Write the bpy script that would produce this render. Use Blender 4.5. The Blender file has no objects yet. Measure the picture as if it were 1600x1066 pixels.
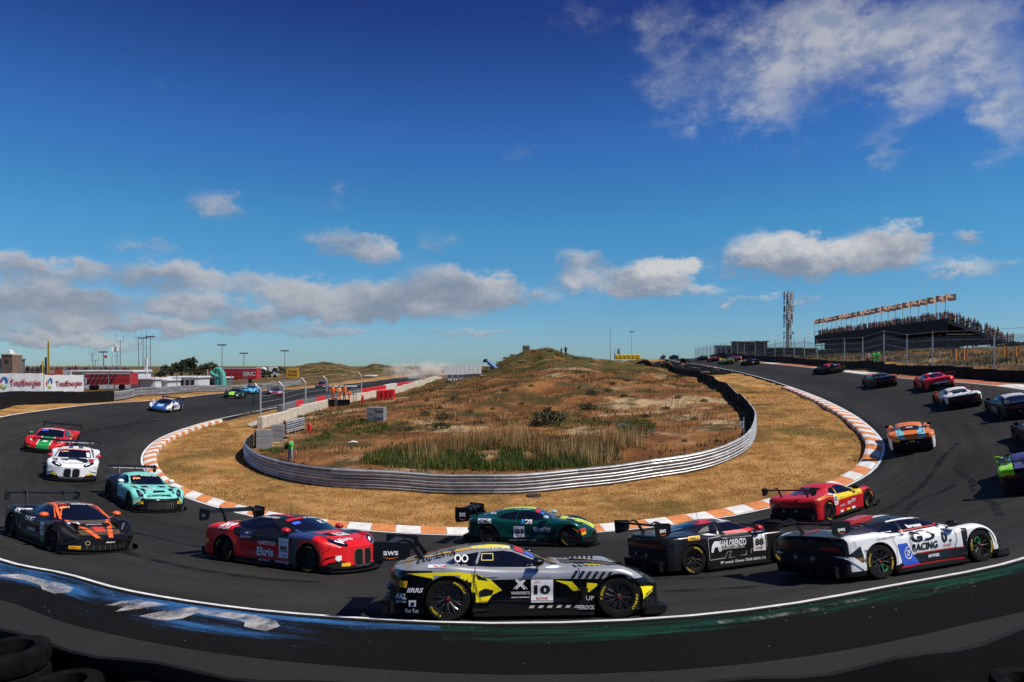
import bpy, bmesh, math, random
import numpy as np
from mathutils import Vector, Matrix
from mathutils.bvhtree import BVHTree
R = math.radians
random.seed(7); rng = np.random.default_rng(7)
SC = bpy.context.scene
COL = SC.collection

# ---------------------------------------------------------------- camera
F = 1101.0          # focal length in photo pixels (photo is 1600 wide)
ZC = 7.0            # eye height
HY = 572.0          # row of the horizon
cam_d = bpy.data.cameras.new('camera'); cam = bpy.data.objects.new('camera', cam_d); COL.objects.link(cam)
cam.location = (0, 0, ZC); cam.rotation_euler = (R(90), 0, 0)
cam_d.sensor_width = 36; cam_d.lens = F/1600*36
cam_d.shift_y = (HY-533)/1600; cam_d.clip_start = .1; cam_d.clip_end = 20000
SC.camera = cam

# ---------------------------------------------------------------- light
SUN_EL, SUN_AZ = R(54), R(108)      # azimuth clockwise from +Y
SUN = Vector((math.sin(SUN_AZ)*math.cos(SUN_EL), math.cos(SUN_AZ)*math.cos(SUN_EL), math.sin(SUN_EL)))
sl = bpy.data.lights.new('sun', 'SUN'); sl.energy = 5.0; sl.angle = R(.5); sl.color = (1, .95, .87)
so = bpy.data.objects.new('sun', sl); COL.objects.link(so)
so.rotation_euler = (-SUN).to_track_quat('-Z', 'Y').to_euler(); so.location = (30, -20, 60)
SC.view_settings.view_transform = 'Standard'; SC.view_settings.look = 'None'
SC.view_settings.exposure = 0.0; SC.view_settings.gamma = 1.0
SC.view_settings.use_curve_mapping = False
SC.cycles.use_denoising = True
SC.cycles.max_bounces = 6; SC.cycles.transparent_max_bounces = 12
SC.cycles.volume_bounces = 3; SC.cycles.caustics_reflective = False; SC.cycles.caustics_refractive = False

W = bpy.data.worlds.new('World'); SC.world = W; W.use_nodes = True
def build_world():
    nt = W.node_tree; nt.nodes.clear(); L = nt.links
    def N(t, **k):
        n = nt.nodes.new(t)
        for a, b in k.items(): setattr(n, a, b)
        return n
    def val(s, v):
        if isinstance(v, (int, float)): s.default_value = v
        elif isinstance(v, tuple): s.default_value = v
        else: L.new(v, s)
    def M(op, a, b=0.0, c=None, clamp=False):
        n = N('ShaderNodeMath', operation=op, use_clamp=clamp); val(n.inputs[0], a); val(n.inputs[1], b)
        if c is not None: val(n.inputs[2], c)
        return n.outputs[0]
    def SS(x, a, b, lo=0.0, hi=1.0):
        n = N('ShaderNodeMapRange', interpolation_type='SMOOTHSTEP')
        val(n.inputs[0], x); val(n.inputs[1], a); val(n.inputs[2], b); val(n.inputs[3], lo); val(n.inputs[4], hi)
        return n.outputs[0]
    def MIX(f, a, b):
        n = N('ShaderNodeMix', data_type='RGBA'); val(n.inputs[0], f); val(n.inputs[6], a); val(n.inputs[7], b); return n.outputs[2]
    def NOISE(v, scale, detail=6, rough=.6, lac=2.0):
        n = N('ShaderNodeTexNoise', noise_dimensions='3D'); val(n.inputs['Vector'], v); n.inputs['Scale'].default_value = scale
        n.inputs['Detail'].default_value = detail; n.inputs['Roughness'].default_value = rough; n.inputs['Lacunarity'].default_value = lac
        return n.outputs[0]
    sky = N('ShaderNodeTexSky', sky_type='NISHITA'); sky.sun_disc = False
    sky.sun_elevation = SUN_EL; sky.sun_rotation = SUN_AZ; sky.altitude = 0; sky.air_density = 1.0; sky.dust_density = .05; sky.ozone_density = 4.0
    hs = N('ShaderNodeHueSaturation'); hs.inputs['Saturation'].default_value = 1.22; hs.inputs['Value'].default_value = 1.5
    L.new(sky.outputs[0], hs.inputs['Color'])
    tc = N('ShaderNodeTexCoord'); D = tc.outputs['Generated']
    sp = N('ShaderNodeSeparateXYZ'); L.new(D, sp.inputs[0])
    az = M('ARCTAN2', sp.outputs[0], sp.outputs[1])
    el = M('ARCSINE', sp.outputs[2])
    # polarised look: the sky deepens with height
    mulc = N('ShaderNodeMix', data_type='RGBA', blend_type='MULTIPLY'); mulc.inputs[0].default_value = 1
    cmb = N('ShaderNodeValToRGB'); L.new(M('MULTIPLY', el, 2.0, clamp=True), cmb.inputs[0]); cr = cmb.color_ramp
    cr.elements[0].position = 0.0; cr.elements[0].color = (.30, .48, .74, 1); cr.elements[1].position = .92; cr.elements[1].color = (.26, .255, .52, 1)
    for p, c in ((.08, (.36, .54, .76, 1)), (.38, (.37, .72, .80, 1)), (.62, (.38, .58, .84, 1))): e = cr.elements.new(p); e.color = c
    L.new(hs.outputs[0], mulc.inputs[6]); L.new(cmb.outputs[0], mulc.inputs[7])
    skyc = mulc.outputs[2]
    # cloud field in azimuth / elevation
    q = N('ShaderNodeCombineXYZ'); L.new(az, q.inputs[0]); L.new(M('MULTIPLY', el, 1.5), q.inputs[1]); q.inputs[2].default_value = 3.7
    n1 = NOISE(q.outputs[0], 11.0, 7, .64)
    q2 = N('ShaderNodeVectorMath', operation='ADD'); L.new(q.outputs[0], q2.inputs[0]); q2.inputs[1].default_value = (5.2, 1.3, 8.8)
    n2 = NOISE(q2.outputs[0], 24.0, 5, .62)
    n3 = NOISE(q2.outputs[0], 3.0, 2, .5)
    azd = M('ADD', az, M('MULTIPLY', M('SUBTRACT', n2, .5), .12))
    eld = M('ADD', el, M('MULTIPLY', M('SUBTRACT', n2, .5), .055))
    P = N('ShaderNodeCombineXYZ'); L.new(azd, P.inputs[0]); L.new(eld, P.inputs[1])
    def layer(blobs, soft):
        tot = None; sh = None
        for (px, py, rx, ry, amp) in blobs:
            a = math.atan((px-800)/F); e = math.atan((HY-py)/math.hypot(F, px-800))
            ra = rx/F*math.cos(a)**2*1.1; re = ry/F*math.cos(a)*1.1
            n = N('ShaderNodeVectorMath', operation='SUBTRACT'); L.new(P.outputs[0], n.inputs[0]); n.inputs[1].default_value = (a, e, 0)
            m = N('ShaderNodeVectorMath', operation='MULTIPLY'); L.new(n.outputs[0], m.inputs[0]); m.inputs[1].default_value = (1/ra, 1/re, 0)
            l = N('ShaderNodeVectorMath', operation='LENGTH'); L.new(m.outputs[0], l.inputs[0])
            b = SS(l.outputs['Value'], 1.25, 0.0, 0.0, amp)
            sy = N('ShaderNodeVectorMath', operation='DOT_PRODUCT'); L.new(m.outputs[0], sy.inputs[0]); sy.inputs[1].default_value = (.35, 1, 0)
            tot = b if tot is None else M('ADD', tot, b)
            sh = M('MULTIPLY', b, sy.outputs['Value']) if sh is None else M('MULTIPLY_ADD', b, sy.outputs['Value'], sh)
        return tot, M('DIVIDE', sh, M('ADD', tot, .02))
    cum = [(1200,398,95,36,1.0),(1295,405,110,34,.9),(1390,378,72,34,1.0),(1385,402,90,22,.7),(1503,375,26,18,.6),
           (905,408,55,26,.6),(1000,432,70,26,1.0),(1065,428,38,20,.8),(1030,455,130,16,.6),(900,440,50,18,.5),
           (480,466,62,32,1.0),(585,465,74,30,.9),(700,446,90,36,1.05),(775,462,85,28,.85),(640,484,120,20,.7),(510,494,80,18,.6),
           (300,478,80,26,.85),(130,472,110,28,.8),(20,470,80,26,.7),(400,497,50,18,.8),(260,430,120,26,.8),(90,425,90,20,.6),(20,410,70,22,.6),
           (540,378,70,26,.62),(585,400,50,18,.5),(335,322,66,24,.42),(215,318,30,18,.22),(520,325,30,20,.22),(535,296,34,18,.26),
           (690,380,50,22,.28),(120,503,150,20,.75),(330,515,170,13,.65),(50,452,110,24,.55),(400,445,60,20,.4),(520,520,90,10,.55),(690,520,90,8,.4),(40,530,120,14,.6),(180,540,120,9,.5),
           (1490,425,70,18,.4),(1560,415,40,16,.3),(815,238,44,26,.24),(1150,475,60,10,.4),(1260,470,40,8,.45),(230,385,60,16,.3),(770,520,40,6,.4),(280,468,420,58,.17),(720,474,300,44,.16),(60,520,260,26,.25)]
    ct, cs = layer(cum, 1)
    wis = [(1240,110,120,75,.62),(1330,60,170,60,.62),(1060,140,75,55,.40),(1180,170,90,45,.5),(1440,40,120,50,.5),(1580,175,70,75,.72),(1560,60,80,80,.45),
           (1375,238,42,36,.46),(1130,30,150,45,.36),(960,20,120,40,.2),(1000,90,60,50,.2),(1420,150,60,50,.34),(1240,225,26,30,.22),(250,130,70,22,.10),(1290,20,120,40,.5),(1480,110,90,60,.28),(1270,100,300,120,.10),(1530,130,190,150,.12),(1080,150,160,70,.12)]
    wt, ws_ = layer(wis, 1)
    # beyond the frame the cloud goes on as the same broken field
    out = SS(M('ABSOLUTE', az), .66, .95)
    low = SS(el, .42, .16)
    gen = M('MULTIPLY', M('MULTIPLY', out, SS(n3, .48, .70)), M('MULTIPLY_ADD', low, .45, .35))
    cd = SS(M('ADD', M('MULTIPLY', M('ADD', ct, gen), 1.85), M('MULTIPLY', M('SUBTRACT', n1, .5), 2.3)), .06, 1.55)
    wd = SS(M('ADD', wt, M('MULTIPLY', M('SUBTRACT', n1, .5), 2.0)), .06, 1.25, 0, .74)
    gate = M('MINIMUM', M('MULTIPLY', M('ADD', ct, gen), 3.5), 1.0)
    cd = M('MULTIPLY', cd, gate)
    up = SS(el, -.01, .012); cd = M('MULTIPLY', M('MULTIPLY', cd, .88), up)
    wd = M('MULTIPLY', wd, M('MINIMUM', M('MULTIPLY', wt, 4.0), 1.0))
    shade = SS(M('ADD', cs, M('MULTIPLY', M('SUBTRACT', n1, .5), 3.2)), -.75, 1.0)
    right = SS(az, -.35, .45, .55, 1.0)
    shade = M('MULTIPLY', shade, right)
    ccol = MIX(shade, (2.9, 3.3, 4.2, 1), (9.0, 8.7, 8.4, 1))
    wcol = MIX(SS(n2, .38, .62), (4.0, 4.7, 5.9, 1), (6.9, 7.0, 7.2, 1))
    c1 = MIX(wd, skyc, wcol)
    c2 = MIX(cd, c1, ccol)
    bg = N('ShaderNodeBackground'); L.new(c2, bg.inputs[0]); bg.inputs[1].default_value = .08
    o = N('ShaderNodeOutputWorld'); L.new(bg.outputs[0], o.inputs[0])
    W.cycles.sampling_method = 'MANUAL'; W.cycles.sample_map_resolution = 512
build_world()

# ---------------------------------------------------------------- helpers
def at(px, py, d):
    return Vector(((px-800)/F*d, d, ZC-(py-HY)/F*d))
def pix(p):
    return (800+p[0]/p[1]*F, HY-(p[2]-ZC)/p[1]*F)

MATS = {}
def mat(name, col, rough=.6, metal=0.0, coat=0.0, noise=0.0, nscale=8.0, bump=0.0, bscale=40.0, emit=0.0, spec=.5, alpha=1.0):
    if name in MATS: return MATS[name]
    m = bpy.data.materials.new(name); m.use_nodes = True; nt = m.node_tree; L = nt.links
    b = nt.nodes['Principled BSDF']; c = tuple(col)+(1,)
    b.inputs['Base Color'].default_value = c; b.inputs['Roughness'].default_value = rough; b.inputs['Metallic'].default_value = metal
    b.inputs['Coat Weight'].default_value = coat; b.inputs['Coat Roughness'].default_value = .06; b.inputs['Specular IOR Level'].default_value = spec
    if emit: b.inputs['Emission Color'].default_value = c; b.inputs['Emission Strength'].default_value = emit
    if alpha < 1: b.inputs['Alpha'].default_value = alpha
    if noise or bump:
        tc = nt.nodes.new('ShaderNodeTexCoord')
    if noise:
        n = nt.nodes.new('ShaderNodeTexNoise'); n.inputs['Scale'].default_value = nscale; n.inputs['Detail'].default_value = 6; L.new(tc.outputs['Object'], n.inputs['Vector'])
        mr = nt.nodes.new('ShaderNodeMapRange'); mr.inputs[1].default_value = .3; mr.inputs[2].default_value = .7; mr.inputs[3].default_value = 1-noise; mr.inputs[4].default_value = 1+noise
        L.new(n.outputs[0], mr.inputs[0])
        mx = nt.nodes.new('ShaderNodeMix'); mx.data_type = 'RGBA'; mx.blend_type = 'MULTIPLY'; mx.inputs[0].default_value = 1
        mx.inputs[6].default_value = c; L.new(mr.outputs[0], mx.inputs[7]); L.new(mx.outputs[2], b.inputs['Base Color'])
    if bump:
        n2 = nt.nodes.new('ShaderNodeTexNoise'); n2.inputs['Scale'].default_value = bscale; n2.inputs['Detail'].default_value = 5; L.new(tc.outputs['Object'], n2.inputs['Vector'])
        bp = nt.nodes.new('ShaderNodeBump'); bp.inputs['Strength'].default_value = bump; bp.inputs['Distance'].default_value = .02
        L.new(n2.outputs[0], bp.inputs['Height']); L.new(bp.outputs[0], b.inputs['Normal'])
    MATS[name] = m
    return m

class MB:
    """collects geometry, then links it as ONE mesh object"""
    def __init__(s): s.v = []; s.f = []; s.mi = []
    def add(s, vs, fs, mi=0):
        o = len(s.v); s.v += [tuple(v) for v in vs]; s.f += [tuple(i+o for i in f) for f in fs]; s.mi += [mi]*len(fs); return s
    def box(s, c, d, rz=0, mi=0, taper=1.0):
        cx, cy, cz = c; dx, dy, dz = d[0]/2, d[1]/2, d[2]/2; ca, sa = math.cos(rz), math.sin(rz); vs = []
        for z, t in ((-dz, 1.0), (dz, taper)):
            for x, y in ((-dx, -dy), (dx, -dy), (dx, dy), (-dx, dy)):
                x *= t; y *= t; vs.append((cx+x*ca-y*sa, cy+x*sa+y*ca, cz+z))
        return s.add(vs, [(0,3,2,1),(4,5,6,7),(0,1,5,4),(1,2,6,5),(2,3,7,6),(3,0,4,7)], mi)
    def bbox(s, c, d, b=.02, rz=0, mi=0):
        """box with chamfered vertical and top edges"""
        cx, cy, cz = c; dx, dy, dz = d[0]/2, d[1]/2, d[2]/2; ca, sa = math.cos(rz), math.sin(rz)
        def ring(z, i):
            x, y = dx-i, dy-i
            pts = [(-x+b,-y),(x-b,-y),(x,-y+b),(x,y-b),(x-b,y),(-x+b,y),(-x,y-b),(-x,-y+b)]
            return [(cx+p*ca-q*sa, cy+p*sa+q*ca, cz+z) for p, q in pts]
        vs = ring(-dz, 0)+ring(dz-b, 0)+ring(dz, b); n = 8; fs = [tuple(range(n-1, -1, -1)), tuple(range(2*n, 3*n))]
        for k in range(2):
            for i in range(n): j = (i+1) % n; fs.append((k*n+i, k*n+j, (k+1)*n+j, (k+1)*n+i))
        return s.add(vs, fs, mi)
    def tube(s, pts, r, n=8, mi=0, cap=True):
        pts = [Vector(p) for p in pts]; m = len(pts); rs = r if isinstance(r, (list, tuple)) else [r]*m; vs = []; fs = []
        for i, p in enumerate(pts):
            t = (pts[min(i+1, m-1)]-pts[max(i-1, 0)]).normalized()
            a = t.cross(Vector((0, 0, 1)) if abs(t.z) < .95 else Vector((1, 0, 0))).normalized(); b = t.cross(a)
            for k in range(n):
                an = 2*math.pi*k/n; vs.append(p+(a*math.cos(an)+b*math.sin(an))*rs[i])
        for i in range(m-1):
            for k in range(n): j = (k+1) % n; fs.append((i*n+k, i*n+j, (i+1)*n+j, (i+1)*n+k))
        if cap: fs += [tuple(range(n-1, -1, -1)), tuple(range((m-1)*n, m*n))]
        return s.add(vs, fs, mi)
    def lathe(s, prof, c=(0,0,0), axis='y', n=24, mi=0):
        """prof: (radius, axial) pairs"""
        vs = []; fs = []; m = len(prof)
        for k in range(n):
            an = 2*math.pi*k/n; ca, sa = math.cos(an), math.sin(an)
            for r, h in prof:
                p = (r*ca, h, r*sa) if axis == 'y' else ((r*ca, r*sa, h) if axis == 'z' else (h, r*ca, r*sa))
                vs.append((p[0]+c[0], p[1]+c[1], p[2]+c[2]))
        for k in range(n):
            j = (k+1) % n
            for i in range(m-1): fs.append((k*m+i, k*m+i+1, j*m+i+1, j*m+i))
        return s.add(vs, fs, mi)
    def prism(s, poly, h0, h1, plane='xy', mi=0):
        """poly extruded from h0 to h1 along the remaining axis"""
        n = len(poly)
        def P(a, b, h): return {'xy': (a, b, h), 'xz': (a, h, b), 'yz': (h, a, b)}[plane]
        vs = [P(a, b, h0) for a, b in poly]+[P(a, b, h1) for a, b in poly]
        fs = [tuple(range(n-1, -1, -1)), tuple(range(n, 2*n))]+[(i, (i+1) % n, n+(i+1) % n, n+i) for i in range(n)]
        return s.add(vs, fs, mi)
    def grid(s, rows, mi=0, close=False):
        n = len(rows[0]); vs = [p for r in rows for p in r]; fs = []
        for i in range(len(rows)-1):
            for k in range(n-1): fs.append((i*n+k, i*n+k+1, (i+1)*n+k+1, (i+1)*n+k))
            if close: fs.append((i*n+n-1, i*n, (i+1)*n, (i+1)*n+n-1))
        return s.add(vs, fs, mi)
    def mesh(s, name, mats, smooth=False, fix=True):
        me = bpy.data.meshes.new(name); me.from_pydata(s.v, [], s.f)
        for m in (mats if isinstance(mats, (list, tuple)) else [mats]): me.materials.append(m)
        if len(me.materials) > 1: me.polygons.foreach_set('material_index', s.mi)
        if fix:
            bm = bmesh.new(); bm.from_mesh(me); bmesh.ops.recalc_face_normals(bm, faces=bm.faces); bm.to_mesh(me); bm.free()
        if smooth:
            me.polygons.foreach_set('use_smooth', [True]*len(me.polygons))
            if smooth != 'all': me.set_sharp_from_angle(angle=R(smooth if not isinstance(smooth, bool) else 38))
        return me
    def build(s, name, mats, parent=None, smooth=False, fix=True):
        return link(name, s.mesh(name, mats, smooth, fix), parent)

def link(name, me, parent=None):
    o = bpy.data.objects.new(name, me); COL.objects.link(o)
    if parent: o.parent = parent
    return o
def tag(o, label=None, cat=None, group=None, kind=None):
    if label: o['label'] = label
    if cat: o['category'] = cat
    if group: o['group'] = group
    if kind: o['kind'] = kind
    return o
def thing(name, label, cat, loc=(0,0,0), rz=0, group=None):
    o = bpy.data.objects.new(name, None); COL.objects.link(o); o.location = loc; o.rotation_euler = (0, 0, rz); o.empty_display_size = .2
    return tag(o, label, cat, group)
def struct(o): o['kind'] = 'structure'; return o
def copy_tree(o, parent=None):
    c = o.copy(); COL.objects.link(c); c.parent = parent
    for ch in list(o.children): copy_tree(ch, c)
    return c

def crom(pts, n):
    """Catmull-Rom through 3D points, n samples per span"""
    P = [Vector(p) for p in pts]; out = []
    for i in range(len(P)-1):
        p0 = P[i-1] if i else P[0]*2-P[1]; p1, p2 = P[i], P[i+1]; p3 = P[i+2] if i+2 < len(P) else P[-1]*2-P[-2]
        d1, d2, d3 = max((p1-p0).length, 1e-6)**.5, max((p2-p1).length, 1e-6)**.5, max((p3-p2).length, 1e-6)**.5
        m1 = (p1-p0)/d1-(p2-p0)/(d1+d2)+(p2-p1)/d2; m2 = (p2-p1)/d2-(p3-p1)/(d2+d3)+(p3-p2)/d3
        m1 = m1*d2; m2 = m2*d2
        for k in range(n):
            t = k/n; t2 = t*t; t3 = t2*t
            out.append(p1*(2*t3-3*t2+1)+m1*(t3-2*t2+t)+p2*(-2*t3+3*t2)+m2*(t3-t2))
    out.append(P[-1]); return out
def resample(pts, n):
    s = [0]
    for a, b in zip(pts, pts[1:]): s.append(s[-1]+(b-a).length)
    out = []; j = 0
    for k in range(n):
        t = s[-1]*k/(n-1)
        while j < len(s)-2 and s[j+1] < t: j += 1
        u = (t-s[j])/max(s[j+1]-s[j], 1e-9); out.append(pts[j].lerp(pts[j+1], u))
    return out
def plen(pts): return sum((b-a).length for a, b in zip(pts, pts[1:]))

_ORD = 'first second third fourth fifth sixth seventh eighth ninth tenth eleventh twelfth thirteenth fourteenth fifteenth sixteenth seventeenth eighteenth nineteenth'.split()
def ordinal(n):
    """1 -> first, 21 -> twenty first"""
    if n <= 19: return _ORD[n-1]
    t = {2: ('twentieth', 'twenty'), 3: ('thirtieth', 'thirty'), 4: ('fortieth', 'forty'), 5: ('fiftieth', 'fifty'), 6: ('sixtieth', 'sixty')}[n//10]
    return t[0] if n % 10 == 0 else t[1]+' '+_ORD[n % 10-1]
# ---------------------------------------------------------------- the track
in_px = [(690,588.5,240),(660,592,190),(620,600,150),(560,612,118),(480,628,92),(400,643,74.4),(330,658,63.4),(262,680,51.5),(232,700,44.3),(224,722,38.9),
         (249,757,33.3),(290,776,31.3),(395,806,28.2),(480,820,27.1),(590,830,26.2),(700,835.5,25.8)]
in_px2 = [(700,835.5,25.8),(820,835.5,25.8),(950,830,26.2),(1128,808,28.0),(1201,793,28.9),(1270,775,30.2),(1329,755,31.9),(1366,730,33.8),(1378,698,36.7),(1369,680,39.8),
          (1344,657,45.3),(1315,639,51.8),(1270,618,63.4),(1198,593,89),(1156,582,110),(1094,570,150),(1062,566,180),(1035,561,215)]
INN = in_px+in_px2[1:]
inner = crom([at(*p) for p in INN]+[Vector((52, 260, ZC+1.2)), Vector((58, 320, ZC-2.5))], 10)
apex_i = (len(in_px)-1)*10
outer_pts = [at(680,583.5,250), at(640,588,205), at(560,598,160), at(470,607.6,130), at(345,614.5,98), at(250,625,78), at(156,631,65), at(78,639.7,54), at(0,651.4,46),
             Vector((-31.5, 37.5, ZC-3.7)), Vector((-25.5, 28.5, ZC-4.25)), Vector((-18, 21.5, ZC-4.62)), at(0,875.5,17.05), at(100,897,15.6), at(200,924,13.9), at(400,954,12.25), at(600,969,11.5), at(770,975,11.2)]
outer_pts2 = [at(770,975,11.2), at(1000,969,11.4), at(1200,950,12.1), at(1400,915,13.3), at(1600,874,14.8), Vector((17.5, 19.3, ZC-3.75)), Vector((24.5, 25.8, ZC-3.1)), Vector((30, 34.5, ZC-2.3)),
              at(1600,608.7,46), at(1518,599,54), at(1405,590.7,68), at(1324,581.7,84), at(1280,576,96), at(1194,567.5,130), at(1130,562.5,168), at(1090,559.5,215), Vector((64, 260, ZC+1.2)), Vector((72, 320, ZC-2.5))]
outer = crom(outer_pts+outer_pts2[1:], 10)
apex_o = (len(outer_pts)-1)*10
NS = 300
I3 = resample(inner[:apex_i+1], NS)[:-1]+resample(inner[apex_i:], NS)
O3 = resample(outer[:apex_o+1], NS)[:-1]+resample(outer[apex_o:], NS)
NT = len(I3); MID = NS-1
NV = 12
def track_pt(i, v):
    p = I3[i].lerp(O3[i], v); p.z -= .16*math.sin(math.pi*v)*1.0   # slightly dished banking
    return p
trk = MB(); rows = [[track_pt(i, v/NV) for v in range(NV+1)] for i in range(NT)]
# a skirt on either side that dips into the ground
for i in range(NT):
    dv = (O3[i]-I3[i]); dv.z = 0; dv.normalize()
    rows[i] = [I3[i]-dv*.25+Vector((0,0,-.35))]+rows[i]+[O3[i]+dv*.25+Vector((0,0,-.35))]
trk.grid(rows)
TRACK_BVH = BVHTree.FromPolygons([Vector(v) for v in trk.v], trk.f)
def ray_track(px, py):
    o = Vector((0, 0, ZC)); d = (at(px, py, 1)-o).normalized()
    h = TRACK_BVH.ray_cast(o, d)
    return (h[0], h[1]) if h[0] is not None else ray_track(px, py+.4)

def asphalt(name, base, tint=(1,1,1), marks=True, rough=.85, spec=.15):
    m = bpy.data.materials.new(name); m.use_nodes = True; nt = m.node_tree; L = nt.links; b = nt.nodes['Principled BSDF']
    def N(t): return nt.nodes.new(t)
    tc = N('ShaderNodeTexCoord'); co = tc.outputs['Object']
    def noise(scale, det, vec=co, rough=.6):
        n = N('ShaderNodeTexNoise'); n.inputs['Scale'].default_value = scale; n.inputs['Detail'].default_value = det; n.inputs['Roughness'].default_value = rough; L.new(vec, n.inputs['Vector']); return n.outputs[0]
    def mr(x, a, b_, c, d):
        n = N('ShaderNodeMapRange'); L.new(x, n.inputs[0]); n.inputs[1].default_value = a; n.inputs[2].default_value = b_; n.inputs[3].default_value = c; n.inputs[4].default_value = d; return n.outputs[0]
    def mul(a, c):
        n = N('ShaderNodeMath'); n.operation = 'MULTIPLY'; L.new(a, n.inputs[0])
        if isinstance(c, float): n.inputs[1].default_value = c
        else: L.new(c, n.inputs[1])
        return n.outputs[0]
    v = mul(mr(noise(.22, 4), .3, .7, .82, 1.18), mr(noise(60, 3), .3, .7, .72, 1.30))
    v = mul(v, mr(noise(9, 5), .3, .7, .9, 1.1))
    if marks:
        uv = N('ShaderNodeUVMap'); uv.uv_map = 'UVMap'
        mp = N('ShaderNodeMapping'); mp.inputs['Scale'].default_value = (3.0, 26, 1); L.new(uv.outputs[0], mp.inputs[0])
        s1 = noise(1.0, 5, mp.outputs[0], .65)
        mp2 = N('ShaderNodeMapping'); mp2.inputs['Scale'].default_value = (9.0, 90, 1); L.new(uv.outputs[0], mp2.inputs[0])
        s2 = noise(1.0, 4, mp2.outputs[0], .7)
        su = N('ShaderNodeSeparateXYZ'); L.new(uv.outputs[0], su.inputs[0]); dd = N('ShaderNodeMath'); dd.operation = 'SUBTRACT'; L.new(su.outputs[1], dd.inputs[0]); dd.inputs[1].default_value = .42
        ab = N('ShaderNodeMath'); ab.operation = 'ABSOLUTE'; L.new(dd.outputs[0], ab.inputs[0]); wv = N('ShaderNodeMath'); wv.operation = 'MULTIPLY_ADD'; L.new(s1, wv.inputs[0]); wv.inputs[1].default_value = .25; L.new(ab.outputs[0], wv.inputs[2])
        v = mul(v, mr(wv.outputs[0], .12, .40, .74, 1.14))
        v = mul(v, mr(s1, .32, .68, .78, 1.22)); v = mul(v, mr(s2, .35, .65, .88, 1.12))
    cr = N('ShaderNodeMix'); cr.data_type = 'RGBA'; cr.blend_type = 'MULTIPLY'; cr.inputs[0].default_value = 1
    cr.inputs[6].default_value = (base*tint[0], base*tint[1], base*tint[2], 1); L.new(v, cr.inputs[7]); L.new(cr.outputs[2], b.inputs['Base Color'])
    b.inputs['Roughness'].default_value = rough; b.inputs['Specular IOR Level'].default_value = spec
    bp = N('ShaderNodeBump'); bp.inputs['Strength'].default_value = .5; bp.inputs['Distance'].default_value = .006; L.new(noise(140, 3), bp.inputs['Height']); L.new(bp.outputs[0], b.inputs['Normal'])
    return m
M_ASPH = asphalt('track_asphalt', .0225, (1.0, .95, .84))
M_ASPH2 = asphalt('apron_asphalt', .021, (1.0, .90, .78), marks=False)
M_ASPHD = asphalt('dark_asphalt', .0075, (1.0, .97, .95), marks=False, rough=.9, spec=.04)
def uv_strip(o, nu, nv, skip=0):
    me = o.data; uv = me.uv_layers.new(name='UVMap'); n = nv
    for p in me.polygons:
        for li in p.loop_indices:
            vi = me.loops[li].vertex_index; uv.data[li].uv = ((vi//n)/(nu-1)*20, (vi % n)/(n-1))
track = struct(trk.build('race_track', M_ASPH, smooth='all', fix=False)); uv_strip(track, NT, NV+3)

def strip_curve(fn, lo, hi, i0, i1, dz, nacross=1):
    """sheet between lateral offsets lo..hi (metres) given by fn(i, off)"""
    return [[fn(i, lo+(hi-lo)*k/nacross)+Vector((0,0,dz)) for k in range(nacross+1)] for i in range(i0, i1)]
WID = [(O3[i]-I3[i]).length for i in range(NT)]
def off_in(i, o):   # o metres from the inner edge towards the track (negative: towards the infield)
    return track_pt(i, o/WID[i]) if o >= 0 else I3[i]+(I3[i]-O3[i]).normalized()*(-o)
def off_out(i, o):  # o metres inside the outer edge, negative: outside on the flat extension
    if o >= 0: return track_pt(i, 1-o/WID[i])
    d = (O3[i]-I3[i]); d.z = d.z*.25; d.normalize(); return O3[i]+d*(-o)
def worn_white(name='white_line_paint'):
    return mat(name, (.74, .74, .72), .6, noise=.18, nscale=3.0)
M_WHITE = worn_white()
m = MB(); m.grid(strip_curve(off_in, .02, .20, 0, NT, .005)); o = struct(m.build('white_edge_line', M_WHITE, fix=False))
m = MB(); m.grid(strip_curve(off_out, .0, .13, 0, NT, .005)); o = struct(m.build('white_edge_line', M_WHITE, fix=False))

# ---- inner kerb: blocks painted orange and white in turn
sI = [0.0]
for a, b in zip(I3, I3[1:]): sI.append(sI[-1]+(b-a).length)
def samp_in(s, o):
    lo, hi = 0, NT-1
    while hi-lo > 1:
        md = (lo+hi)//2
        if sI[md] <= s: lo = md
        else: hi = md
    u = (s-sI[lo])/max(1e-6, sI[hi]-sI[lo]); return off_in(lo, o).lerp(off_in(hi, o), u)
iL = min(range(MID), key=lambda i: (I3[i]-at(330,658,63.4)).length); iR = min(range(MID, NT), key=lambda i: (I3[i]-at(1236,604,74)).length)
sL, sR = sI[iL], sI[iR]; BL = 0.98; nb = int((sR-sL)/BL)
M_KO = mat('kerb_orange', (.62, .22, .065), .7, noise=.22, nscale=2.5, bump=.3, bscale=30); M_KW = mat('kerb_white', (.70, .68, .63), .7, noise=.16, nscale=2.5, bump=.3, bscale=30)
M_KR = mat('kerb_red', (.45, .06, .04), .7, noise=.2, nscale=3)
kerb = struct(bpy.data.objects.new('kerb', None)); COL.objects.link(kerb)
for k in range(nb):
    m = MB(); s0, s1 = sL+k*BL, sL+(k+1)*BL-.012
    wd = 1.02
    rws = []
    for t in (0, .5, 1):
        s = s0+(s1-s0)*t; a, b, c, d = samp_in(s, -.02), samp_in(s, -.30), samp_in(s, -.30-wd*.6), samp_in(s, -wd-.1)
        z = a.z
        rws.append([(a.x, a.y, z-.12), (a.x, a.y, z+.012), (b.x, b.y, z+.055), (c.x, c.y, z+.075), (d.x, d.y, z+.03), (d.x, d.y, z-.2)])
    m.grid(rws); m.add([rws[0][j] for j in range(6)], [tuple(range(6))]); m.add([rws[2][j] for j in range(6)], [tuple(range(6))])
    mt = M_KO if k % 2 else M_KW
    if k >= nb-9 and k % 2 == 1 and k < nb-4: mt = M_KR
    m.build('kerb_block', mt, kerb)
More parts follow.
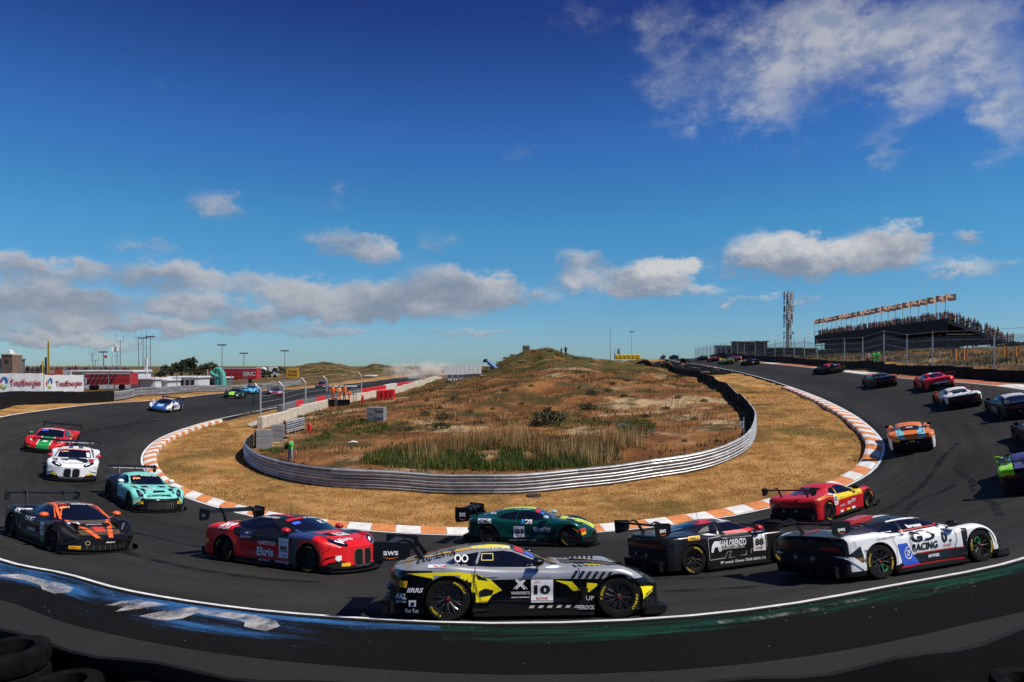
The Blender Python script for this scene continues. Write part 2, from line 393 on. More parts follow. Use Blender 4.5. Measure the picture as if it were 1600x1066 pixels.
# a painted concrete strip between kerb and white line
m = MB(); m.grid(strip_curve(off_in, -.02, .02, iL, iR, .006)); struct(m.build('kerb_gutter', mat('gutter', (.05,.05,.05), .8), fix=False))

# ---- outer kerb, right side (orange with white ends) on the far bank
M_KOD = mat('kerb_orange_worn', (.42, .13, .055), .75, noise=.35, nscale=2.0)
ko = struct(bpy.data.objects.new('outer_kerb', None)); COL.objects.link(ko)
def near_o(p): return min(range(MID, NT), key=lambda i: (O3[i]-p).length)
for (pa, pb, wk) in ((at(1600,608.7,46), at(1315,581,86), 2.2), (at(1275,575.5,97), at(1190,567.3,131), 1.6)):
    a, b = near_o(pa)-6, near_o(pb)
    for j, i in enumerate(range(a, b, 2)):
        n = (b-a)//2; t = j/n; w = wk*(.35 if j < 4 else (.7 if j < 8 else 1)) if t < .5 else wk*(1-.5*max(0, t-.8)/.2)
        m = MB(); r = [[off_out(q, -.02)+Vector((0,0,.01)), off_out(q, -w*.5)+Vector((0,0,.09)), off_out(q, -w)+Vector((0,0,.10)), off_out(q, -w-.02)+Vector((0,0,-.2))] for q in (i, i+2)]
        m.grid(r)
        m.build('kerb_block', M_KW if (t < .22 or t > .82) else M_KOD, ko)

# ---- near apron: painted band, then plain tarmac, then the foot of the tyre wall
def near_idx(p): return min(range(NT), key=lambda i: (O3[i]-p).length)
iA, iB = near_idx(Vector((-24, 27, ZC-4.3))), near_idx(Vector((26, 28, ZC-3)))
def apron_pt(i, o):
    d = (O3[i]-I3[i]); d.z = 0; d.normalize(); p = O3[i]+d*o; p.z = O3[i].z+.045*o; return p
def sheet(name, mt, lo, hi, dz, n=6, i0=None, i1=None):
    m = MB(); m.grid([[apron_pt(i, lo+(hi-lo)*k/n)+Vector((0,0,dz)) for k in range(n+1)] for i in range(i0 or iA, i1 or iB)]); return struct(m.build(name, mt, smooth='all', fix=False))
sheet('tarmac_apron', M_ASPH2, .0, 9.0, -.012, 14)
def worn_paint(name, col, under, wear, seed, stretch=(.9, 2.6), fade=.22, uend=None):
    m = bpy.data.materials.new(name); m.use_nodes = True; nt = m.node_tree; L = nt.links; b = nt.nodes['Principled BSDF']
    uv = nt.nodes.new('ShaderNodeUVMap'); uv.uv_map = 'UVMap'
    mp = nt.nodes.new('ShaderNodeMapping'); mp.inputs['Scale'].default_value = (stretch[0], stretch[1], 1); mp.inputs['Location'].default_value = (seed, seed*.7, 0); L.new(uv.outputs[0], mp.inputs[0])
    n = nt.nodes.new('ShaderNodeTexNoise'); n.inputs['Scale'].default_value = 1.0; n.inputs['Detail'].default_value = 9; n.inputs['Roughness'].default_value = .68; L.new(mp.outputs[0], n.inputs['Vector'])
    tc = nt.nodes.new('ShaderNodeTexCoord'); n2 = nt.nodes.new('ShaderNodeTexNoise'); n2.inputs['Scale'].default_value = 55; n2.inputs['Detail'].default_value = 3; L.new(tc.outputs['Object'], n2.inputs['Vector'])
    ad = nt.nodes.new('ShaderNodeMath'); ad.operation = 'MULTIPLY_ADD'; L.new(n2.outputs[0], ad.inputs[0]); ad.inputs[1].default_value = .35; L.new(n.outputs[0], ad.inputs[2])
    su = nt.nodes.new('ShaderNodeSeparateXYZ'); L.new(uv.outputs[0], su.inputs[0]); fa = nt.nodes.new('ShaderNodeMath'); fa.operation = 'MULTIPLY_ADD'; L.new(su.outputs[1], fa.inputs[0]); fa.inputs[1].default_value = -fade; L.new(ad.outputs[0], fa.inputs[2])
    if uend:
        ue = nt.nodes.new('ShaderNodeMapRange'); ue.inputs[1].default_value = uend-1.6; ue.inputs[2].default_value = uend; ue.inputs[3].default_value = 0; ue.inputs[4].default_value = -.16; L.new(su.outputs[0], ue.inputs[0]); f2 = nt.nodes.new('ShaderNodeMath'); L.new(ue.outputs[0], f2.inputs[0]); L.new(fa.outputs[0], f2.inputs[1]); fa = f2
    mr = nt.nodes.new('ShaderNodeMapRange'); mr.inputs[1].default_value = wear-.13; mr.inputs[2].default_value = wear+.17; L.new(fa.outputs[0], mr.inputs[0])
    mr.inputs[4].default_value = .92; b.inputs['Base Color'].default_value = tuple(col)+(1,); L.new(mr.outputs[0], b.inputs['Alpha'])
    b.inputs['Roughness'].default_value = .75; b.inputs['Specular IOR Level'].default_value = .1
    bp = nt.nodes.new('ShaderNodeBump'); bp.inputs['Strength'].default_value = .35; bp.inputs['Distance'].default_value = .005; L.new(n2.outputs[0], bp.inputs['Height']); L.new(bp.outputs[0], b.inputs['Normal'])
    return m
DK = (.010, .011, .013)
def uvs(o, nacross, lscale=.25):
    me = o.data; uv = me.uv_layers.new(name='UVMap'); n = nacross+1
    for p in me.polygons:
        for li in p.loop_indices:
            vi = me.loops[li].vertex_index; uv.data[li].uv = ((vi//n)*lscale, (vi % n)/nacross)
o = sheet('dark_sealed_strip', M_ASPHD, .03, 2.05, -.006, 8)
iG = near_idx(at(742, 975, 11.2))
o = sheet('blue_painted_strip', worn_paint('worn_blue', (.05, .19, .48), DK, .66, 2.0, uend=(iG-iA)*.25), .14, 1.55, -.002, 6, iA, iG); uvs(o, 6)
o = sheet('green_painted_strip', worn_paint('worn_green', (.014, .10, .065), DK, .68, 5.0), .14, .95, -.002, 6, iG-1, iB); uvs(o, 6)
# big worn white lettering on the blue strip, laid out along the edge
sO = [0.0]
for a, b in zip(O3, O3[1:]): sO.append(sO[-1]+(b-a).length)
s_ap = sO[near_idx(at(800, 975, 11.2))]
def samp_out(s, o):
    lo, hi = 0, NT-1
    while hi-lo > 1:
        md = (lo+hi)//2
        if sO[md] <= s: lo = md
        else: hi = md
    u = (s-sO[lo])/max(1e-6, sO[hi]-sO[lo]); return apron_pt(lo, o).lerp(apron_pt(hi, o), u)
M_WW = worn_paint('worn_white_lettering', (.50, .48, .46), DK, .665, 9.0, (2.2, 2.2), 0.0)
def ground_mark(polys, name='painted_letter'):
    m = MB()
    for poly in polys:   # poly: quads strip [(s,o_lo,o_hi),...]
        m.grid([[samp_out(s_ap+s, a+(b-a)*k/4)+Vector((0,0,.004)) for k in range(5)] for (s, a, b) in poly])
    o = struct(m.build(name, M_WW, fix=False)); me = o.data; uv = me.uv_layers.new(name='UVMap')
    for p in me.polygons:
        for li in p.loop_indices: c = me.vertices[me.loops[li].vertex_index].co; uv.data[li].uv = (c.x, c.y)
def arc_stroke(s0, s1, o0, o1, w, curve=0.0, n=8):
    return [(s0+(s1-s0)*k/n, o0+(o1-o0)*k/n-w/2+curve*math.sin(math.pi*k/n), o0+(o1-o0)*k/n+w/2+curve*math.sin(math.pi*k/n)) for k in range(n+1)]
# on the green strip: thin worn arc
M_WL = M_WW; M_WW = worn_paint('faint_white_lettering', (.36, .35, .34), DK, .80, 4.0, (1.6, 1.6), 0.0)
ground_mark([arc_stroke(3.6, 6.8, .42, .30, .14, .04)])
ground_mark([arc_stroke(8.4, 9.6, .55, .45, .20, .02)])
M_WW = M_WL
LET_PX = [[(-30,898),(0,899),(35,898),(70,907),(100,914),(115,920),(108,927),(85,929),(66,922),(62,915),(35,907),(0,902),(-30,903)],
          [(-20,889),(6,891),(-20,893)],
          [(165,947),(190,941),(215,938),(262,946),(230,951),(200,955),(180,957),(195,949)],
          [(218,964),(250,957),(285,952),(312,958),(285,968),(262,971),(235,968)],
          [(285,952),(300,950),(345,956),(400,963),(432,972),(437,980),(415,988),(395,984),(381,980),(383,974),(360,968),(320,962)]]
APRON_B = None
def apron_mark_px(poly):
    global APRON_B
    if APRON_B is None:
        a = bpy.data.objects['tarmac_apron'].data; APRON_B = BVHTree.FromPolygons([v.co.copy() for v in a.vertices], [tuple(p.vertices) for p in a.polygons])
    bm = bmesh.new(); bm.faces.new([bm.verts.new((x, y, 0)) for x, y in poly])
    for ax, lo, hi, st in ((0, -40, 460, 14), (1, 880, 1000, 4)):
        for c in np.arange(lo, hi, st):
            co = [0,0,0]; co[ax] = float(c); no = [0,0,0]; no[ax] = 1
            bmesh.ops.bisect_plane(bm, geom=bm.verts[:]+bm.edges[:]+bm.faces[:], plane_co=co, plane_no=no)
    bm.verts.ensure_lookup_table(); o0 = Vector((0,0,ZC)); m = MB(); vs = []
    for v in bm.verts:
        d = (at(v.co.x, v.co.y, 1)-o0).normalized(); h = APRON_B.ray_cast(o0, d); vs.append((h[0] or at(v.co.x, v.co.y, 12))+Vector((0,0,.016)))
    bm.verts.index_update(); m.add(vs, [tuple(v.index for v in f.verts) for f in bm.faces]); bm.free()
    o = struct(m.build('painted_letter', M_WW)); me = o.data; uv = me.uv_layers.new(name='UVMap')
    for p in me.polygons:
        for li in p.loop_indices: c = me.vertices[me.loops[li].vertex_index].co; uv.data[li].uv = (c.x, c.y)
for pl in LET_PX: apron_mark_px(pl)

# ---------------------------------------------------------------- ground
ctrl = []
def cp(*a): ctrl.append(tuple(at(*a)))
RAIL_PX = [(398,697,47),(388,706,43.5),(385,713,41),(396,726,39),(415,736,37.6),(470,753,35.3),(552,762,33.9),(662,766.5,33.4),(800,768,33.1),(917,761,34),(1027,747,35.2),(1110,731,36.7),(1151,714,38.4),(1170,697,40.2),(1177,681,42.4),
           (1177,662,46.9),(1165,645,53),(1143,622,62),(1110,604,76),(1062,586.5,102),(1000,575.6,150),(962,566,195)]
RAIL = crom([at(*p) for p in RAIL_PX], 8)
for i in range(0, len(RAIL), 6): ctrl.append(tuple(RAIL[i]))
for i in range(0, NT, 10):
    ctrl.append(tuple(off_in(i, -.9)-Vector((0,0,.02)))); ctrl.append(tuple(I3[i])); ctrl.append(tuple(O3[i]))
    if not (iA+2 < i < iB-2): ctrl.append(tuple(off_out(i, -3)))
for p in [(600,690,50),(500,700,45),(700,725,40),(850,735,38.5),(1000,720,40),(1100,690,43),(560,650,62),(700,670,52),(850,655,57),(1000,640,60),(1100,640,56),
          (650,620,80),(750,605,78),(850,595,73),(950,592,78),(1050,600,78),(720,592,118),(765,576,128),(795,556,130),(820,548,128),(850,546.5,125),(868,548,123),(885,556,120),(925,563,128),(805,556,132),(960,568,140),(1000,580,100),(700,605,95),(850,572,100),(940,575,105),
          (470,720,41),(620,745,36.5),(760,750,36),(920,745,36.5),
          (410,670,56.2),(482,646,70),(515,633,80.3),(586,622,92.5),(618,615,102),(694,600,141),(779,586,220)]: cp(*p)
WALL_PX = [(406,671,55.5),(410,670,56.2),(482,646,70),(515,633,80.3),(550,627,86.5),(586,622,92.5),(618,615,102),(694,600,141),(779,585.5,220)]
for p in [(8,165,5.5),(14,175,5.3),(-6,180,4.5),(-20,200,3.6),(10,220,6),(-45,60,3.6),(-50,80,3.3),(-60,100,3.2),(-70,60,3.4),(-60,130,3.0),(-80,200,3.2),(-100,300,3.5),(0,300,4.0),
          (42,50,6.6),(43,66,6.9),(47,80,7.3),(50,100,7.6),(54,128,8.0),(58,170,9.0),(62,215,9.6),(60,60,8.0),(70,90,9.3),(62,110,9.4),(75,130,9.6),(90,160,10.0),(80,200,10),(70,50,7.6),(120,120,9.0),(100,60,7.5),
          (-30,10,3.0),(30,10,3.3),(0,4,3.0),(-8,4,3.0),(8,4,3.0),(0,0,3.0),(40,20,4.5),(-45,30,3.2)]: ctrl.append(p)
far = [(-400,300,2.5),(-300,900,3),(0,900,3),(300,900,4),(400,300,6),(-400,0,3),(400,0,4),(0,500,3),(-200,500,3),(200,500,5),(150,300,6)]
ctrl += far
C = np.array(ctrl); 
# drop near-duplicate points
keep = []
for i, c in enumerate(C):
    if all((c[0]-C[j][0])**2+(c[1]-C[j][1])**2 > .15 for j in keep): keep.append(i)
C = C[keep]
def rbf_fit(C):
    n = len(C); d = np.hypot(C[:, None, 0]-C[None, :, 0], C[:, None, 1]-C[None, :, 1])
    A = np.zeros((n+3, n+3)); A[:n, :n] = d; A[range(n), range(n)] += -.02; P = np.c_[np.ones(n), C[:, :2]]; A[:n, n:] = P; A[n:, :n] = P.T
    return np.linalg.solve(A, np.r_[C[:, 2], 0, 0, 0])
RW = rbf_fit(C)
def ground_raw(xy):
    xy = np.atleast_2d(np.asarray(xy, float)); out = np.empty(len(xy))
    for s in range(0, len(xy), 4000):
        q = xy[s:s+4000]; d = np.hypot(q[:, None, 0]-C[None, :, 0], q[:, None, 1]-C[None, :, 1]); out[s:s+4000] = d@RW[:-3]+RW[-3]+q@RW[-2:]
    return out
poly_t = np.array([(p.x, p.y) for p in I3]+[(p.x, p.y) for p in reversed(O3)])
edge_pts = np.array([(p.x, p.y) for p in inner]+[(p.x, p.y) for p in outer])
def inside(poly, xy):
    x, y = xy[:, 0], xy[:, 1]; c = np.zeros(len(xy), bool); n = len(poly); j = n-1
    for i in range(n):
        xi, yi = poly[i]; xj, yj = poly[j]
        t = ((yi > y) != (yj > y)) & (x < (xj-xi)*(y-yi)/((yj-yi) if yj != yi else 1e-9)+xi); c ^= t; j = i
    return c
def edge_dist(xy):
    out = np.full(len(xy), 99.)
    for s in range(0, len(xy), 4000):
        q = xy[s:s+4000]; out[s:s+4000] = np.sqrt(((q[:, None, :]-edge_pts[None])**2).sum(2).min(1))
    return out
def vnoise(xy, sc, seed):
    """smooth value noise"""
    r = np.random.default_rng(seed); T = r.random((64, 64)); p = xy/sc; i = np.floor(p).astype(int); f = p-i; f = f*f*(3-2*f); a = i % 64; b = (i+1) % 64
    return (T[a[:,0],a[:,1]]*(1-f[:,0])*(1-f[:,1])+T[b[:,0],a[:,1]]*f[:,0]*(1-f[:,1])+T[a[:,0],b[:,1]]*(1-f[:,0])*f[:,1]+T[b[:,0],b[:,1]]*f[:,0]*f[:,1])-.5
apron_poly = np.array([tuple(apron_pt(i, -.3))[:2] for i in range(iA, iB)]+[tuple(apron_pt(i, 8.8))[:2] for i in reversed(range(iA, iB))])
def ground_z(xy):
    xy = np.atleast_2d(np.asarray(xy, float)); z = ground_raw(xy); d = edge_dist(xy); ins = inside(poly_t, xy)
    away = np.clip((np.where(ins, 0, d)-1.3)/4, 0, 1); hill = np.clip((z-2.2)/3, 0.25, 1)
    z = z+away*hill*(vnoise(xy, 7.0, 1)*.95+vnoise(xy, 3.1, 2)*.60+vnoise(xy, 1.3, 3)*.24)
    sd = np.where(ins, d, -d); t = np.clip((sd+.35)/1.2, 0, 1); z = z-.03-t*t*(3-2*t)*.40; u = np.clip((1.75-np.where(ins, 0, d))/.7, 0, 1); z = z-.16*u
    ia = inside(apron_poly, xy); z = np.where(ia, z-.5, z)
    return z
def axis(segs):
    out = [segs[0][0]]
    for a, b, st in segs:
        n = max(1, int(round((b-a)/st))); out += [a+(b-a)*(k+1)/n for k in range(n)]
    return np.array(out)
gx = axis([(-6000,-1500,900),(-1500,-400,150),(-400,-100,20),(-100,-48,3),(-48,-30,.9),(-30,34,.62),(34,60,1.0),(60,110,3),(110,400,20),(400,1500,150),(1500,6000,900)])
gy = axis([(-60,4,8),(4,24,.9),(24,100,.62),(100,170,1.2),(170,260,3),(260,500,12),(500,1500,120),(1500,9000,1200)])
GX, GY = np.meshgrid(gx, gy); XY = np.c_[GX.ravel(), GY.ravel()]
GZ = ground_z(XY)
GZ = np.where((np.abs(XY[:,0]) > 500) | (XY[:,1] > 1000), 3.0, GZ)
nxg, nyg = len(gx), len(gy)
idx = np.arange(nxg*nyg).reshape(nyg, nxg); q = np.stack([idx[:-1,:-1], idx[:-1,1:], idx[1:,1:], idx[1:,:-1]], -1).reshape(-1, 4)
gm = bpy.data.meshes.new('ground'); gm.from_pydata(np.c_[XY, GZ].tolist(), [], q.tolist()); gm.polygons.foreach_set('use_smooth', [True]*len(gm.polygons))
# vertex mask: 1 = scrubby dune inside the rail, 0 = mown verge
railpoly = np.array([(p.x, p.y) for p in RAIL]+[(at(*p).x, at(*p).y) for p in reversed(WALL_PX)])
dune = inside(railpoly, XY).astype(float)
far_m = (edge_dist(XY) > 5.5) & ~inside(poly_t, XY) & ((XY[:,1] > 95) | (np.abs(XY[:,0]) > 40)); dune = np.maximum(dune, far_m)
veg = np.clip((GZ-6.2)/1.6, 0, 1)*(XY[:,1] < 170)*(np.abs(XY[:,0]-8) < 24)+far_m*.75
av = gm.attributes.new('veg', 'FLOAT', 'POINT'); av.data.foreach_set('value', np.clip(veg, 0, 1))
vl = gm.attributes.new('dune', 'FLOAT', 'POINT'); vl.data.foreach_set('value', dune)
def ground_mat():
    m = bpy.data.materials.new('dry_grass_ground'); m.use_nodes = True; nt = m.node_tree; L = nt.links; b = nt.nodes['Principled BSDF']
    N = nt.nodes.new; tc = N('ShaderNodeTexCoord')
    def noise(s, d, r=.6, off=0):
        mp = N('ShaderNodeMapping'); mp.inputs['Location'].default_value = (off, off*1.7, 0); L.new(tc.outputs['Object'], mp.inputs[0])
        n = N('ShaderNodeTexNoise'); n.inputs['Scale'].default_value = s; n.inputs['Detail'].default_value = d; n.inputs['Roughness'].default_value = r; L.new(mp.outputs[0], n.inputs['Vector']); return n.outputs[0]
    def mr(x, a, b_, c=0., d=1.):
        n = N('ShaderNodeMapRange'); n.interpolation_type = 'SMOOTHSTEP'; L.new(x, n.inputs[0]); n.inputs[1].default_value = a; n.inputs[2].default_value = b_; n.inputs[3].default_value = c; n.inputs[4].default_value = d; return n.outputs[0]
    def mix(f, a, c):
        n = N('ShaderNodeMix'); n.data_type = 'RGBA'
        if isinstance(f, float): n.inputs[0].default_value = f
        else: L.new(f, n.inputs[0])
        for s, v in ((6, a), (7, c)):
            if isinstance(v, tuple): n.inputs[s].default_value = v+(1,)
            else: L.new(v, n.inputs[s])
        return n.outputs[2]
    at_ = N('ShaderNodeAttribute'); at_.attribute_name = 'dune'; dn = at_.outputs['Fac']
    verge = mix(mr(noise(.9, 8), .35, .68), (.30, .145, .042), (.50, .28, .10))
    verge = mix(mr(noise(.22, 7, .65, 11), .47, .66, 0, .85), verge, (.13, .09, .026))
    verge = mix(mr(noise(6, 4, .6, 4), .58, .75, 0, .75), verge, (.11, .06, .02))
    dune_c = mix(mr(noise(.35, 9, .65, 3), .38, .62), (.15, .062, .023), (.29, .135, .046))
    dune_c = mix(mr(noise(.16, 6, .6, 21), .54, .66), dune_c, (.46, .33, .18))
    dune_c = mix(mr(noise(.22, 7, .65, 31), .46, .60, 0, .9), dune_c, (.06, .05, .017))
    dune_c = mix(mr(noise(3.5, 6, .7, 8), .55, .70, 0, .7), dune_c, (.06, .045, .016))
    va = N('ShaderNodeAttribute'); va.attribute_name = 'veg'
    vm = N('ShaderNodeMath'); vm.operation = 'MULTIPLY'; L.new(va.outputs['Fac'], vm.inputs[0]); L.new(mr(noise(.5, 7, .65, 41), .36, .56), vm.inputs[1])
    dune_c = mix(vm.outputs[0], dune_c, (.075, .070, .022))
    c = mix(dn, verge, dune_c)
    c2 = N('ShaderNodeMix'); c2.data_type = 'RGBA'; c2.blend_type = 'MULTIPLY'; c2.inputs[0].default_value = 1; L.new(c, c2.inputs[6]); L.new(mr(noise(22, 5, .75), .3, .7, .42, 1.45), c2.inputs[7])
    L.new(c2.outputs[2], b.inputs['Base Color']); b.inputs['Roughness'].default_value = .95; b.inputs['Specular IOR Level'].default_value = .1
    bp = N('ShaderNodeBump'); bp.inputs['Strength'].default_value = .9; bp.inputs['Distance'].default_value = .06; L.new(noise(9, 8, .75), bp.inputs['Height']); L.new(bp.outputs[0], b.inputs['Normal'])
    return m
gm.materials.append(ground_mat())
ground = struct(link('ground', gm))
GB = BVHTree.FromPolygons([Vector(v) for v in np.c_[XY, GZ]], q.tolist())
def gz(x, y):
    h = GB.ray_cast(Vector((x, y, 200)), Vector((0, 0, -1))); return h[0].z if h[0] else 3.0
def on_ground(px, py, dmax=900):
    o = Vector((0, 0, ZC)); h = GB.ray_cast(o, (at(px, py, 1)-o).normalized(), dmax*1.5)
    if (h[0] is None or h[0].y > 320) and py < 620: return on_ground(px, py+.7, dmax)
    return h[0]
# ---------------------------------------------------------------- race cars
def pchip(tab):
    xs = [t[0] for t in tab]; ys = [t[1] for t in tab]; n = len(xs); h = [xs[i+1]-xs[i] for i in range(n-1)]; d = [(ys[i+1]-ys[i])/h[i] for i in range(n-1)]
    m = [0.0]*n; m[0] = d[0]; m[-1] = d[-1]
    for i in range(1, n-1):
        if d[i-1]*d[i] > 0:
            w1 = 2*h[i]+h[i-1]; w2 = h[i]+2*h[i-1]; m[i] = (w1+w2)/(w1/d[i-1]+w2/d[i])
    def f(x):
        if x <= xs[0]: return ys[0]
        if x >= xs[-1]: return ys[-1]
        i = 0
        while xs[i+1] < x: i += 1
        t = (x-xs[i])/h[i]; t2 = t*t; t3 = t2*t
        return ys[i]*(2*t3-3*t2+1)+h[i]*m[i]*(t3-2*t2+t)+ys[i+1]*(-2*t3+3*t2)+h[i]*m[i+1]*(t3-t2)
    return f
TR, AR, WZ, SILL = .340, .376, .340, .12
KZ = .92
def kz(z): return z if z < .3 else .3+(z-.3)*KZ
ARCH = {}
def arch(name, **k):
    a = dict(k); a['name'] = name
    for t in ('zt', 'zs', 'sg'): a[t] = [(x, kz(z)) for x, z in a[t]]
    a['mir'] = (a['mir'][0], kz(a['mir'][1])); a['wing'] = (a['wing'][0], kz(a['wing'][1]), a['wing'][2])
    for t in ('zt', 'zs', 'w', 'g', 'wb', 'wc'): a['f_'+t] = pchip(a[t])
    ARCH[name] = a
arch('grand', xf=1.315, xr=-1.315, x0=-2.26, x1=2.10, bow=.36, rbow=.18,   # long bonnet, cabin set well back
  zt=[(-2.26,.78),(-2.17,.89),(-2.0,.95),(-1.65,1.06),(-1.3,1.16),(-.95,1.225),(-.65,1.25),(-.42,1.235),(-.15,1.145),(.12,1.01),(.32,.915),(.48,.885),(.9,.875),(1.3,.84),(1.65,.76),(1.92,.66),(2.10,.53)],
  zs=[(-2.26,.76),(-2.12,.86),(-1.8,.935),(-1.4,.95),(-1.0,.905),(-.5,.86),(.1,.845),(.6,.855),(1.0,.885),(1.3,.885),(1.62,.81),(1.90,.68),(2.10,.53)],
  w=[(-2.26,.86),(-2.05,.94),(-1.7,.99),(-1.3,1.01),(-.85,.97),(-.3,.93),(.4,.93),(.8,.965),(1.25,1.0),(1.6,.985),(1.90,.93),(2.10,.85)],
  g=[(-2.26,0),(-2.0,.05),(-1.6,.6),(-1.1,1),(.08,1),(.26,.6),(.42,0),(2.10,0)],
  wb=[(-2.26,.60),(-1.9,.62),(-1.4,.68),(-.9,.76),(-.3,.80),(.1,.80),(.42,.74),(.9,.60),(2.10,.48)],
  wc=[(-2.26,.34),(-1.9,.41),(-1.4,.47),(-1.0,.53),(-.6,.56),(-.3,.575),(.1,.63),(.42,.66),(.9,.45),(2.10,.32)],
  ws=(.40,-.30), rw=(-1.85,-1.0), sg=[(-1.36,.955),(-1.15,1.06),(-.85,1.125),(-.45,1.145),(-.30,1.12),(.02,.975),(.16,.895),(-.1,.868),(-.7,.88),(-1.15,.915)], bp=-.87,
  mir=(.06,.945), wing=(-2.14,1.22,.34), nose='amg')
arch('saloon', xf=1.44, xr=-1.44, x0=-2.42, x1=2.30, bow=.36, rbow=.14,     # taller coupe with a boot
  zt=[(-2.42,.86),(-2.33,1.0),(-2.1,1.04),(-1.75,1.07),(-1.4,1.16),(-1.0,1.26),(-.55,1.325),(-.1,1.335),(.2,1.30),(.55,1.17),(.85,1.03),(1.02,.965),(1.3,.945),(1.7,.885),(2.05,.80),(2.3,.66)],
  zs=[(-2.42,.84),(-2.3,.95),(-2.0,1.01),(-1.5,1.03),(-1.0,.97),(-.4,.93),(.3,.915),(.8,.93),(1.2,.955),(1.5,.945),(1.85,.87),(2.1,.78),(2.3,.66)],
  w=[(-2.42,.88),(-2.2,.96),(-1.8,1.01),(-1.4,1.02),(-.9,.965),(-.3,.935),(.5,.935),(.95,.98),(1.4,1.02),(1.8,1.0),(2.1,.95),(2.3,.87)],
  g=[(-2.42,0),(-1.95,0),(-1.5,.6),(-1.1,1),(.75,1),(.92,.5),(1.05,0),(2.3,0)],
  wb=[(-2.42,.62),(-1.9,.64),(-1.4,.70),(-.9,.78),(-.2,.81),(.6,.81),(1.0,.76),(1.4,.62),(2.3,.5)],
  wc=[(-2.42,.36),(-1.8,.48),(-1.3,.54),(-.8,.585),(-.3,.60),(.2,.61),(.6,.66),(1.0,.69),(1.4,.45),(2.3,.33)],
  ws=(1.0,.20), rw=(-1.75,-.95), sg=[(-1.30,1.03),(-1.0,1.15),(-.55,1.225),(-.05,1.245),(.16,1.215),(.55,1.06),(.80,.965),(.5,.94),(-.4,.955),(-1.0,.985)], bp=-.38,
  mir=(.66,.98), wing=(-2.36,1.30,.36), nose='bmw')
arch('vantage', xf=1.352, xr=-1.352, x0=-2.16, x1=2.10, bow=.34, rbow=.16,
  zt=[(-2.16,.82),(-2.08,.97),(-1.85,1.00),(-1.5,1.07),(-1.1,1.16),(-.7,1.225),(-.3,1.25),(0,1.235),(.3,1.15),(.6,1.02),(.82,.92),(1.0,.895),(1.35,.85),(1.7,.76),(1.95,.66),(2.1,.55)],
  zs=[(-2.16,.80),(-2.0,.92),(-1.7,.96),(-1.3,.96),(-.9,.91),(-.4,.865),(.2,.85),(.7,.855),(1.05,.88),(1.35,.875),(1.7,.79),(1.95,.67),(2.1,.55)],
  w=[(-2.16,.88),(-2.0,.95),(-1.7,1.0),(-1.3,1.01),(-.85,.97),(-.3,.935),(.4,.935),(.8,.965),(1.3,1.0),(1.65,.985),(1.95,.93),(2.1,.86)],
  g=[(-2.16,0),(-1.9,.05),(-1.5,.6),(-1.0,1),(.52,1),(.72,.6),(.88,0),(2.1,0)],
  wb=[(-2.16,.60),(-1.9,.62),(-1.4,.68),(-.9,.76),(-.2,.80),(.5,.80),(.85,.74),(1.2,.62),(2.1,.5)],
  wc=[(-2.16,.36),(-1.9,.42),(-1.3,.48),(-.8,.54),(-.3,.57),(.1,.58),(.5,.63),(.85,.66),(1.2,.45),(2.1,.33)],
  ws=(.84,.18), rw=(-1.7,-.8), sg=[(-1.10,.96),(-.85,1.07),(-.45,1.15),(-.02,1.165),(.14,1.14),(.48,1.0),(.66,.915),(.40,.88),(-.35,.885),(-.85,.915)], bp=-.42,
  mir=(.58,.95), wing=(-2.18,1.18,.34), nose='aston')
arch('mid', xf=1.335, xr=-1.335, x0=-2.10, x1=2.22, bow=.40, rbow=.14,       # mid-engined, cabin forward
  zt=[(-2.10,.80),(-2.0,.90),(-1.7,.94),(-1.3,1.01),(-.9,1.10),(-.5,1.18),(-.15,1.21),(.15,1.18),(.5,1.05),(.85,.88),(1.02,.80),(1.3,.75),(1.7,.64),(2.0,.52),(2.22,.42)],
  zs=[(-2.10,.80),(-2.0,.88),(-1.7,.94),(-1.3,.945),(-.9,.88),(-.4,.80),(.2,.77),(.7,.785),(1.0,.83),(1.3,.845),(1.6,.76),(1.9,.60),(2.22,.42)],
  w=[(-2.10,.90),(-1.95,.97),(-1.65,1.01),(-1.3,1.02),(-.85,.985),(-.3,.93),(.4,.92),(.85,.96),(1.3,1.0),(1.65,.985),(1.95,.93),(2.22,.84)],
  g=[(-2.10,0),(-1.75,.1),(-1.3,.55),(-.8,1),(.65,1),(.85,.6),(1.0,0),(2.22,0)],
  wb=[(-2.10,.60),(-1.7,.60),(-1.3,.64),(-.8,.72),(-.2,.78),(.5,.78),(.95,.74),(1.3,.60),(2.22,.45)],
  wc=[(-2.10,.36),(-1.7,.40),(-1.2,.44),(-.7,.50),(-.3,.53),(.1,.55),(.5,.62),(.95,.68),(1.3,.45),(2.22,.30)],
  ws=(.97,.10), rw=(-1.35,-.75), sg=[(-.72,.93),(-.52,1.06),(-.2,1.115),(.06,1.11),(.30,1.04),(.60,.90),(.72,.82),(.4,.80),(-.3,.82),(-.6,.86)], bp=-.36,
  mir=(.62,.90), wing=(-2.12,1.20,.34), nose='mclaren')
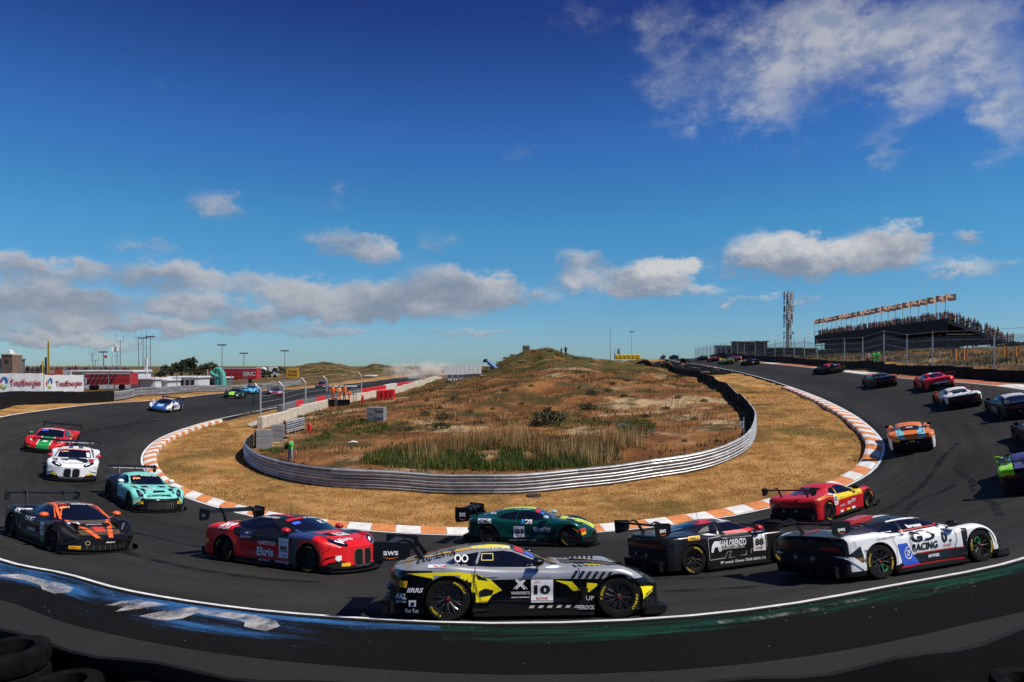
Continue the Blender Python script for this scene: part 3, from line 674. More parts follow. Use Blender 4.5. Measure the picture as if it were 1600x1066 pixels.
arch('wedge', xf=1.31, xr=-1.31, x0=-2.16, x1=2.24, bow=.36, rbow=.12,       # angular mid-engined wedge
  zt=[(-2.16,.84),(-2.08,.93),(-1.7,.97),(-1.3,1.03),(-.8,1.11),(-.4,1.165),(-.1,1.18),(.2,1.14),(.6,1.0),(1.0,.85),(1.15,.79),(1.4,.74),(1.8,.62),(2.05,.52),(2.24,.43)],
  zs=[(-2.16,.84),(-2.05,.91),(-1.7,.955),(-1.3,.95),(-.9,.89),(-.4,.82),(.2,.78),(.7,.79),(1.0,.835),(1.3,.85),(1.6,.77),(1.95,.59),(2.24,.43)],
  w=[(-2.16,.93),(-2.0,.99),(-1.65,1.02),(-1.3,1.02),(-.85,.985),(-.3,.93),(.4,.92),(.85,.965),(1.3,1.0),(1.65,.99),(1.95,.95),(2.24,.86)],
  g=[(-2.16,0),(-1.8,.15),(-1.3,.6),(-.8,1),(.75,1),(.98,.6),(1.12,0),(2.24,0)],
  wb=[(-2.16,.58),(-1.7,.60),(-1.3,.64),(-.8,.72),(-.2,.78),(.6,.78),(1.1,.74),(1.4,.60),(2.24,.45)],
  wc=[(-2.16,.36),(-1.7,.40),(-1.2,.44),(-.7,.50),(-.3,.53),(.1,.55),(.6,.63),(1.1,.68),(1.4,.45),(2.24,.30)],
  ws=(1.10,.12), rw=(-1.6,-.85), sg=[(-.95,.93),(-.70,1.02),(-.3,1.09),(.06,1.085),(.32,1.01),(.66,.885),(.84,.815),(.4,.805),(-.3,.83),(-.75,.87)], bp=-.42,
  mir=(.66,.90), wing=(-2.10,1.17,.34), nose='lambo')
arch('r8', xf=1.325, xr=-1.325, x0=-2.12, x1=2.18, bow=.34, rbow=.13,
  zt=[(-2.12,.86),(-2.03,.95),(-1.7,.99),(-1.3,1.06),(-.9,1.14),(-.5,1.20),(-.15,1.225),(.15,1.195),(.5,1.07),(.85,.92),(1.05,.84),(1.3,.80),(1.7,.70),(2.0,.59),(2.18,.49)],
  zs=[(-2.12,.85),(-2.0,.92),(-1.7,.96),(-1.3,.96),(-.9,.905),(-.4,.85),(.2,.82),(.7,.825),(1.0,.86),(1.3,.865),(1.6,.79),(1.9,.65),(2.18,.49)],
  w=[(-2.12,.91),(-1.95,.97),(-1.65,1.0),(-1.3,1.01),(-.85,.98),(-.3,.94),(.4,.935),(.85,.965),(1.3,1.0),(1.65,.985),(1.95,.94),(2.18,.87)],
  g=[(-2.12,0),(-1.75,.1),(-1.3,.6),(-.8,1),(.65,1),(.88,.6),(1.03,0),(2.18,0)],
  wb=[(-2.12,.60),(-1.7,.62),(-1.3,.66),(-.8,.74),(-.2,.79),(.5,.79),(1.0,.74),(1.3,.60),(2.18,.47)],
  wc=[(-2.12,.38),(-1.7,.42),(-1.2,.46),(-.7,.52),(-.3,.55),(.1,.57),(.5,.63),(1.0,.68),(1.3,.45),(2.18,.32)],
  ws=(1.0,.12), rw=(-1.75,-.75), sg=[(-.78,.96),(-.58,1.075),(-.25,1.135),(.06,1.13),(.32,1.05),(.64,.91),(.78,.85),(.4,.845),(-.3,.865),(-.6,.90)], bp=-.40,
  mir=(.64,.93), wing=(-2.12,1.20,.36), nose='audi')
arch('rear', xf=1.25, xr=-1.25, x0=-2.20, x1=2.10, bow=.36, rbow=.22,        # rear-engined coupe
  zt=[(-2.20,.78),(-2.1,.93),(-1.8,1.0),(-1.4,1.08),(-1.0,1.18),(-.5,1.27),(-.1,1.29),(.2,1.25),(.55,1.09),(.82,.93),(1.0,.86),(1.3,.82),(1.7,.74),(1.95,.63),(2.10,.50)],
  zs=[(-2.20,.78),(-2.05,.90),(-1.7,.97),(-1.25,.985),(-.85,.92),(-.4,.875),(.2,.855),(.7,.86),(1.0,.89),(1.25,.895),(1.6,.83),(1.9,.67),(2.10,.50)],
  w=[(-2.20,.86),(-2.0,.95),(-1.65,1.01),(-1.25,1.02),(-.85,.97),(-.3,.925),(.4,.92),(.85,.96),(1.25,.99),(1.6,.97),(1.9,.91),(2.10,.82)],
  g=[(-2.20,0),(-1.85,.1),(-1.4,.7),(-1.0,1),(.55,1),(.75,.5),(.9,0),(2.10,0)],
  wb=[(-2.20,.55),(-1.8,.60),(-1.3,.68),(-.8,.76),(-.2,.79),(.5,.79),(.9,.72),(1.2,.55),(2.10,.42)],
  wc=[(-2.20,.36),(-1.7,.44),(-1.2,.50),(-.7,.56),(-.3,.58),(.1,.59),(.5,.64),(.85,.66),(1.2,.42),(2.10,.30)],
  ws=(.84,.16), rw=(-1.6,-.75), sg=[(-1.15,1.0),(-.9,1.10),(-.5,1.185),(-.1,1.20),(.12,1.165),(.45,.99),(.6,.90),(.3,.885),(-.4,.90),(-.9,.94)], bp=-.45,
  mir=(.5,.96), wing=(-2.22,1.27,.36), nose='porsche')

def car_body(a):
    xf, xr, x0, x1 = a['xf'], a['xr'], a['x0'], a['x1']
    xs = set()
    n = int((x1-x0)/.075)
    for k in range(n+1): xs.add(round(x0+(x1-x0)*k/n, 4))
    for xw in (xf, xr):
        xs = {x for x in xs if abs(x-xw) > AR+.03 or x in (x0, x1)}
        for k in range(17): xs.add(round(xw+AR*math.cos(math.pi*k/16), 4))
        xs.add(round(xw+AR+.002, 4)); xs.add(round(xw-AR-.002, 4))
    xs = sorted(xs)
    def section(x):
        w, zs, zt, g, wb, wc = [a['f_'+t](x) for t in ('w', 'zs', 'zt', 'g', 'wb', 'wc')]
        rz = min(.095, (zs-SILL)*.3); wa = w*(.80+.08*g); wb = min(wb, wa-.02); zr = zs-rz; zl = SILL
        # tail and nose lift a little off the ground
        for xw in (xf, xr):
            if abs(x-xw) <= AR+1e-4: zl = max(zl, WZ+math.sqrt(max(0, AR*AR-(x-xw)**2)))
        zl = min(zl, zr-.01)
        def side(z):
            h = (z-SILL)/(zs-SILL); y = w*(1-.04*(max(0, .4-h)/.4)**2)
            t = (x-(xr+AR+.03))/((xf-AR-.03)-(xr+AR+.03))
            if 0 < t < 1: y -= .034*min(1, 4*t*(1-t)*1.4)*math.exp(-((h-.36)/.19)**2)   # gently scalloped door
            return y
        pts = []
        for k in range(14): z = zl+(zr-zl)*k/13; pts.append((side(z), z))
        for k in range(1, 6):
            an = k/5*math.pi/2; pts.append((wa+(w-wa)*math.cos(an)**.75, zr+rz*math.sin(an)))
        zb2 = (zt-.012)*(1-g)+(zs+.004)*g; zc = (zt-.004)*(1-g)+(zt-.06)*g
        for k in range(1, 4): t = k/3; s = t*t*(3-2*t); pts.append((wa+(wb-wa)*t, zs+(zb2-zs)*s))
        for k in range(1, 7): t = k/6; pts.append((wb+(wc-wb)*(t**(1+.35*g)), zb2+(zc-zb2)*t))
        for k in range(1, 6): t = k/5; pts.append((wc*(1-t), zc+(zt-zc)*(1-(1-t)**2.2)))
        return pts
    bow, rb = a['bow'], a['rbow']
    def warp(x, y, z):
        w = a['f_w'](x); s = max(0, (x-(x1-.85))/.85)**1.6; t = min(1.15, abs(y)/w)
        X = x-bow*s*t**2.4+.10*s*(.45-z)
        s2 = max(0, ((x0+.7)-x)/.7)**1.6; X += rb*s2*t**2.4
        return (X, y, z)
    m = MB(); secs = [section(x) for x in xs]; nr = len(secs[0])
    rows = []
    for x, sc in zip(xs, secs):
        r = [warp(x, -y, z) for y, z in sc]+[warp(x, y, z) for y, z in reversed(sc[:-1])]; rows.append(r)
    m.grid(rows)
    for x, sc in ((xs[0], secs[0]), (xs[-1], secs[-1])):
        cr = [[warp(x, -y+2*y*k/10, z) for k in range(11)] for y, z in sc]
        m.grid(cr)
    me = m.mesh(a['name']+'_body', mat('tmp', (1,1,1)), smooth=True)
    bm = bmesh.new(); bm.from_mesh(me); bmesh.ops.remove_doubles(bm, verts=bm.verts, dist=.0006); bmesh.ops.recalc_face_normals(bm, faces=bm.faces)
    # outward check
    c = max(bm.faces, key=lambda f: f.calc_center_median().z)
    if c.normal.z < 0: bmesh.ops.reverse_faces(bm, faces=bm.faces)
    bm.to_mesh(me); bm.free(); me.polygons.foreach_set('use_smooth', [True]*len(me.polygons)); me.set_sharp_from_angle(angle=R(42)); me.materials.clear()
    bvh = BVHTree.FromPolygons([v.co.copy() for v in me.vertices], [tuple(p.vertices) for p in me.polygons])
    return me, bvh
_bodies = {}
def get_body(n):
    if n not in _bodies: _bodies[n] = car_body(ARCH[n])
    return _bodies[n]

def paint(name, base, zones=(), metal=.0, rough=.42, coat=.22):
    """gloss paint; zones = [(colour, [(a,b,c,d) ...])]: painted where a*x + b*|y| + c*z > d for all"""
    m = bpy.data.materials.new(name); m.use_nodes = True; nt = m.node_tree; L = nt.links; b = nt.nodes['Principled BSDF']
    b.inputs['Roughness'].default_value = rough; b.inputs['Metallic'].default_value = metal; b.inputs['Coat Weight'].default_value = coat; b.inputs['Coat Roughness'].default_value = .05
    b.inputs['Base Color'].default_value = tuple(base)+(1,); b.inputs['Specular IOR Level'].default_value = .35
    if zones:
        tc = nt.nodes.new('ShaderNodeTexCoord'); sp = nt.nodes.new('ShaderNodeSeparateXYZ'); L.new(tc.outputs['Object'], sp.inputs[0])
        ab = nt.nodes.new('ShaderNodeMath'); ab.operation = 'ABSOLUTE'; L.new(sp.outputs[1], ab.inputs[0])
        cb = nt.nodes.new('ShaderNodeCombineXYZ'); L.new(sp.outputs[0], cb.inputs[0]); L.new(ab.outputs[0], cb.inputs[1]); L.new(sp.outputs[2], cb.inputs[2])
        cur = None
        for col, hps in zones:
            f = None
            for (p, q, r, d) in hps:
                dt = nt.nodes.new('ShaderNodeVectorMath'); dt.operation = 'DOT_PRODUCT'; L.new(cb.outputs[0], dt.inputs[0]); dt.inputs[1].default_value = (p, q, r)
                g = nt.nodes.new('ShaderNodeMath'); g.operation = 'GREATER_THAN'; L.new(dt.outputs['Value'], g.inputs[0]); g.inputs[1].default_value = d
                if f is None: f = g.outputs[0]
                else:
                    mu = nt.nodes.new('ShaderNodeMath'); mu.operation = 'MULTIPLY'; L.new(f, mu.inputs[0]); L.new(g.outputs[0], mu.inputs[1]); f = mu.outputs[0]
            mx = nt.nodes.new('ShaderNodeMix'); mx.data_type = 'RGBA'; L.new(f, mx.inputs[0])
            if cur is None: mx.inputs[6].default_value = tuple(base)+(1,)
            else: L.new(cur, mx.inputs[6])
            mx.inputs[7].default_value = tuple(col)+(1,); cur = mx.outputs[2]
        L.new(cur, b.inputs['Base Color'])
    return m
def vinyl(col, name=None):
    k = name or 'vinyl_%d_%d_%d' % tuple(int(c*999) for c in col); return mat(k, col, .40, coat=.2, spec=.35)
M_GLASS = mat('dark_glass', (.004, .005, .008), .05, coat=.5, spec=.5)
M_BLK = mat('gloss_black', (.004, .004, .005), .38, coat=.08, spec=.25); M_MBLK = mat('matt_black', (.005, .005, .005), .7, spec=.25)
M_CARB = mat('carbon', (.006, .006, .006), .5, coat=.05, noise=.3, nscale=60, spec=.22)
M_RUB = mat('tyre_rubber', (.008, .008, .008), .85, noise=.2, nscale=20, spec=.15); M_RIM = mat('rim_black', (.018, .018, .019), .5, metal=.4, coat=.05)
M_DISC = mat('brake_disc', (.12, .11, .10), .4, metal=.8); M_YEL = mat('tyre_yellow', (.75, .52, .02), .6); M_HUB = mat('hub_red', (.45, .02, .015), .35, metal=.5)
M_W = vinyl((.80, .80, .80)); M_K = vinyl((.009, .009, .010)); M_RED = vinyl((.55, .015, .02)); M_PIR = vinyl((.85, .50, .01)); M_TAIL = mat('tail_red', (.30, .005, .008), .15, coat=1); M_LAMP = mat('lamp_glass', (.32, .34, .36), .12, metal=.7, coat=1)
M_DRL = mat('lamp_bright', (.8, .82, .85), .2, emit=.25); M_ORANGE = vinyl((.80, .16, .02)); M_SCREEN = mat('led_blue', (.05, .10, .55), .4, emit=.4); M_LED = mat('led_orange', (1, .45, .2), .4, emit=1.0)

_txt = {}
def text_mesh(s, italic=0.0, bold=0.0):
    k = (s, italic, bold)
    if k in _txt: return _txt[k]
    c = bpy.data.curves.new('t', 'FONT'); c.body = s; c.size = 1; c.shear = italic; c.offset = bold; c.resolution_u = 2; c.fill_mode = 'FRONT'
    o = bpy.data.objects.new('t', c); me = bpy.data.meshes.new_from_object(o)
    vs = np.array([v.co[:2] for v in me.vertices]) if len(me.vertices) else np.zeros((1, 2)); fs = [tuple(p.vertices) for p in me.polygons]
    bpy.data.objects.remove(o); bpy.data.curves.remove(c); bpy.data.meshes.remove(me)
    lo, hi = vs.min(0), vs.max(0); vs = (vs-(lo+hi)/2)/np.maximum(hi-lo, 1e-6); _txt[k] = (vs, fs); return _txt[k]

def wheel_meshes():
    t = MB(); t.lathe([(.222,-.135),(.30,-.148),(.326,-.142),(.338,-.12),(.340,-.06),(.340,.06),(.338,.12),(.326,.142),(.30,.148),(.222,.135)], n=40)
    tyre = t.mesh('tyre', M_RUB, smooth=30)
    r = MB()   # rim, outer face towards -y
    r.lathe([(.232,-.138),(.238,-.128),(.222,-.118),(.212,-.06),(.208,.05),(.212,.13)], n=36)
    r.lathe([(.208,-.02),(.05,-.02)], n=24, mi=1)
    for k in range(10):
        for s in (-1, 1):
            an = 2*math.pi*k/10; a0 = an+s*.10; a1 = an+s*.045+.0
            p0 = (.055*math.cos(a0), -.085, .055*math.sin(a0)); p1 = (.13*math.cos(a1), -.112, .13*math.sin(a1)); p2 = (.226*math.cos(an+s*.13), -.122, .226*math.sin(an+s*.13))
            r.tube([p0, p1, p2], [.013, .011, .010], n=5)
    r.lathe([(.001,-.118),(.030,-.118),(.036,-.10),(.062,-.088),(.068,-.07)], n=16)
    rim = r.mesh('rim', [M_RIM, M_DISC], smooth=40)
    h = MB(); h.lathe([(.001,-.126),(.020,-.126),(.024,-.119)], n=10); hub = h.mesh('wheel_nut', M_HUB, smooth=40)
    l = MB()
    for s, c0, wd in (('PIRELLI', 100, 52), ('P ZERO', 280, 46), ('PIRELLI', 10, 0)):
        if not wd: continue
        vs, fs = text_mesh(s, 0, .02); V = []
        for u, v in vs:
            an = R(c0-u*wd); rr = .276+v*.034; V.append((rr*math.cos(an), -.1465-.004*(1-abs(v))*1.0, rr*math.sin(an)))
        l.add(V, fs)
    let = l.mesh('tyre_lettering', M_YEL)
    return tyre, rim, hub, let
WHEEL = wheel_meshes()

FINE = {'lettering', 'grille_slat', 'louvre', 'panel_gap', 'door_gap', 'pinstripe', 'sill_lettering', 'engine_louvre', 'emblem', 'grille_frame', 'door_pillar', 'wiper', 'window_vent'}
class Car:
    def __init__(s, arch_name, pt, label, group='race cars on the track', seed=0, acc=M_CARB):
        s.a = a = ARCH[arch_name]; s.me, s.bvh = get_body(arch_name); s.acc = acc
        s.root = thing('race_car', label, 'race car', group=group)
        me = s.me.copy(); me.materials.append(pt); s.body = link('body', me, s.root); s.pt = pt
        s.batch = {}
    # --- decals
    def _cast(s, view, u, v, lay):
        off = .004+.0034*lay
        if view in ('R', 'L'):
            sg = -1 if view == 'R' else 1
            h = s.bvh.ray_cast(Vector((u, sg*3, v)), Vector((0, -sg, 0)))
            if h[0] is None or h[0].y*sg < .25: return None
        elif view == 'T': h = s.bvh.ray_cast(Vector((u, v, 3)), Vector((0, 0, -1)))
        elif view == 'F': h = s.bvh.ray_cast(Vector((5, u, v)), Vector((-1, 0, 0)))
        elif view == 'B': h = s.bvh.ray_cast(Vector((-5, u, v)), Vector((1, 0, 0)))
        if h[0] is None: return None
        n = h[1]
        if view == 'T' and abs(n.z) < .22: return None
        d = {'R': Vector((0,-1,0)), 'L': Vector((0,1,0)), 'T': Vector((0,0,1)), 'F': Vector((1,0,0)), 'B': Vector((-1,0,0))}[view]
        if n.dot(d) < 0: n = -n
        return h[0]+n*off
    def _put(s, view, vs, fs, mt, name, lay, parent=None):
        P = [s._cast(view, u, v, lay) for u, v in vs]; fs = [f for f in fs if all(P[i] is not None for i in f)]
        if not fs: return None
        P = [p if p is not None else (0, 0, .4) for p in P]
        fine = name in FINE; key = (name, mt.name, view) if fine else (name, mt.name, view, len(s.batch))
        s.batch.setdefault(key, (MB(), mt, name))[0].add(P, fs)
    def flush(s):
        for (mb, mt, name) in s.batch.values():
            o = mb.build(name, mt, s.root, fix=False)
            if name in FINE: o['kind'] = 'stuff'
            bm = bmesh.new(); bm.from_mesh(o.data); bmesh.ops.delete(bm, geom=[v for v in bm.verts if not v.link_faces], context='VERTS'); bm.to_mesh(o.data); bm.free()
        s.batch = {}
    def poly(s, view, pts, mt, name='livery_panel', lay=0, smooth=False, step=.06):
        views = ('R', 'L') if view == 'S' else (view,)
        if smooth:
            q = [Vector((x, y, 0)) for x, y in pts]; q = crom(q+[q[0]], 4)[:-1]; pts = [(p.x, p.y) for p in q]
        bm = bmesh.new(); bm.faces.new([bm.verts.new((x, y, 0)) for x, y in pts]); bmesh.ops.triangulate(bm, faces=bm.faces[:])
        for ax in (0, 1):
            lo, hi = min(p[ax] for p in pts), max(p[ax] for p in pts); n = int((hi-lo)/step)
            for k in range(1, n+1):
                co = [0,0,0]; co[ax] = lo+(hi-lo)*k/(n+1); no = [0,0,0]; no[ax] = 1
                bmesh.ops.bisect_plane(bm, geom=bm.verts[:]+bm.edges[:]+bm.faces[:], plane_co=co, plane_no=no)
        bm.verts.index_update(); vs = [(v.co.x, v.co.y) for v in bm.verts]; fs = [tuple(v.index for v in f.verts) for f in bm.faces]; bm.free()
        for vw in views: s._put(vw, vs, fs, mt, name, lay)
    def mirror_poly(s, view, pts, mt, name, lay=0, smooth=False, step=.06):
        """F, B, T views: pts and their mirror image"""
        if view == 'T': a, b = pts, [(x, -y) for x, y in pts]
        else: a, b = pts, [(-y, z) for y, z in pts]
        s.poly(view, a, mt, name, lay, smooth, step); s.poly(view, b, mt, name, lay, smooth, step)
    def line(s, view, pts, wd, mt=None, name='panel_gap', lay=1):
        mt = mt or M_MBLK
        for (a, b) in zip(pts, pts[1:]):
            d = Vector((b[0]-a[0], b[1]-a[1])); L_ = d.length
            if L_ < 1e-5: continue
            n = Vector((-d.y, d.x))/L_*wd/2; k = max(1, int(L_/.05)); vs = []
            for i in range(k+1): p = Vector(a)+d*i/k; vs += [tuple(p+n), tuple(p-n)]
            fs = [(2*i, 2*i+1, 2*i+3, 2*i+2) for i in range(k)]
            for vw in (('R', 'L') if view == 'S' else (view,)): s._put(vw, vs, fs, mt, name, lay)
    def text(s, view, t, cx, cz, w, h, mt, italic=0., bold=.015, lay=3, rot=0., name='lettering'):
        vs, fs = text_mesh(t, italic, bold); ca, sa = math.cos(rot), math.sin(rot)
        for vw in (('R', 'L') if view == 'S' else (view,)):
            out = []
            for u, v in vs:
                u, v = u*w, v*h; u, v = u*ca-v*sa, u*sa+v*ca
                if vw == 'R': out.append((cx+u, cz+v))
                elif vw == 'L': out.append((cx-u, cz+v))
                elif vw == 'T': out.append((cx-v, cz+u))        # read from the front of the car
                elif vw == 'TB': out.append((cx+v, cz-u))       # read from behind
                elif vw == 'F': out.append((cx+u, cz+v))
                elif vw == 'B': out.append((cx-u, cz+v))
            s._put('T' if vw == 'TB' else vw, out, fs, mt, name, lay)
    def rect(s, view, cx, cz, w, h, mt, name='livery_panel', lay=2, skew=0.):
        s.poly(view, [(cx-w/2-skew, cz-h/2), (cx+w/2-skew, cz-h/2), (cx+w/2+skew, cz+h/2), (cx-w/2+skew, cz+h/2)], mt, name, lay)
    def number(s, view, n, cx, cz, w=.32, h=.36, skew=0.):
        if view == 'T':
            s.poly('T', [(cx-h/2, cz-w/2), (cx+h/2, cz-w/2), (cx+h/2, cz+w/2), (cx-h/2, cz+w/2)], M_W, 'number_board', 2)
            s.text('T', n, cx-.0, cz, w*.8, h*.55, M_K, bold=.03); return
        s.rect(view, cx, cz, w, h, M_W, 'number_board', 2, skew); s.text(view, n, cx, cz+h*.06, w*.74, h*.42, M_K, italic=.0, bold=.045)
        s.text(view, 'ROWE', cx, cz-h*.33, w*.52, h*.12, M_RED, bold=.02); s.text(view, 'GT', cx-w*.2, cz+h*.40, w*.28, h*.08, M_RED, italic=.3)
    # --- standard pieces
    def glass(s, side_color=None, detail=True):
        a = s.a; x1, x0 = a['ws']; n = 8
        f = a['f_wc']
        up = [(x0+(x1-x0)*k/n, f(x0+(x1-x0)*k/n)-.02) for k in range(n+1)]
        up = [(up[0][0], up[0][1])]+up[1:]
        # bulge front and top edges of the screen forwards
        fr = [(x1+.05*(1-(j/4)**2), up[-1][1]*j/4) for j in range(4, -5, -1)]
        rr = [(x0+.03*(1-(j/4)**2), up[0][1]*j/4) for j in range(-4, 5)]
        s.poly('T', up[1:-1]+fr+[(x, -y) for x, y in reversed(up[1:-1])]+rr, M_GLASS, 'windscreen', 0)
        r0, r1 = a['rw']; up = [(r0+(r1-r0)*k/n, f(r0+(r1-r0)*k/n)-.05) for k in range(n+1)]
        s.poly('T', up+[(x, -y) for x, y in reversed(up)], M_GLASS, 'rear_window', 0)
        s.poly('S', a['sg'], M_GLASS, 'side_window', 0, smooth=False, step=.07)
        if detail:
            bp = a['bp']; zb = min(z for x, z in a['sg']); s.line('S', [(bp-.02, zb+.03), (bp+.05, kz(1.13))], .035, s.pt if side_color is None else side_color, 'door_pillar', 1)
            xd = a['xf']-AR-.26; q0 = a['ws'][0]+.08; x1 = a['x1']
            for sg in (-1, 1): s.line('T', [(q0, sg*.70), (q0+.5, sg*.66), (x1-.55, sg*.56), (x1-.30, sg*.30), (x1-.26, 0)], .009, M_MBLK, 'panel_gap', 3)
            s.line('S', [(a['xf']+AR+.02, .50), (a['xf']+AR+.10, .56), (a['xf']+AR+.16, .66)], .008, M_MBLK, 'panel_gap', 3); s.line('S', [(a['xr']-AR-.02, .52), (a['xr']-AR-.14, .60), (a['xr']-AR-.18, .80)], .008, M_MBLK, 'panel_gap', 3); s.line('S', [(a['xr']+AR+.04, .24), (a['xr']+AR+.06, .55), (a['xr']+AR-.02, .78)], .008, M_MBLK, 'panel_gap', 3)
            s.line('S', [(bp-.03, zb+.01), (bp-.06, .62), (bp+.06, .30), (xd-.05, .28), (xd+.04, .55), (xd+.03, zb+.03)], .010, M_MBLK, 'door_gap', 3)
    def running_gear(s, hub=None):
        a = s.a
        for x in (a['xf'], a['xr']):
            for sg in (-1, 1):
                y = sg*(a['f_w'](x)-.165)
                w = link('wheel', WHEEL[0], s.root); w.location = (x, y, WZ); w.rotation_euler = (0, R(random.uniform(0, 360)) if sg < 0 else 0, 0 if sg < 0 else math.pi)
                for nm, me in (('rim', WHEEL[1]), ('wheel_nut', WHEEL[2]), ('tyre_lettering', WHEEL[3])): (link(nm, me, w) if nm != 'tyre_lettering' else tag(link(nm, me, w), kind='stuff'))
        for x in (a['xf'], a['xr']):
            for sg in (-1, 1):
                pts = []
                for k in range(15):
                    an = math.pi*(.02+.96*k/14); X, Z = x+AR*math.cos(an), WZ+AR*math.sin(an); h = s.bvh.ray_cast(Vector((X*1.0+.012*math.cos(an), sg*3, Z+.012*math.sin(an))), Vector((0, -sg, 0)))
                    if h[0] is not None and h[0].y*sg > .5: pts.append((X, h[0].y+sg*.002, Z))
                if len(pts) > 3: m = MB(); m.tube(pts, .011, 5); m.build('arch_lip', M_MBLK, s.root, smooth=True)
        # floor, wheel wells
        m = MB(); xs = [a['x0']+.1, a['xr']-AR-.02]; 
        m.box((0, 0, .105), (a['xf']-a['xr']-2*AR-.02, 1.84, .07)); 
        m.box(((a['x0']+a['xr']-AR)/2+.03, 0, .22), (a['xr']-AR-a['x0']-.08, 1.66, .2)); m.box(((a['x1']+a['xf']+AR)/2-.16, 0, .16), (a['x1']-a['xf']-AR-.25, 1.5, .12))
        m.box((0, 0, .40), (a['x1']-a['x0']-.9, 1.10, .44))
        for x in (a['xf'], a['xr']):
            w = a['f_w'](x)
            for sg in (-1, 1):
                rws = []
                for k in range(13):
                    an = math.pi*(-.08+1.16*k/12); c, z = math.cos(an)*(AR+.004), WZ+math.sin(an)*(AR+.004)
                    rws.append([(x+c, sg*(w-.018), z), (x+c, sg*.5, z)])
                m.grid(rws); m.box((x, sg*.53, .42), (2*AR, .03, .66))
        m.build('underfloor', M_MBLK, s.root)
    def aero(s, splitter=M_CARB, skirt=M_CARB, wing_mat=M_CARB, plate=M_BLK, aws=True, wing_text=None, neck=.52, plate_size=(.46, .30), logo=True):
        a = s.a; x1, xf = a['x1'], a['xf']
        # splitter
        pts = [(xf+AR+.01, .99)]
        for k in range(0, 9): t = 1-k/8; pts.append((x1+.17-a['bow']*1.0*(t**2.4), .97*t))
        full = pts+[(x, -y) for x, y in reversed(pts[:-1])]
        m = MB(); m.prism(full, .06, .082); m.build('splitter', splitter, s.root)
        for sg in (-1, 1):
            m = MB(); m.prism([(xf+AR+.03, sg*1.0), (xf+AR+.34, sg*.985), (xf+AR+.34, sg*.972), (xf+AR+.03, sg*.987)], .082, .20)
            for zz, xx in ((.27, .16), (.40, .12)):
                P = []
                for q in range(5):
                    X = xf+AR+xx+.055*q-.04; h = s.bvh.ray_cast(Vector((X, sg*3, zz)), Vector((0, -sg, 0)))
                    if h[0] is not None and h[0].y*sg > .3: P.append((h[0].copy(), q))
                if len(P) > 1: m.grid([[p+Vector((0, -sg*.01, .02*q-.03)), p+Vector((0, sg*(.075-.012*q), .02*q-.03))] for p, q in P])
            m.build('dive_plane', splitter, s.root)
            m = MB(); m.prism([(a['xr']+AR+.02, sg*.98), (xf-AR-.02, sg*.99), (xf-AR-.02, sg*.86), (a['xr']+AR+.02, sg*.86)], .065, .105); m.build('side_skirt', skirt, s.root)
        # rear diffuser
        m = MB(); xb = a['x0']; m.prism([(xb+.55, .10), (xb-.06, .30), (xb-.06, .33), (xb+.55, .30)], -.82, .82, 'xz')
        for y in (-.8, -.5, -.2, .2, .5, .8): m.prism([(xb+.5, .09), (xb-.05, .12), (xb-.07, .32), (xb+.5, .30)], y-.008, y+.008, 'xz')
        m.build('diffuser', M_CARB, s.root)
        # wing
        wx, wz, ch = a['wing']; sp = .95
        foil = [(0, 0), (.03, .035), (.12, .05), (.24, .042), (.36, .03), (.36, .022), (.22, .005), (.10, -.012), (.03, -.012)]
        def fp(u, v, k): return (wx+.19-u*ch/.36, wz+v-u*.02)
        m = MB(); rw = []
        for k in range(9):
            y = -sp+2*sp*k/8; dz = .025*(1-abs(y/sp)**2); rw.append([(wx+.19-u*ch/.36, y, wz+v+u*.16-dz*0) for u, v in foil])
        m.grid(rw, close=True); m.build('rear_wing', wing_mat, s.root, smooth=40)
        for sg in (-1, 1):
            pl, ph = plate_size
            poly = [(wx+.24, wz-ph*.40), (wx+.25, wz+.07), (wx+.20, wz+.10), (wx-pl+.24, wz+.13), (wx-pl+.22, wz+.11), (wx-pl+.22, wz-ph*.55), (wx-pl+.27, wz-ph*.72), (wx+.17, wz-ph*.62)]
            m = MB(); m.prism(poly, sg*sp, sg*(sp+.018), 'xz'); ep = m.build('wing_end_plate', plate, s.root)
            if logo:
                vs, fs = text_mesh('aws', 0, .02); mb = MB(); d = 1 if sg < 0 else -1; y = sg*(sp+.0215); cx, cz = wx-pl/2+.22, wz-ph*.22
                mb.add([(cx+d*u*pl*.42, y, cz+v*ph*.26) for u, v in vs], fs); mb.build('lettering', M_W, ep)['kind'] = 'stuff'
                mb = MB(); n = 10; aa = [(cx+d*pl*.24*(2*k/n-1), cz-ph*.22-ph*.075*math.sin(math.pi*k/n)) for k in range(n+1)]
                mb.grid([[(x, y, z), (x, y, z-ph*.05*math.sin(math.pi*(k+.4)/(n+.8)))] for k, (x, z) in enumerate(aa)]); mb.build('logo_arc', M_ORANGE, ep)
            # swan-neck pylon
            yb = sg*neck; zt = a['f_zt'](wx+.42)-.03
            poly = [(wx+.46, zt-.02), (wx+.36, zt-.02), (wx+.205, wz+.045), (wx+.14, wz+.095), (wx+.02, wz+.08), (wx+.02, wz+.05), (wx-.01, wz+.095), (wx+.13, wz+.135), (wx+.24, wz+.09), (wx+.31, wz-.02)]
            m = MB(); m.prism(poly, yb-.012, yb+.012, 'xz'); m.build('wing_pylon', M_BLK, s.root)
        if wing_text:
            vs, fs = text_mesh(wing_text, .1, .02); mb = MB(); mb.add([(wx+.205+.004, u*1.5, wz+.012+v*.045) for u, v in vs], fs); mb.build('lettering', M_W, s.root)['kind'] = 'stuff'
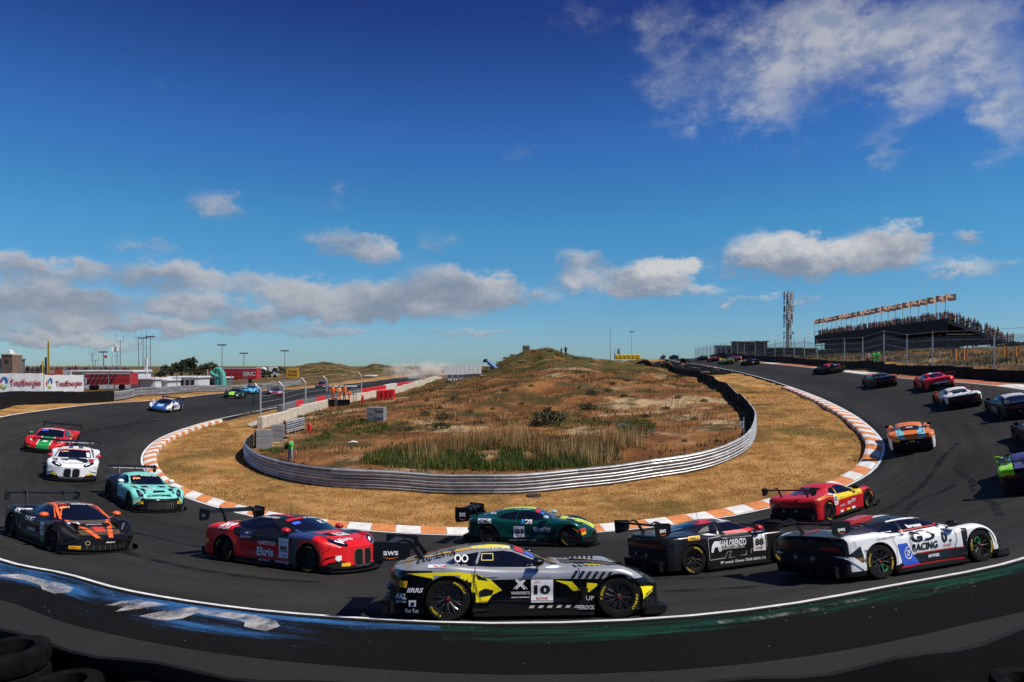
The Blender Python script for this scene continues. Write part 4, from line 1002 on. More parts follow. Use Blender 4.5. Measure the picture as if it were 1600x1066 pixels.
    def mirrors(s, mt):
        x, z = s.a['mir']; w = s.a['f_w'](x)
        for sg in (-1, 1):
            m = MB(); rw = []
            for (dx, sx, sz) in ((.10, .02, .015), (.085, .07, .05), (.04, .105, .07), (-.02, .115, .075), (-.06, .11, .07), (-.065, .08, .05)):
                rw.append([(x+dx, sg*(w+.03+.0)+sx*math.cos(t*math.pi/6), z+.03+sz*math.sin(t*math.pi/6)) for t in range(12)])
            m.grid(rw, close=True); m.add(rw[-1], [tuple(range(12))]); m.add(rw[0], [tuple(range(12))])
            o = m.build('wing_mirror', mt, s.root, smooth=50)
            m = MB(); m.tube([(x+.02, sg*(w-.22), z-.10), (x+.02, sg*(w-.02), z-.01)], .014, 6); m.build('mirror_stalk', M_BLK, o)
    def antenna(s):
        m = MB(); x = s.a['ws'][1]-.45; zt = s.a['f_zt'](x); m.tube([(x, .12, zt-.01), (x-.05, .12, zt+.22)], .006, 5); m.build('roof_antenna', M_BLK, s.root)
    def wipers(s):
        x = s.a['ws'][0]; s.line('T', [(x+.02, -.05), (x-.28, -.18)], .02, M_MBLK, 'wiper', 3)
    def front(s, kind, grille=M_MBLK):
        a = s.a; x1 = a['x1']; zt = a['zt'][-1][1]; H = zt
        if kind in ('amg', 'aston'):
            hw = .56 if kind == 'amg' else .62
            s.poly('F', [(-hw, .16), (hw, .16), (hw*.94, .34), (hw*.62, .45), (-hw*.62, .45), (-hw*.94, .34)], grille, 'grille', 0)
            for k in range(-6, 7): s.line('F', [(k*hw/7.2, .18), (k*hw/8.2, .42)], .012, M_LAMP if kind == 'amg' else M_CARB, 'grille_slat', 1)
            s.mirror_poly('F', [(.60, .14), (.86, .16), (.88, .32), (.66, .30)], M_MBLK, 'air_intake', 0)
            hl = [(x1-.10, .50), (x1-.13, .64), (x1-.30, .83), (x1-.44, .86), (x1-.36, .66)]
            hl = [(x1-.18, .66), (x1-.34, .60), (x1-.62, .70), (x1-.66, .80), (x1-.50, .82), (x1-.30, .76)]
            s.mirror_poly('T', hl, M_GLASS, 'headlight', 1); s.mirror_poly('T', [(x1-.34, .66), (x1-.44, .64), (x1-.54, .70), (x1-.46, .76), (x1-.36, .72)], M_LAMP, 'lamp', 2)
        elif kind == 'bmw':
            for sg in (-1, 1):
                s.poly('F', [(sg*.03, .17), (sg*.26, .17), (sg*.31, .30), (sg*.30, .52), (sg*.22, .58), (sg*.06, .57), (sg*.03, .50)], grille, 'grille', 1)
                s.line('F', [(sg*.03, .17), (sg*.26, .17), (sg*.31, .30), (sg*.30, .52), (sg*.22, .58), (sg*.06, .57), (sg*.03, .50), (sg*.03, .17)], .018, M_LAMP, 'grille_frame', 2)
                for k in range(3): s.line('F', [(sg*.05, .26+.1*k), (sg*.28, .26+.1*k)], .012, M_CARB, 'grille_slat', 2)
            s.mirror_poly('F', [(.45, .14), (.88, .14), (.86, .28), (.56, .30)], M_MBLK, 'air_intake', 0)
            hl = [(x1-.08, .42), (x1-.24, .42), (x1-.44, .60), (x1-.52, .80), (x1-.40, .82), (x1-.22, .64)]
            s.mirror_poly('T', hl, M_GLASS, 'headlight', 1); s.mirror_poly('T', [(x1-.20, .48), (x1-.26, .49), (x1-.40, .64), (x1-.36, .68)], M_DRL, 'lamp', 2)
        elif kind == 'mclaren':
            s.poly('F', [(-.72, .14), (.72, .14), (.66, .27), (-.66, .27)], grille, 'grille', 0); s.mirror_poly('F', [(.72, .15), (.92, .18), (.90, .32), (.74, .28)], M_MBLK, 'air_intake', 0)
            for k in range(-4, 5): s.line('F', [(k*.14, .15), (k*.14, .26)], .01, M_LAMP, 'grille_slat', 1)
            hl = [(x1-.30, .52), (x1-.52, .56), (x1-.80, .70), (x1-.86, .82), (x1-.66, .84), (x1-.42, .72)]
            s.mirror_poly('T', hl, M_BLK, 'headlight', 1, smooth=True); s.mirror_poly('T', [(x1-.42, .60), (x1-.50, .61), (x1-.72, .74), (x1-.66, .77)], M_LAMP, 'lamp', 2)
            s.poly('T', [(x1-.62, -.26), (x1-.74, -.42), (x1-.92, -.44), (x1-.88, 0), (x1-.92, .44), (x1-.74, .42), (x1-.62, .26)], M_MBLK, 'bonnet_vent', 1)
        elif kind == 'ferrari':
            s.poly('F', [(-.60, .13), (.60, .13), (.52, .26), (-.52, .26)], grille, 'grille', 0); s.mirror_poly('F', [(.62, .14), (.90, .16), (.88, .30), (.70, .30)], M_MBLK, 'air_intake', 0)
            s.mirror_poly('T', [(x1-.34, .56), (x1-.46, .56), (x1-.66, .72), (x1-.70, .82), (x1-.54, .80)], M_GLASS, 'headlight', 1); s.mirror_poly('T', [(x1-.42, .60), (x1-.46, .60), (x1-.60, .74), (x1-.55, .75)], M_DRL, 'lamp', 2)
            s.poly('T', [(x1-.62, -.30), (x1-.78, -.46), (x1-.98, -.46), (x1-.92, 0), (x1-.98, .46), (x1-.78, .46), (x1-.62, .30)], M_MBLK, 'bonnet_vent', 2)
        elif kind in ('lambo', 'audi', 'porsche'):
            s.poly('F', [(-.50, .14), (.50, .14), (.44, .26), (-.44, .26)] if kind != 'audi' else [(-.5, .15), (.5, .15), (.55, .3), (.42, .43), (-.42, .43), (-.55, .3)], grille, 'grille', 0)
            s.mirror_poly('F', [(.55, .14), (.90, .14), (.88, .32), (.60, .27)], M_MBLK, 'air_intake', 0)
            s.mirror_poly('T', [(x1-.34, .54), (x1-.44, .50), (x1-.72, .62), (x1-.84, .80), (x1-.62, .80)], M_GLASS, 'headlight', 1); s.mirror_poly('T', [(x1-.42, .56), (x1-.46, .55), (x1-.66, .67), (x1-.60, .72)], M_DRL, 'lamp', 2)
            s.poly('T', [(x1-.70, -.26), (x1-.86, -.44), (x1-1.0, -.44), (x1-.95, 0), (x1-1.0, .44), (x1-.86, .44), (x1-.70, .26)], M_MBLK, 'bonnet_vent', 1)
        if kind in ('amg', 'aston', 'bmw'):
            q = a['ws'][0]; 
            for sg in (-1, 1): s.poly('T', [(q+.30, sg*.20), (q+.62, sg*.22), (q+.60, sg*.44), (q+.34, sg*.46)], M_MBLK, 'bonnet_vent', 1)
            for k in range(7): x = q+.24+k*.085; s.mirror_poly('T', [(x, .62), (x+.035, .60), (x+.065, .80), (x+.03, .82)], M_MBLK, 'louvre', 1)
    def rear(s, kind='wide', dark=True):
        a = s.a; x0 = a['x0']; zt = a['zt'][0][1]
        if dark: s.poly('B', [(-.84, .14), (.84, .14), (.86, .40), (.80, zt-.20), (-.80, zt-.20), (-.86, .40)], M_MBLK, 'rear_grille', 0, step=.1)
        if kind == 'wide': s.poly('B', [(-.80, zt-.17), (.80, zt-.17), (.80, zt-.10), (-.80, zt-.10)], M_TAIL, 'tail_light', 1, step=.1)
        elif kind == 'pair': s.mirror_poly('B', [(.42, zt-.22), (.82, zt-.20), (.83, zt-.07), (.46, zt-.08)], M_TAIL, 'tail_light', 1)
        elif kind == 'slim': s.mirror_poly('B', [(.40, zt-.16), (.82, zt-.20), (.84, zt-.10), (.46, zt-.10)], M_TAIL, 'tail_light', 1)
        s.rect('B', 0, .40, .5, .10, M_GLASS, 'rain_light', 1)
        for sg in (-1, 1):
            m = MB(); m.tube([(x0+.10, sg*.24, .46), (x0-.05, sg*.24, .46)], .05, 12); m.build('exhaust', M_LAMP, s.root)
    def _set(s, p, yaw, sc=(1, 1, 1)):
        h = TRACK_BVH.ray_cast(p+Vector((0, 0, 30)), Vector((0, 0, -1))); q, n = h[0], h[1]
        if n.z < 0: n = -n
        f = Vector((math.cos(yaw), math.sin(yaw), 0)); x = (f-n*f.dot(n)).normalized(); y = n.cross(x)
        M3 = Matrix((x, y, n)).transposed().to_4x4(); M3.translation = q+n*.006
        s.root.matrix_world = M3 @ Matrix.Diagonal((sc[0], sc[1], sc[2], 1)); s.flush(); return s
    def wheels_at(s, rear, front, side='R', force=None, sc=(1, 1, 1)):
        """photo pixels where the rear and front tyre of one side touch the track"""
        a, b = ray_track(*rear)[0], ray_track(*front)[0]; d = b-a; d.z = 0; yaw = math.atan2(d.y, d.x); sg = 1 if side == 'R' else -1
        n = Vector((-math.sin(yaw), math.cos(yaw), 0))*sg
        if force is not None: yaw = R(force)
        n = Vector((-math.sin(yaw), math.cos(yaw), 0))*sg
        return s._set((a+b)/2+n*(s.a['f_w'](0)-.10)*sc[1], yaw, sc)
    def end_at(s, px, py, yaw, end=1):
        """pixel of the ground under the middle of the nose (end=1) or tail (end=-1), heading in degrees"""
        p = ray_track(px, py)[0]; f = Vector((math.cos(R(yaw)), math.sin(R(yaw)), 0)); return s._set(p-f*end*2.15, R(yaw))
def car_std(arch_name, pt, label, nose=None, rear='wide', mir=None, wing_text=None, detail=True, **k):
    c = Car(arch_name, pt, label); c.glass(detail=detail); c.running_gear(); c.aero(wing_text=wing_text, **k); c.mirrors(mir or pt); c.front(nose or c.a['nose']); c.rear(rear); c.antenna()
    if detail: c.wipers()
    return c
# ---------------------------------------------------------------- the field of cars
BK = (.006, .006, .007); RD = (.50, .012, .014)
def v(*c): return vinyl(c)
# --- silver, black and yellow car nearest the camera
def c2(cx, cy): return ((cx-808)/324, (605-(cx-382)*.0234-cy)/306)
P1 = paint('silver_black_paint', (.52, .52, .52), [(BK, [(0,0,-1,-.64)]), (BK, [(-1,0,0,1.55),(0,0,-1,-.80)]), (BK, [(0,-1,0,-.40),(1,0,0,.50)]), (BK, [(0,-1,0,-.50),(0,0,1,.93),(-1,0,0,-.5)])], metal=.55, rough=.30)
c = car_std('grand', P1, 'silver and black race car with yellow flanks and number 10, nearest the camera', rear='slim', mir=M_BLK, plate_size=(.54, .27))
YE = v(.90, .74, .01)
c.poly('S', [c2(*p) for p in [(178,378),(300,371),(430,366),(520,374),(590,402),(650,455),(602,478),(575,514),(497,514),(488,468),(445,420),(385,400),(330,404),(262,392)]], YE, lay=0)
c.poly('S', [c2(*p) for p in [(1330,428),(1395,432),(1436,440),(1428,462),(1362,492),(1345,450)]], YE)
c.poly('S', [c2(*p) for p in [(915,404),(1000,408),(1040,450),(1005,455),(975,425)]], YE); c.poly('S', [c2(*p) for p in [(1075,412),(1160,416),(1120,428),(1085,458),(1070,458)]], YE)
c.poly('S', [c2(*p) for p in [(90,415),(185,415),(180,448),(95,440)]], M_PIR, lay=1); c.text('S', 'PIRELLI', *c2(140,432), .17, .04, M_RED, .15)
c.poly('S', [c2(*p) for p in [(520,375),(585,408),(530,400)]], M_K, 'side_scoop', lay=2); c.poly('S', [c2(*p) for p in [(535,460),(565,446),(608,456),(600,478),(540,488)]], M_K, 'side_scoop', lay=2)
c.poly('S', [c2(*p) for p in [(1040,430),(1080,440),(1075,470),(1105,560),(1010,560),(1050,490)]], M_MBLK, 'fender_vent', lay=1)
c.poly('S', [c2(*p) for p in [(590,520),(900,530),(880,545),(580,560),(545,575)]], M_CARB, 'side_intake', lay=1)
c.number('S', '10', *c2(850,457), .34, .37)
c.text('S', 'VIAEXPERTS', *c2(741,468), .29, .05, M_W, 0, .02); c.text('S', 'LUBRICANT PERFORMANCE', *c2(741,490), .28, .022, M_W)
for k in (-1, 1): c.line('S', [c2(741-22*k, 403), c2(741+22*k, 448)], .03, M_W, 'lettering', 3); c.line('S', [c2(741-10*k, 403), c2(741+34*k, 448)], .012, M_W, 'lettering', 3)
c.text('S', 'HEROCK', *c2(1068,533), .26, .07, M_W, 0, .03); c.rect('S', *c2(1052,573), .31, .055, M_W, 'sponsor_panel', 2); c.text('S', 'FACOM', *c2(1068,573), .20, .04, M_K, 0, .03); c.rect('S', *c2(1015,573), .07, .045, M_RED, 'sponsor_panel', 3)
c.text('S', 'Garage Llonne', *c2(815,384), .50, .05, v(.30,.30,.32), 0, .0)
c.text('S', 'IIRRS', *c2(222,458), .25, .075, M_W, .3, .03); c.text('S', 'AKL', *c2(152,490), .18, .09, M_W, .2, .04); c.text('S', 'agonist', *c2(152,517), .18, .05, M_W, .2); c.text('S', 'Tut Tut', *c2(207,558), .20, .06, M_W, .1, .02)
c.rect('S', *c2(210,522), .11, .10, M_W, 'sponsor_panel', 2); c.rect('S', *c2(212,524), .05, .05, M_K, 'sponsor_panel', 3)
c.text('S', 'SPRAUTSEN VDS', *c2(318,305), .62, .085, M_K, .1, .03, rot=R(12)); c.rect('S', *c2(325,342), .26, .04, M_W, 'sponsor_panel', 2); c.text('S', 'FACOM', *c2(340,342), .18, .03, M_RED)
for k in (0, 1):
    cx, cz = -1.17+.11*k, .955; c.line('S', [(cx+.045*math.cos(t*.63), cz+.05*math.sin(t*.63)) for t in range(11)], .022, M_W, 'lettering', 3)
c.line('S', [(-.80,.93),(-.62,.93),(-.62,1.03),(-.79,1.03),(-.80,.93)], .012, v(.7,.55,.2), 'window_vent', 2)
c.poly('T', [(-2.05,-.44),(-1.4,-.47),(-.9,-.52),(-.36,-.54),(-.36,-.34),(-.9,-.36),(-1.4,-.38),(-2.05,-.37)], v(.75,.40,.02), 'roof_stripe', 1); c.poly('T', [(-.95,-.51),(-.34,-.54),(-.34,-.32),(-.95,-.34)], YE, 'roof_stripe', 2)
c.text('S', 'C. Dontman & R. Ponde', -.66, kz(1.185), .62, .03, M_W, .1, .02)
c.poly('T', [(-.27,-.53),(-.14,-.56),(-.13,-.10),(-.25,-.10)], M_RED, 'screen_banner', 2); c.poly('T', [(-.10,-.53),(.02,-.56),(.03,-.36),(-.09,-.34)], M_SCREEN, 'screen_display', 2)
for sg in (1, -1):
    c.poly('T', [(.95,sg*.30),(1.6,sg*.34),(1.75,sg*.52),(1.3,sg*.50),(.95,sg*.46)], M_K, 'bonnet_panel', 0); c.poly('T', [(.85,sg*.46),(1.25,sg*.48),(1.2,sg*.56),(.85,sg*.54)], YE, 'bonnet_panel', 1)
c.line('S', [c2(520,372), c2(512,400), c2(505,500)], .008, M_MBLK, 'door_gap', 4); c.poly('S', [c2(560,380), c2(632,378), c2(634,388), c2(562,392)], v(.35,.36,.38), 'door_handle', 3)
for k in range(7): x = -.22+.14*k; c.poly('S', [(x, .175), (x+.07, .175), (x+.10, .215), (x+.03, .215)], v(.62,.58,.52) if k != 0 else M_CARB, 'sill_lettering', 2)
for k in range(6): c.poly('S', [c2(995+34*k,390), c2(1010+34*k,391), c2(1034+34*k,356), c2(1018+34*k,355)], M_K, 'louvre_slot', 2)
c.text('S', 'UP', *c2(1088,487), .12, .07, M_W, 0, .0)
c.wheels_at((699,968.5), (966,963.5), sc=(1.075, 1.03, .99))

# --- green car 21 on the inside line
P2 = paint('green_metallic_paint', (.005, .085, .075), [((.004,.03,.03), [(0,0,-1,-.30)])], metal=.45, rough=.26)
c = car_std('vantage', P2, 'dark green race car with lime stripe and number 21 beside the kerb', rear='slim', mir=v(.35,.45,.5), plate_size=(.50, .52))
LIME = v(.52, .66, .05)
c.poly('T', [(-1.0,-.26),(.12,-.30),(.12,.30),(-1.0,.26)], LIME, 'roof_stripe', 1); c.poly('T', [(.95,-.42),(1.5,-.40),(2.05,-.34),(2.05,.34),(1.5,.40),(.95,.42)], LIME, 'bonnet_stripe', 0)
c.number('S', '21', -.32, .46, .36, .36); c.number('T', '21', 1.25, -.05, .34, .26)
c.rect('S', -1.45, .80, .44, .14, M_W, 'sponsor_panel', 2); c.text('S', 'CML', -1.45, .80, .36, .10, M_K, 0, .04); c.text('S', 'QuAlitti', -.80, .77, .38, .09, M_W, .1, .02); c.text('S', '3', -.20, .78, .10, .14, v(.05,.25,.7), 0, .04); c.text('S', 'DB', .0, .78, .24, .13, M_W, 0, .03)
c.text('S', 'LeaNel', .50, .58, .44, .11, M_W, 0, .02); c.text('S', 'SUPERCARS', .50, .49, .44, .05, M_W); c.poly('S', [(.16,.62),(.28,.62),(.28,.52),(.22,.45),(.16,.52)], v(.6,.65,.68), 'shield_logo', 2)
c.poly('S', [(1.62,.46),(1.84,.50),(1.83,.60),(1.60,.56)], v(.6,.06,.03), 'sponsor_panel', 2); c.poly('S', [(1.64,.36),(1.84,.40),(1.84,.49),(1.63,.45)], M_PIR, 'sponsor_panel', 2)
c.poly('S', [(.60,.30),(.88,.34),(.98,.60),(.90,.66),(.80,.50),(.55,.40)], M_K, 'fender_vent', 1); c.text('S', 'JENZEN MOTORSPORT', -.2, .19, .9, .05, v(.5,.5,.5)); c.poly('T', [(.16,-.55),(.30,-.58),(.30,-.14),(.16,-.12)], M_RED, 'screen_banner', 2); c.poly('T', [(.33,-.54),(.45,-.57),(.45,-.38),(.34,-.36)], M_SCREEN, 'screen_display', 2)
c.text('S', 'ASTON', -1.25, 1.0, .2, .05, M_W); c.text('S', 'B. Tuck  D. Jones', -.25, kz(1.20), .5, .03, M_W)
c.wheels_at((761.5,852), (894,854.5))

# --- red and black saloon-shaped car 992
P3 = paint('red_black_paint', (.66, .008, .010), [(BK, [(0,0,1,.615),(-1,0,0,-.80),(1,0,0,-1.15),(.45,0,1,.25)]), (BK, [(0,0,1,1.0),(-1,0,0,-.35)]), ((.03,.05,.16), [(1,0,0,.70),(-1,0,0,-1.55),(0,1,0,.42),(0,0,1,.78)]), (BK, [(0,0,-1,-.20)]), ((.05,.05,.055), [(1,0,0,.80),(-1,0,0,-1.10),(0,0,-1,-.78),(0,1,0,.6)])])
c = car_std('saloon', P3, 'red and black race car with number 992 coming out of the left of the bend', rear='pair', mir=v(*RD), plate_size=(.36, .30))
c.number('S', '992', .58, .47, .34, .40); c.text('S', 'Ekris', -.05, .38, .56, .22, M_W, 0, .035); c.text('S', 'COMPETITION', .0, .60, .62, .10, M_W, .25, .02); c.text('S', 'veno', -1.48, .93, .42, .14, M_W, .2, .03)
c.text('S', 'EFFEKTIEF', .55, .165, .50, .07, M_W, .25, .03); c.text('S', 'MICHELOT', -.05, .17, .42, .05, M_W, .2); c.rect('S', -.72, .76, .40, .18, v(.03,.04,.14), 'sponsor_panel', 1); c.text('S', 'JR', -.68, .80, .12, .06, M_W); c.text('S', 'RACING', -.72, .71, .36, .06, v(.7,.4,.4), .2, .03)
c.rect('S', .58, .72, .36, .08, M_W, 'sponsor_panel', 2); c.rect('S', -2.12, .52, .22, .11, M_PIR, 'sponsor_panel', 2); c.poly('F', [(-.74,.44),(-.62,.44),(-.62,.34),(-.68,.29),(-.74,.34)], M_W, 'shield_logo', 2)
c.rect('F', -.52, .22, .20, .08, M_PIR, 'sponsor_panel', 2); c.text('T', '992', 1.55, 0, .34, .16, M_K); c.rect('T', 1.55, 0, .24, .44, M_W, 'number_board', 2); c.text('T', 'Ekris', 1.95, -.30, .44, .15, M_W, 0, .03)
c.text('S', 'D. Scholten & M. Jaans', -.35, kz(1.275), .70, .035, M_W); c.poly('T', [(.22,-.58),(.34,-.60),(.34,-.05),(.23,-.05)], M_RED, 'screen_banner', 2); c.text('T', 'GT WORLD', .30, .22, .5, .08, M_W, .2, .03); c.poly('T', [(.42,-.56),(.54,-.58),(.55,-.34),(.43,-.33)], M_SCREEN, 'screen_display', 2)
c.poly('T', [(-1.2,-.18),(.1,-.34),(.1,-.14),(-1.2,-.05)], v(*RD), 'roof_stripe', 2); c.text('T', 'R', .55, .35, .16, .16, M_W)
c.wheels_at((350,876), (493,895), sc=(1.04, 1.0, 1.0))

# --- orange and black mid-engined car at the left edge
P4 = paint('bronze_black_paint', (.135, .095, .055), [(BK, [(0,0,-1,-.66),(-1,0,0,-1.1)]), (BK, [(0,1,0,.62),(-1,0,0,-.95)]), (BK, [(0,1,0,.60),(1,0,0,.95)]), (BK, [(0,0,-1,-.50)]), (BK, [(-1,0,0,.75)])], metal=.3)
ORN = v(.78, .13, .03)
c = car_std('mid', P4, 'black and bronze race car with orange pillars on the far left of the track', rear='slim', mir=ORN, plate_size=(.34, .22), logo=False)
c.mirror_poly('T', [(.98,.60),(1.3,.50),(1.9,.30),(2.15,.22),(2.15,.10),(1.95,.16),(1.3,.36),(.98,.50)], ORN, 'bonnet_stripe', 0); c.poly('T', [(1.45,-.16),(1.85,-.12),(1.85,.14),(1.45,.18)], v(.62,.06,.04), 'bonnet_stripe', 1)
c.line('S', [(-.55,1.07),(-.1,1.10),(.2,1.06),(.70,.83)], .06, ORN, 'pillar_stripe', 2); c.mirror_poly('T', [(-.7,.50),(-.2,.52),(.12,.53),(.12,.45),(-.2,.43),(-.7,.42)], ORN, 'roof_stripe', 1); c.mirror_poly('T', [(.1,.54),(.5,.62),(.92,.68),(.92,.62),(.5,.55),(.1,.46)], ORN, 'pillar_stripe', 2)
c.poly('T', [(.10,-.46),(.24,-.50),(.25,.50),(.11,.46)], M_K, 'screen_banner', 2); c.text('T', 'GT', .18, -.32, .26, .11, M_RED, .2, .04); c.text('T', 'WORLD CH', .18, .15, .60, .10, M_W, .2, .04); c.text('T', 'ROU', .34, -.36, .24, .09, M_LED, 0, .02)
c.rect('T', 1.28, -.52, .20, .36, M_W, 'number_board', 3); c.text('T', '112', 1.28, -.52, .28, .14, M_K, .1, .03, 4); c.number('S', '112', .55, .50, .30, .36)
c.text('S', 'HOST', -1.0, .80, .36, .12, M_W, 0, .04); c.text('S', 'GARAGE', -.3, .66, .5, .12, M_W, .1, .02); c.text('S', 'NOMADS', -.15, .40, .5, .11, M_W, 0, .02); c.rect('S', .62, .26, .30, .20, v(.03,.30,.07), 'flag_panel', 1); c.rect('S', .66, .42, .26, .12, v(.5,.38,.28), 'flag_panel', 1); c.rect('S', .72, .55, .16, .14, M_RED, 'flag_panel', 1)
c.rect('F', -.66, .20, .22, .08, M_PIR, 'sponsor_panel', 3); c.text('F', 'PIRELLI', -.66, .20, .19, .05, M_RED, .1, .02, 4); c.text('F', 'Aramco', .12, .335, .24, .05, M_W, .2, .02); c.text('T', 'EUROSTAR', 1.42, .0, .40, .05, M_W, 0, .02)
for k in range(6): an = k*1.047; c.line('F', [(-.42+.05*math.cos(an+t), .32+.05*math.sin(an+t)) for t in (0, .5, 1.05)], .012, v(.6,.45,.25), 'emblem', 2)
c.rect('B', .0, .66, 1.5, .10, ORN, 'livery_panel', 2); c.poly('S', [(-2.0,.45),(-1.80,.5),(-1.78,.86),(-1.98,.80)], ORN, lay=1)
c.wheels_at((22,838), (88,862))

# --- mint car
P5 = paint('mint_black_paint', (.20, .62, .53), [(BK, [(-1,0,0,.35),(0,0,-1,-1.02)]), (BK, [(0,0,-1,-.30)]), (BK, [(1,0,0,1.85),(0,0,-1,-.56)])], rough=.4)
c = car_std('grand', P5, 'mint green and black race car turning in beside the orange kerb', rear='slim', mir=M_W, plate_size=(.36,.28), logo=False, wing_text='WINWARD RACING')
c.poly('T', [(-.28,-.52),(-.14,-.55),(-.14,.55),(-.28,.52)], M_K, 'screen_banner', 2); c.text('T', 'GT', -.21, -.36, .22, .10, M_RED, .2, .04); c.text('T', 'WORLD CH', -.21, .12, .62, .09, M_W, .2, .04); c.text('T', 'PIA', -.04, -.36, .26, .10, M_LED); c.text('T', 'WARSTEINER', 1.86, -.05, .90, .12, M_K, 0, .03); c.rect('T', 1.15, -.2, .16, .32, M_W, 'number_board', 2); c.text('T', '77', 1.15, -.2, .24, .12, M_K)
c.mirror_poly('F', [(.62,.34),(.82,.36),(.80,.46),(.62,.44)], M_PIR, 'sponsor_panel', 2); c.poly('T', [(1.45,-.15),(1.65,-.25),(1.6,.25),(1.45,.22)], M_K, 'bonnet_panel', 2); c.number('S', '77', .2, .55, .30, .34); c.text('S', 'WORLD', .35, .88, .4, .08, M_K, 0, .03); c.mirror_poly('T', [(1.35,.78),(1.75,.62),(2.0,.62),(1.8,.80)], M_K, 'bonnet_panel', 0)
c.mirror_poly('T', [(1.15,.45),(1.5,.42),(1.42,.58),(1.15,.60)], M_K, 'bonnet_panel', 0)
c.wheels_at((172.5,778), (205,797))

# --- white car behind it
P6 = paint('white_grey_paint', (.72, .72, .72), [((.04,.04,.045), [(0,0,-1,-.22)]), ((.05,.05,.055), [(0,-1,0,-.22),(1,0,0,1.0),(0,0,1,.8),(-1,0,0,-1.5)])])
c = car_std('saloon', P6, 'white race car with twin upright grilles heading towards the camera', rear='pair', mir=M_RED, plate_size=(.34,.26), logo=False, wing_text='SCHUBERT')
c.poly('T', [(.22,-.58),(.36,-.61),(.36,.61),(.22,.58)], M_RED, 'screen_banner', 2); c.text('T', 'GT WORLD', .29, .1, .8, .08, M_W, .2, .03); c.text('T', 'VALL', .48, -.40, .3, .09, M_LED); c.text('T', 'ST. MORITZ', 1.95, 0, .8, .05, M_K); c.mirror_poly('F', [(.58,.26),(.80,.28),(.80,.37),(.58,.35)], M_PIR, 'sponsor_panel', 2)
c.poly('T', [(1.1,.10),(1.45,.05),(1.9,.45),(1.7,.60),(1.2,.50)], M_K, 'bonnet_panel', 1); c.poly('T', [(1.2,.55),(1.6,.60),(1.9,.75),(1.5,.80)], M_RED, 'bonnet_panel', 1); c.mirror_poly('T', [(-1.0,.10),(.12,.12),(.12,.30),(-1.0,.26)], v(.03,.05,.15), 'roof_stripe', 1); c.poly('T', [(.5,.45),(.9,.50),(.9,.62),(.5,.58)], M_W, 'screen_display', 2)
c.poly('T', [(1.15,-.55),(1.6,-.5),(1.5,-.3),(1.15,-.35)], v(.35,.35,.36), 'bonnet_panel', 1)
c.end_at(110.5, 752, -60)

# --- red and green car
P7 = paint('red_green_paint', (.58, .015, .02), [((.02,.28,.07), [(0,-1,0,-.30),(1,0,0,.95)]), (BK, [(0,0,-1,-.24)])])
c = car_std('mid', P7, 'red race car with green bonnet stripe, leftmost behind the white one', nose='ferrari', rear='pair', mir=v(.02,.25,.07), plate_size=(.34,.26), logo=False)
for sg in (-1, 1): c.line('T', [(1.0, sg*.31), (2.1, sg*.30)], .04, M_W, 'bonnet_stripe', 1)
c.text('T', '50', 1.75, 0, .22, .16, M_W, 0, .06); c.mirror_poly('F', [(.62,.26),(.84,.28),(.84,.36),(.62,.34)], M_PIR, 'sponsor_panel', 2); c.poly('T', [(.10,-.5),(.22,-.53),(.22,.53),(.10,.5)], M_W, 'screen_banner', 2); c.text('T', 'GT WORLD', .16, .1, .7, .07, M_RED, .2, .03); c.poly('T', [(.28,-.5),(.42,-.54),(.42,-.20),(.28,-.2)], M_SCREEN, 'screen_display', 2); c.text('T', 'SF', -.45, -.1, .4, .25, M_W, 0, .03); c.number('S', '50', .2, .5)
c.end_at(65, 708, -69)

# --- far left pack
P8 = paint('blue_white_paint', (.70, .72, .74), [((.02,.07,.30), [(0,-1,0,-.62),(1,0,0,-.2)]), ((.015,.03,.12), [(-1,0,0,.55),(0,0,1,.6)]), (BK, [(0,0,-1,-.2)])])
c = car_std('wedge', P8, 'blue and white race car alone on the far left straight', rear='slim', mir=M_W, detail=False, plate_size=(.34,.24), logo=False)
c.text('S', '63', .3, .5, .5, .28, M_K, 0, .04); c.poly('T', [(1.3,-.3),(2.0,-.25),(2.0,.25),(1.3,.3)], v(.25,.5,.7), 'bonnet_stripe', 1); c.text('T', 'GRT', 1.6, 0, .4, .12, M_W); c.text('S', 'VSR', -1.0, .62, .5, .2, M_K, .2, .03)
c.end_at(247, 644, -80)
P9 = paint('black_green_paint', (.006, .03, .028), [((.35,.62,.05), [(0,-1,0,-.34),(1,0,0,.9)])])
c = car_std('vantage', P9, 'black green race car with lime bonnet stripe on the far left straight', rear='slim', mir=M_BLK, detail=False, logo=False); c.mirror_poly('F', [(.6,.4),(.84,.42),(.8,.54),(.6,.5)], M_W, 'headlight_cover', 3); c.number('S', '7', .0, .5)
c.end_at(360, 623, -84)
P10 = paint('sky_blue_paint', (.10, .42, .70), [(BK, [(0,0,-1,-.25)]), ((.02,.05,.2), [(-1,0,0,.4)])])
c = car_std('grand', P10, 'light blue race car half hidden behind the lime striped one', mir=M_W, detail=False, logo=False); c.number('S', '48', .2, .5); c.end_at(386, 616, -84)
P11 = paint('purple_grey_paint', (.09, .07, .14), [((.45,.42,.42), [(0,0,-1,-.55),(0,1,0,.4)]), (RD, [(1,0,0,1.4),(0,0,-1,-.4)])])
c = car_std('wedge', P11, 'dark purple and pale grey race car following the light blue one', mir=M_BLK, detail=False, logo=False); c.text('S', 'RACING', 0, .45, .9, .22, M_W, .2, .03); c.end_at(430, 618, -70)
P12 = paint('dark_red_paint', (.10, .02, .02), [((.5,.5,.5), [(0,0,-1,-.4)])])
c = car_std('r8', P12, 'small dark race car farthest back on the left straight', mir=M_BLK, detail=False, logo=False); c.end_at(500, 606.5, -84)

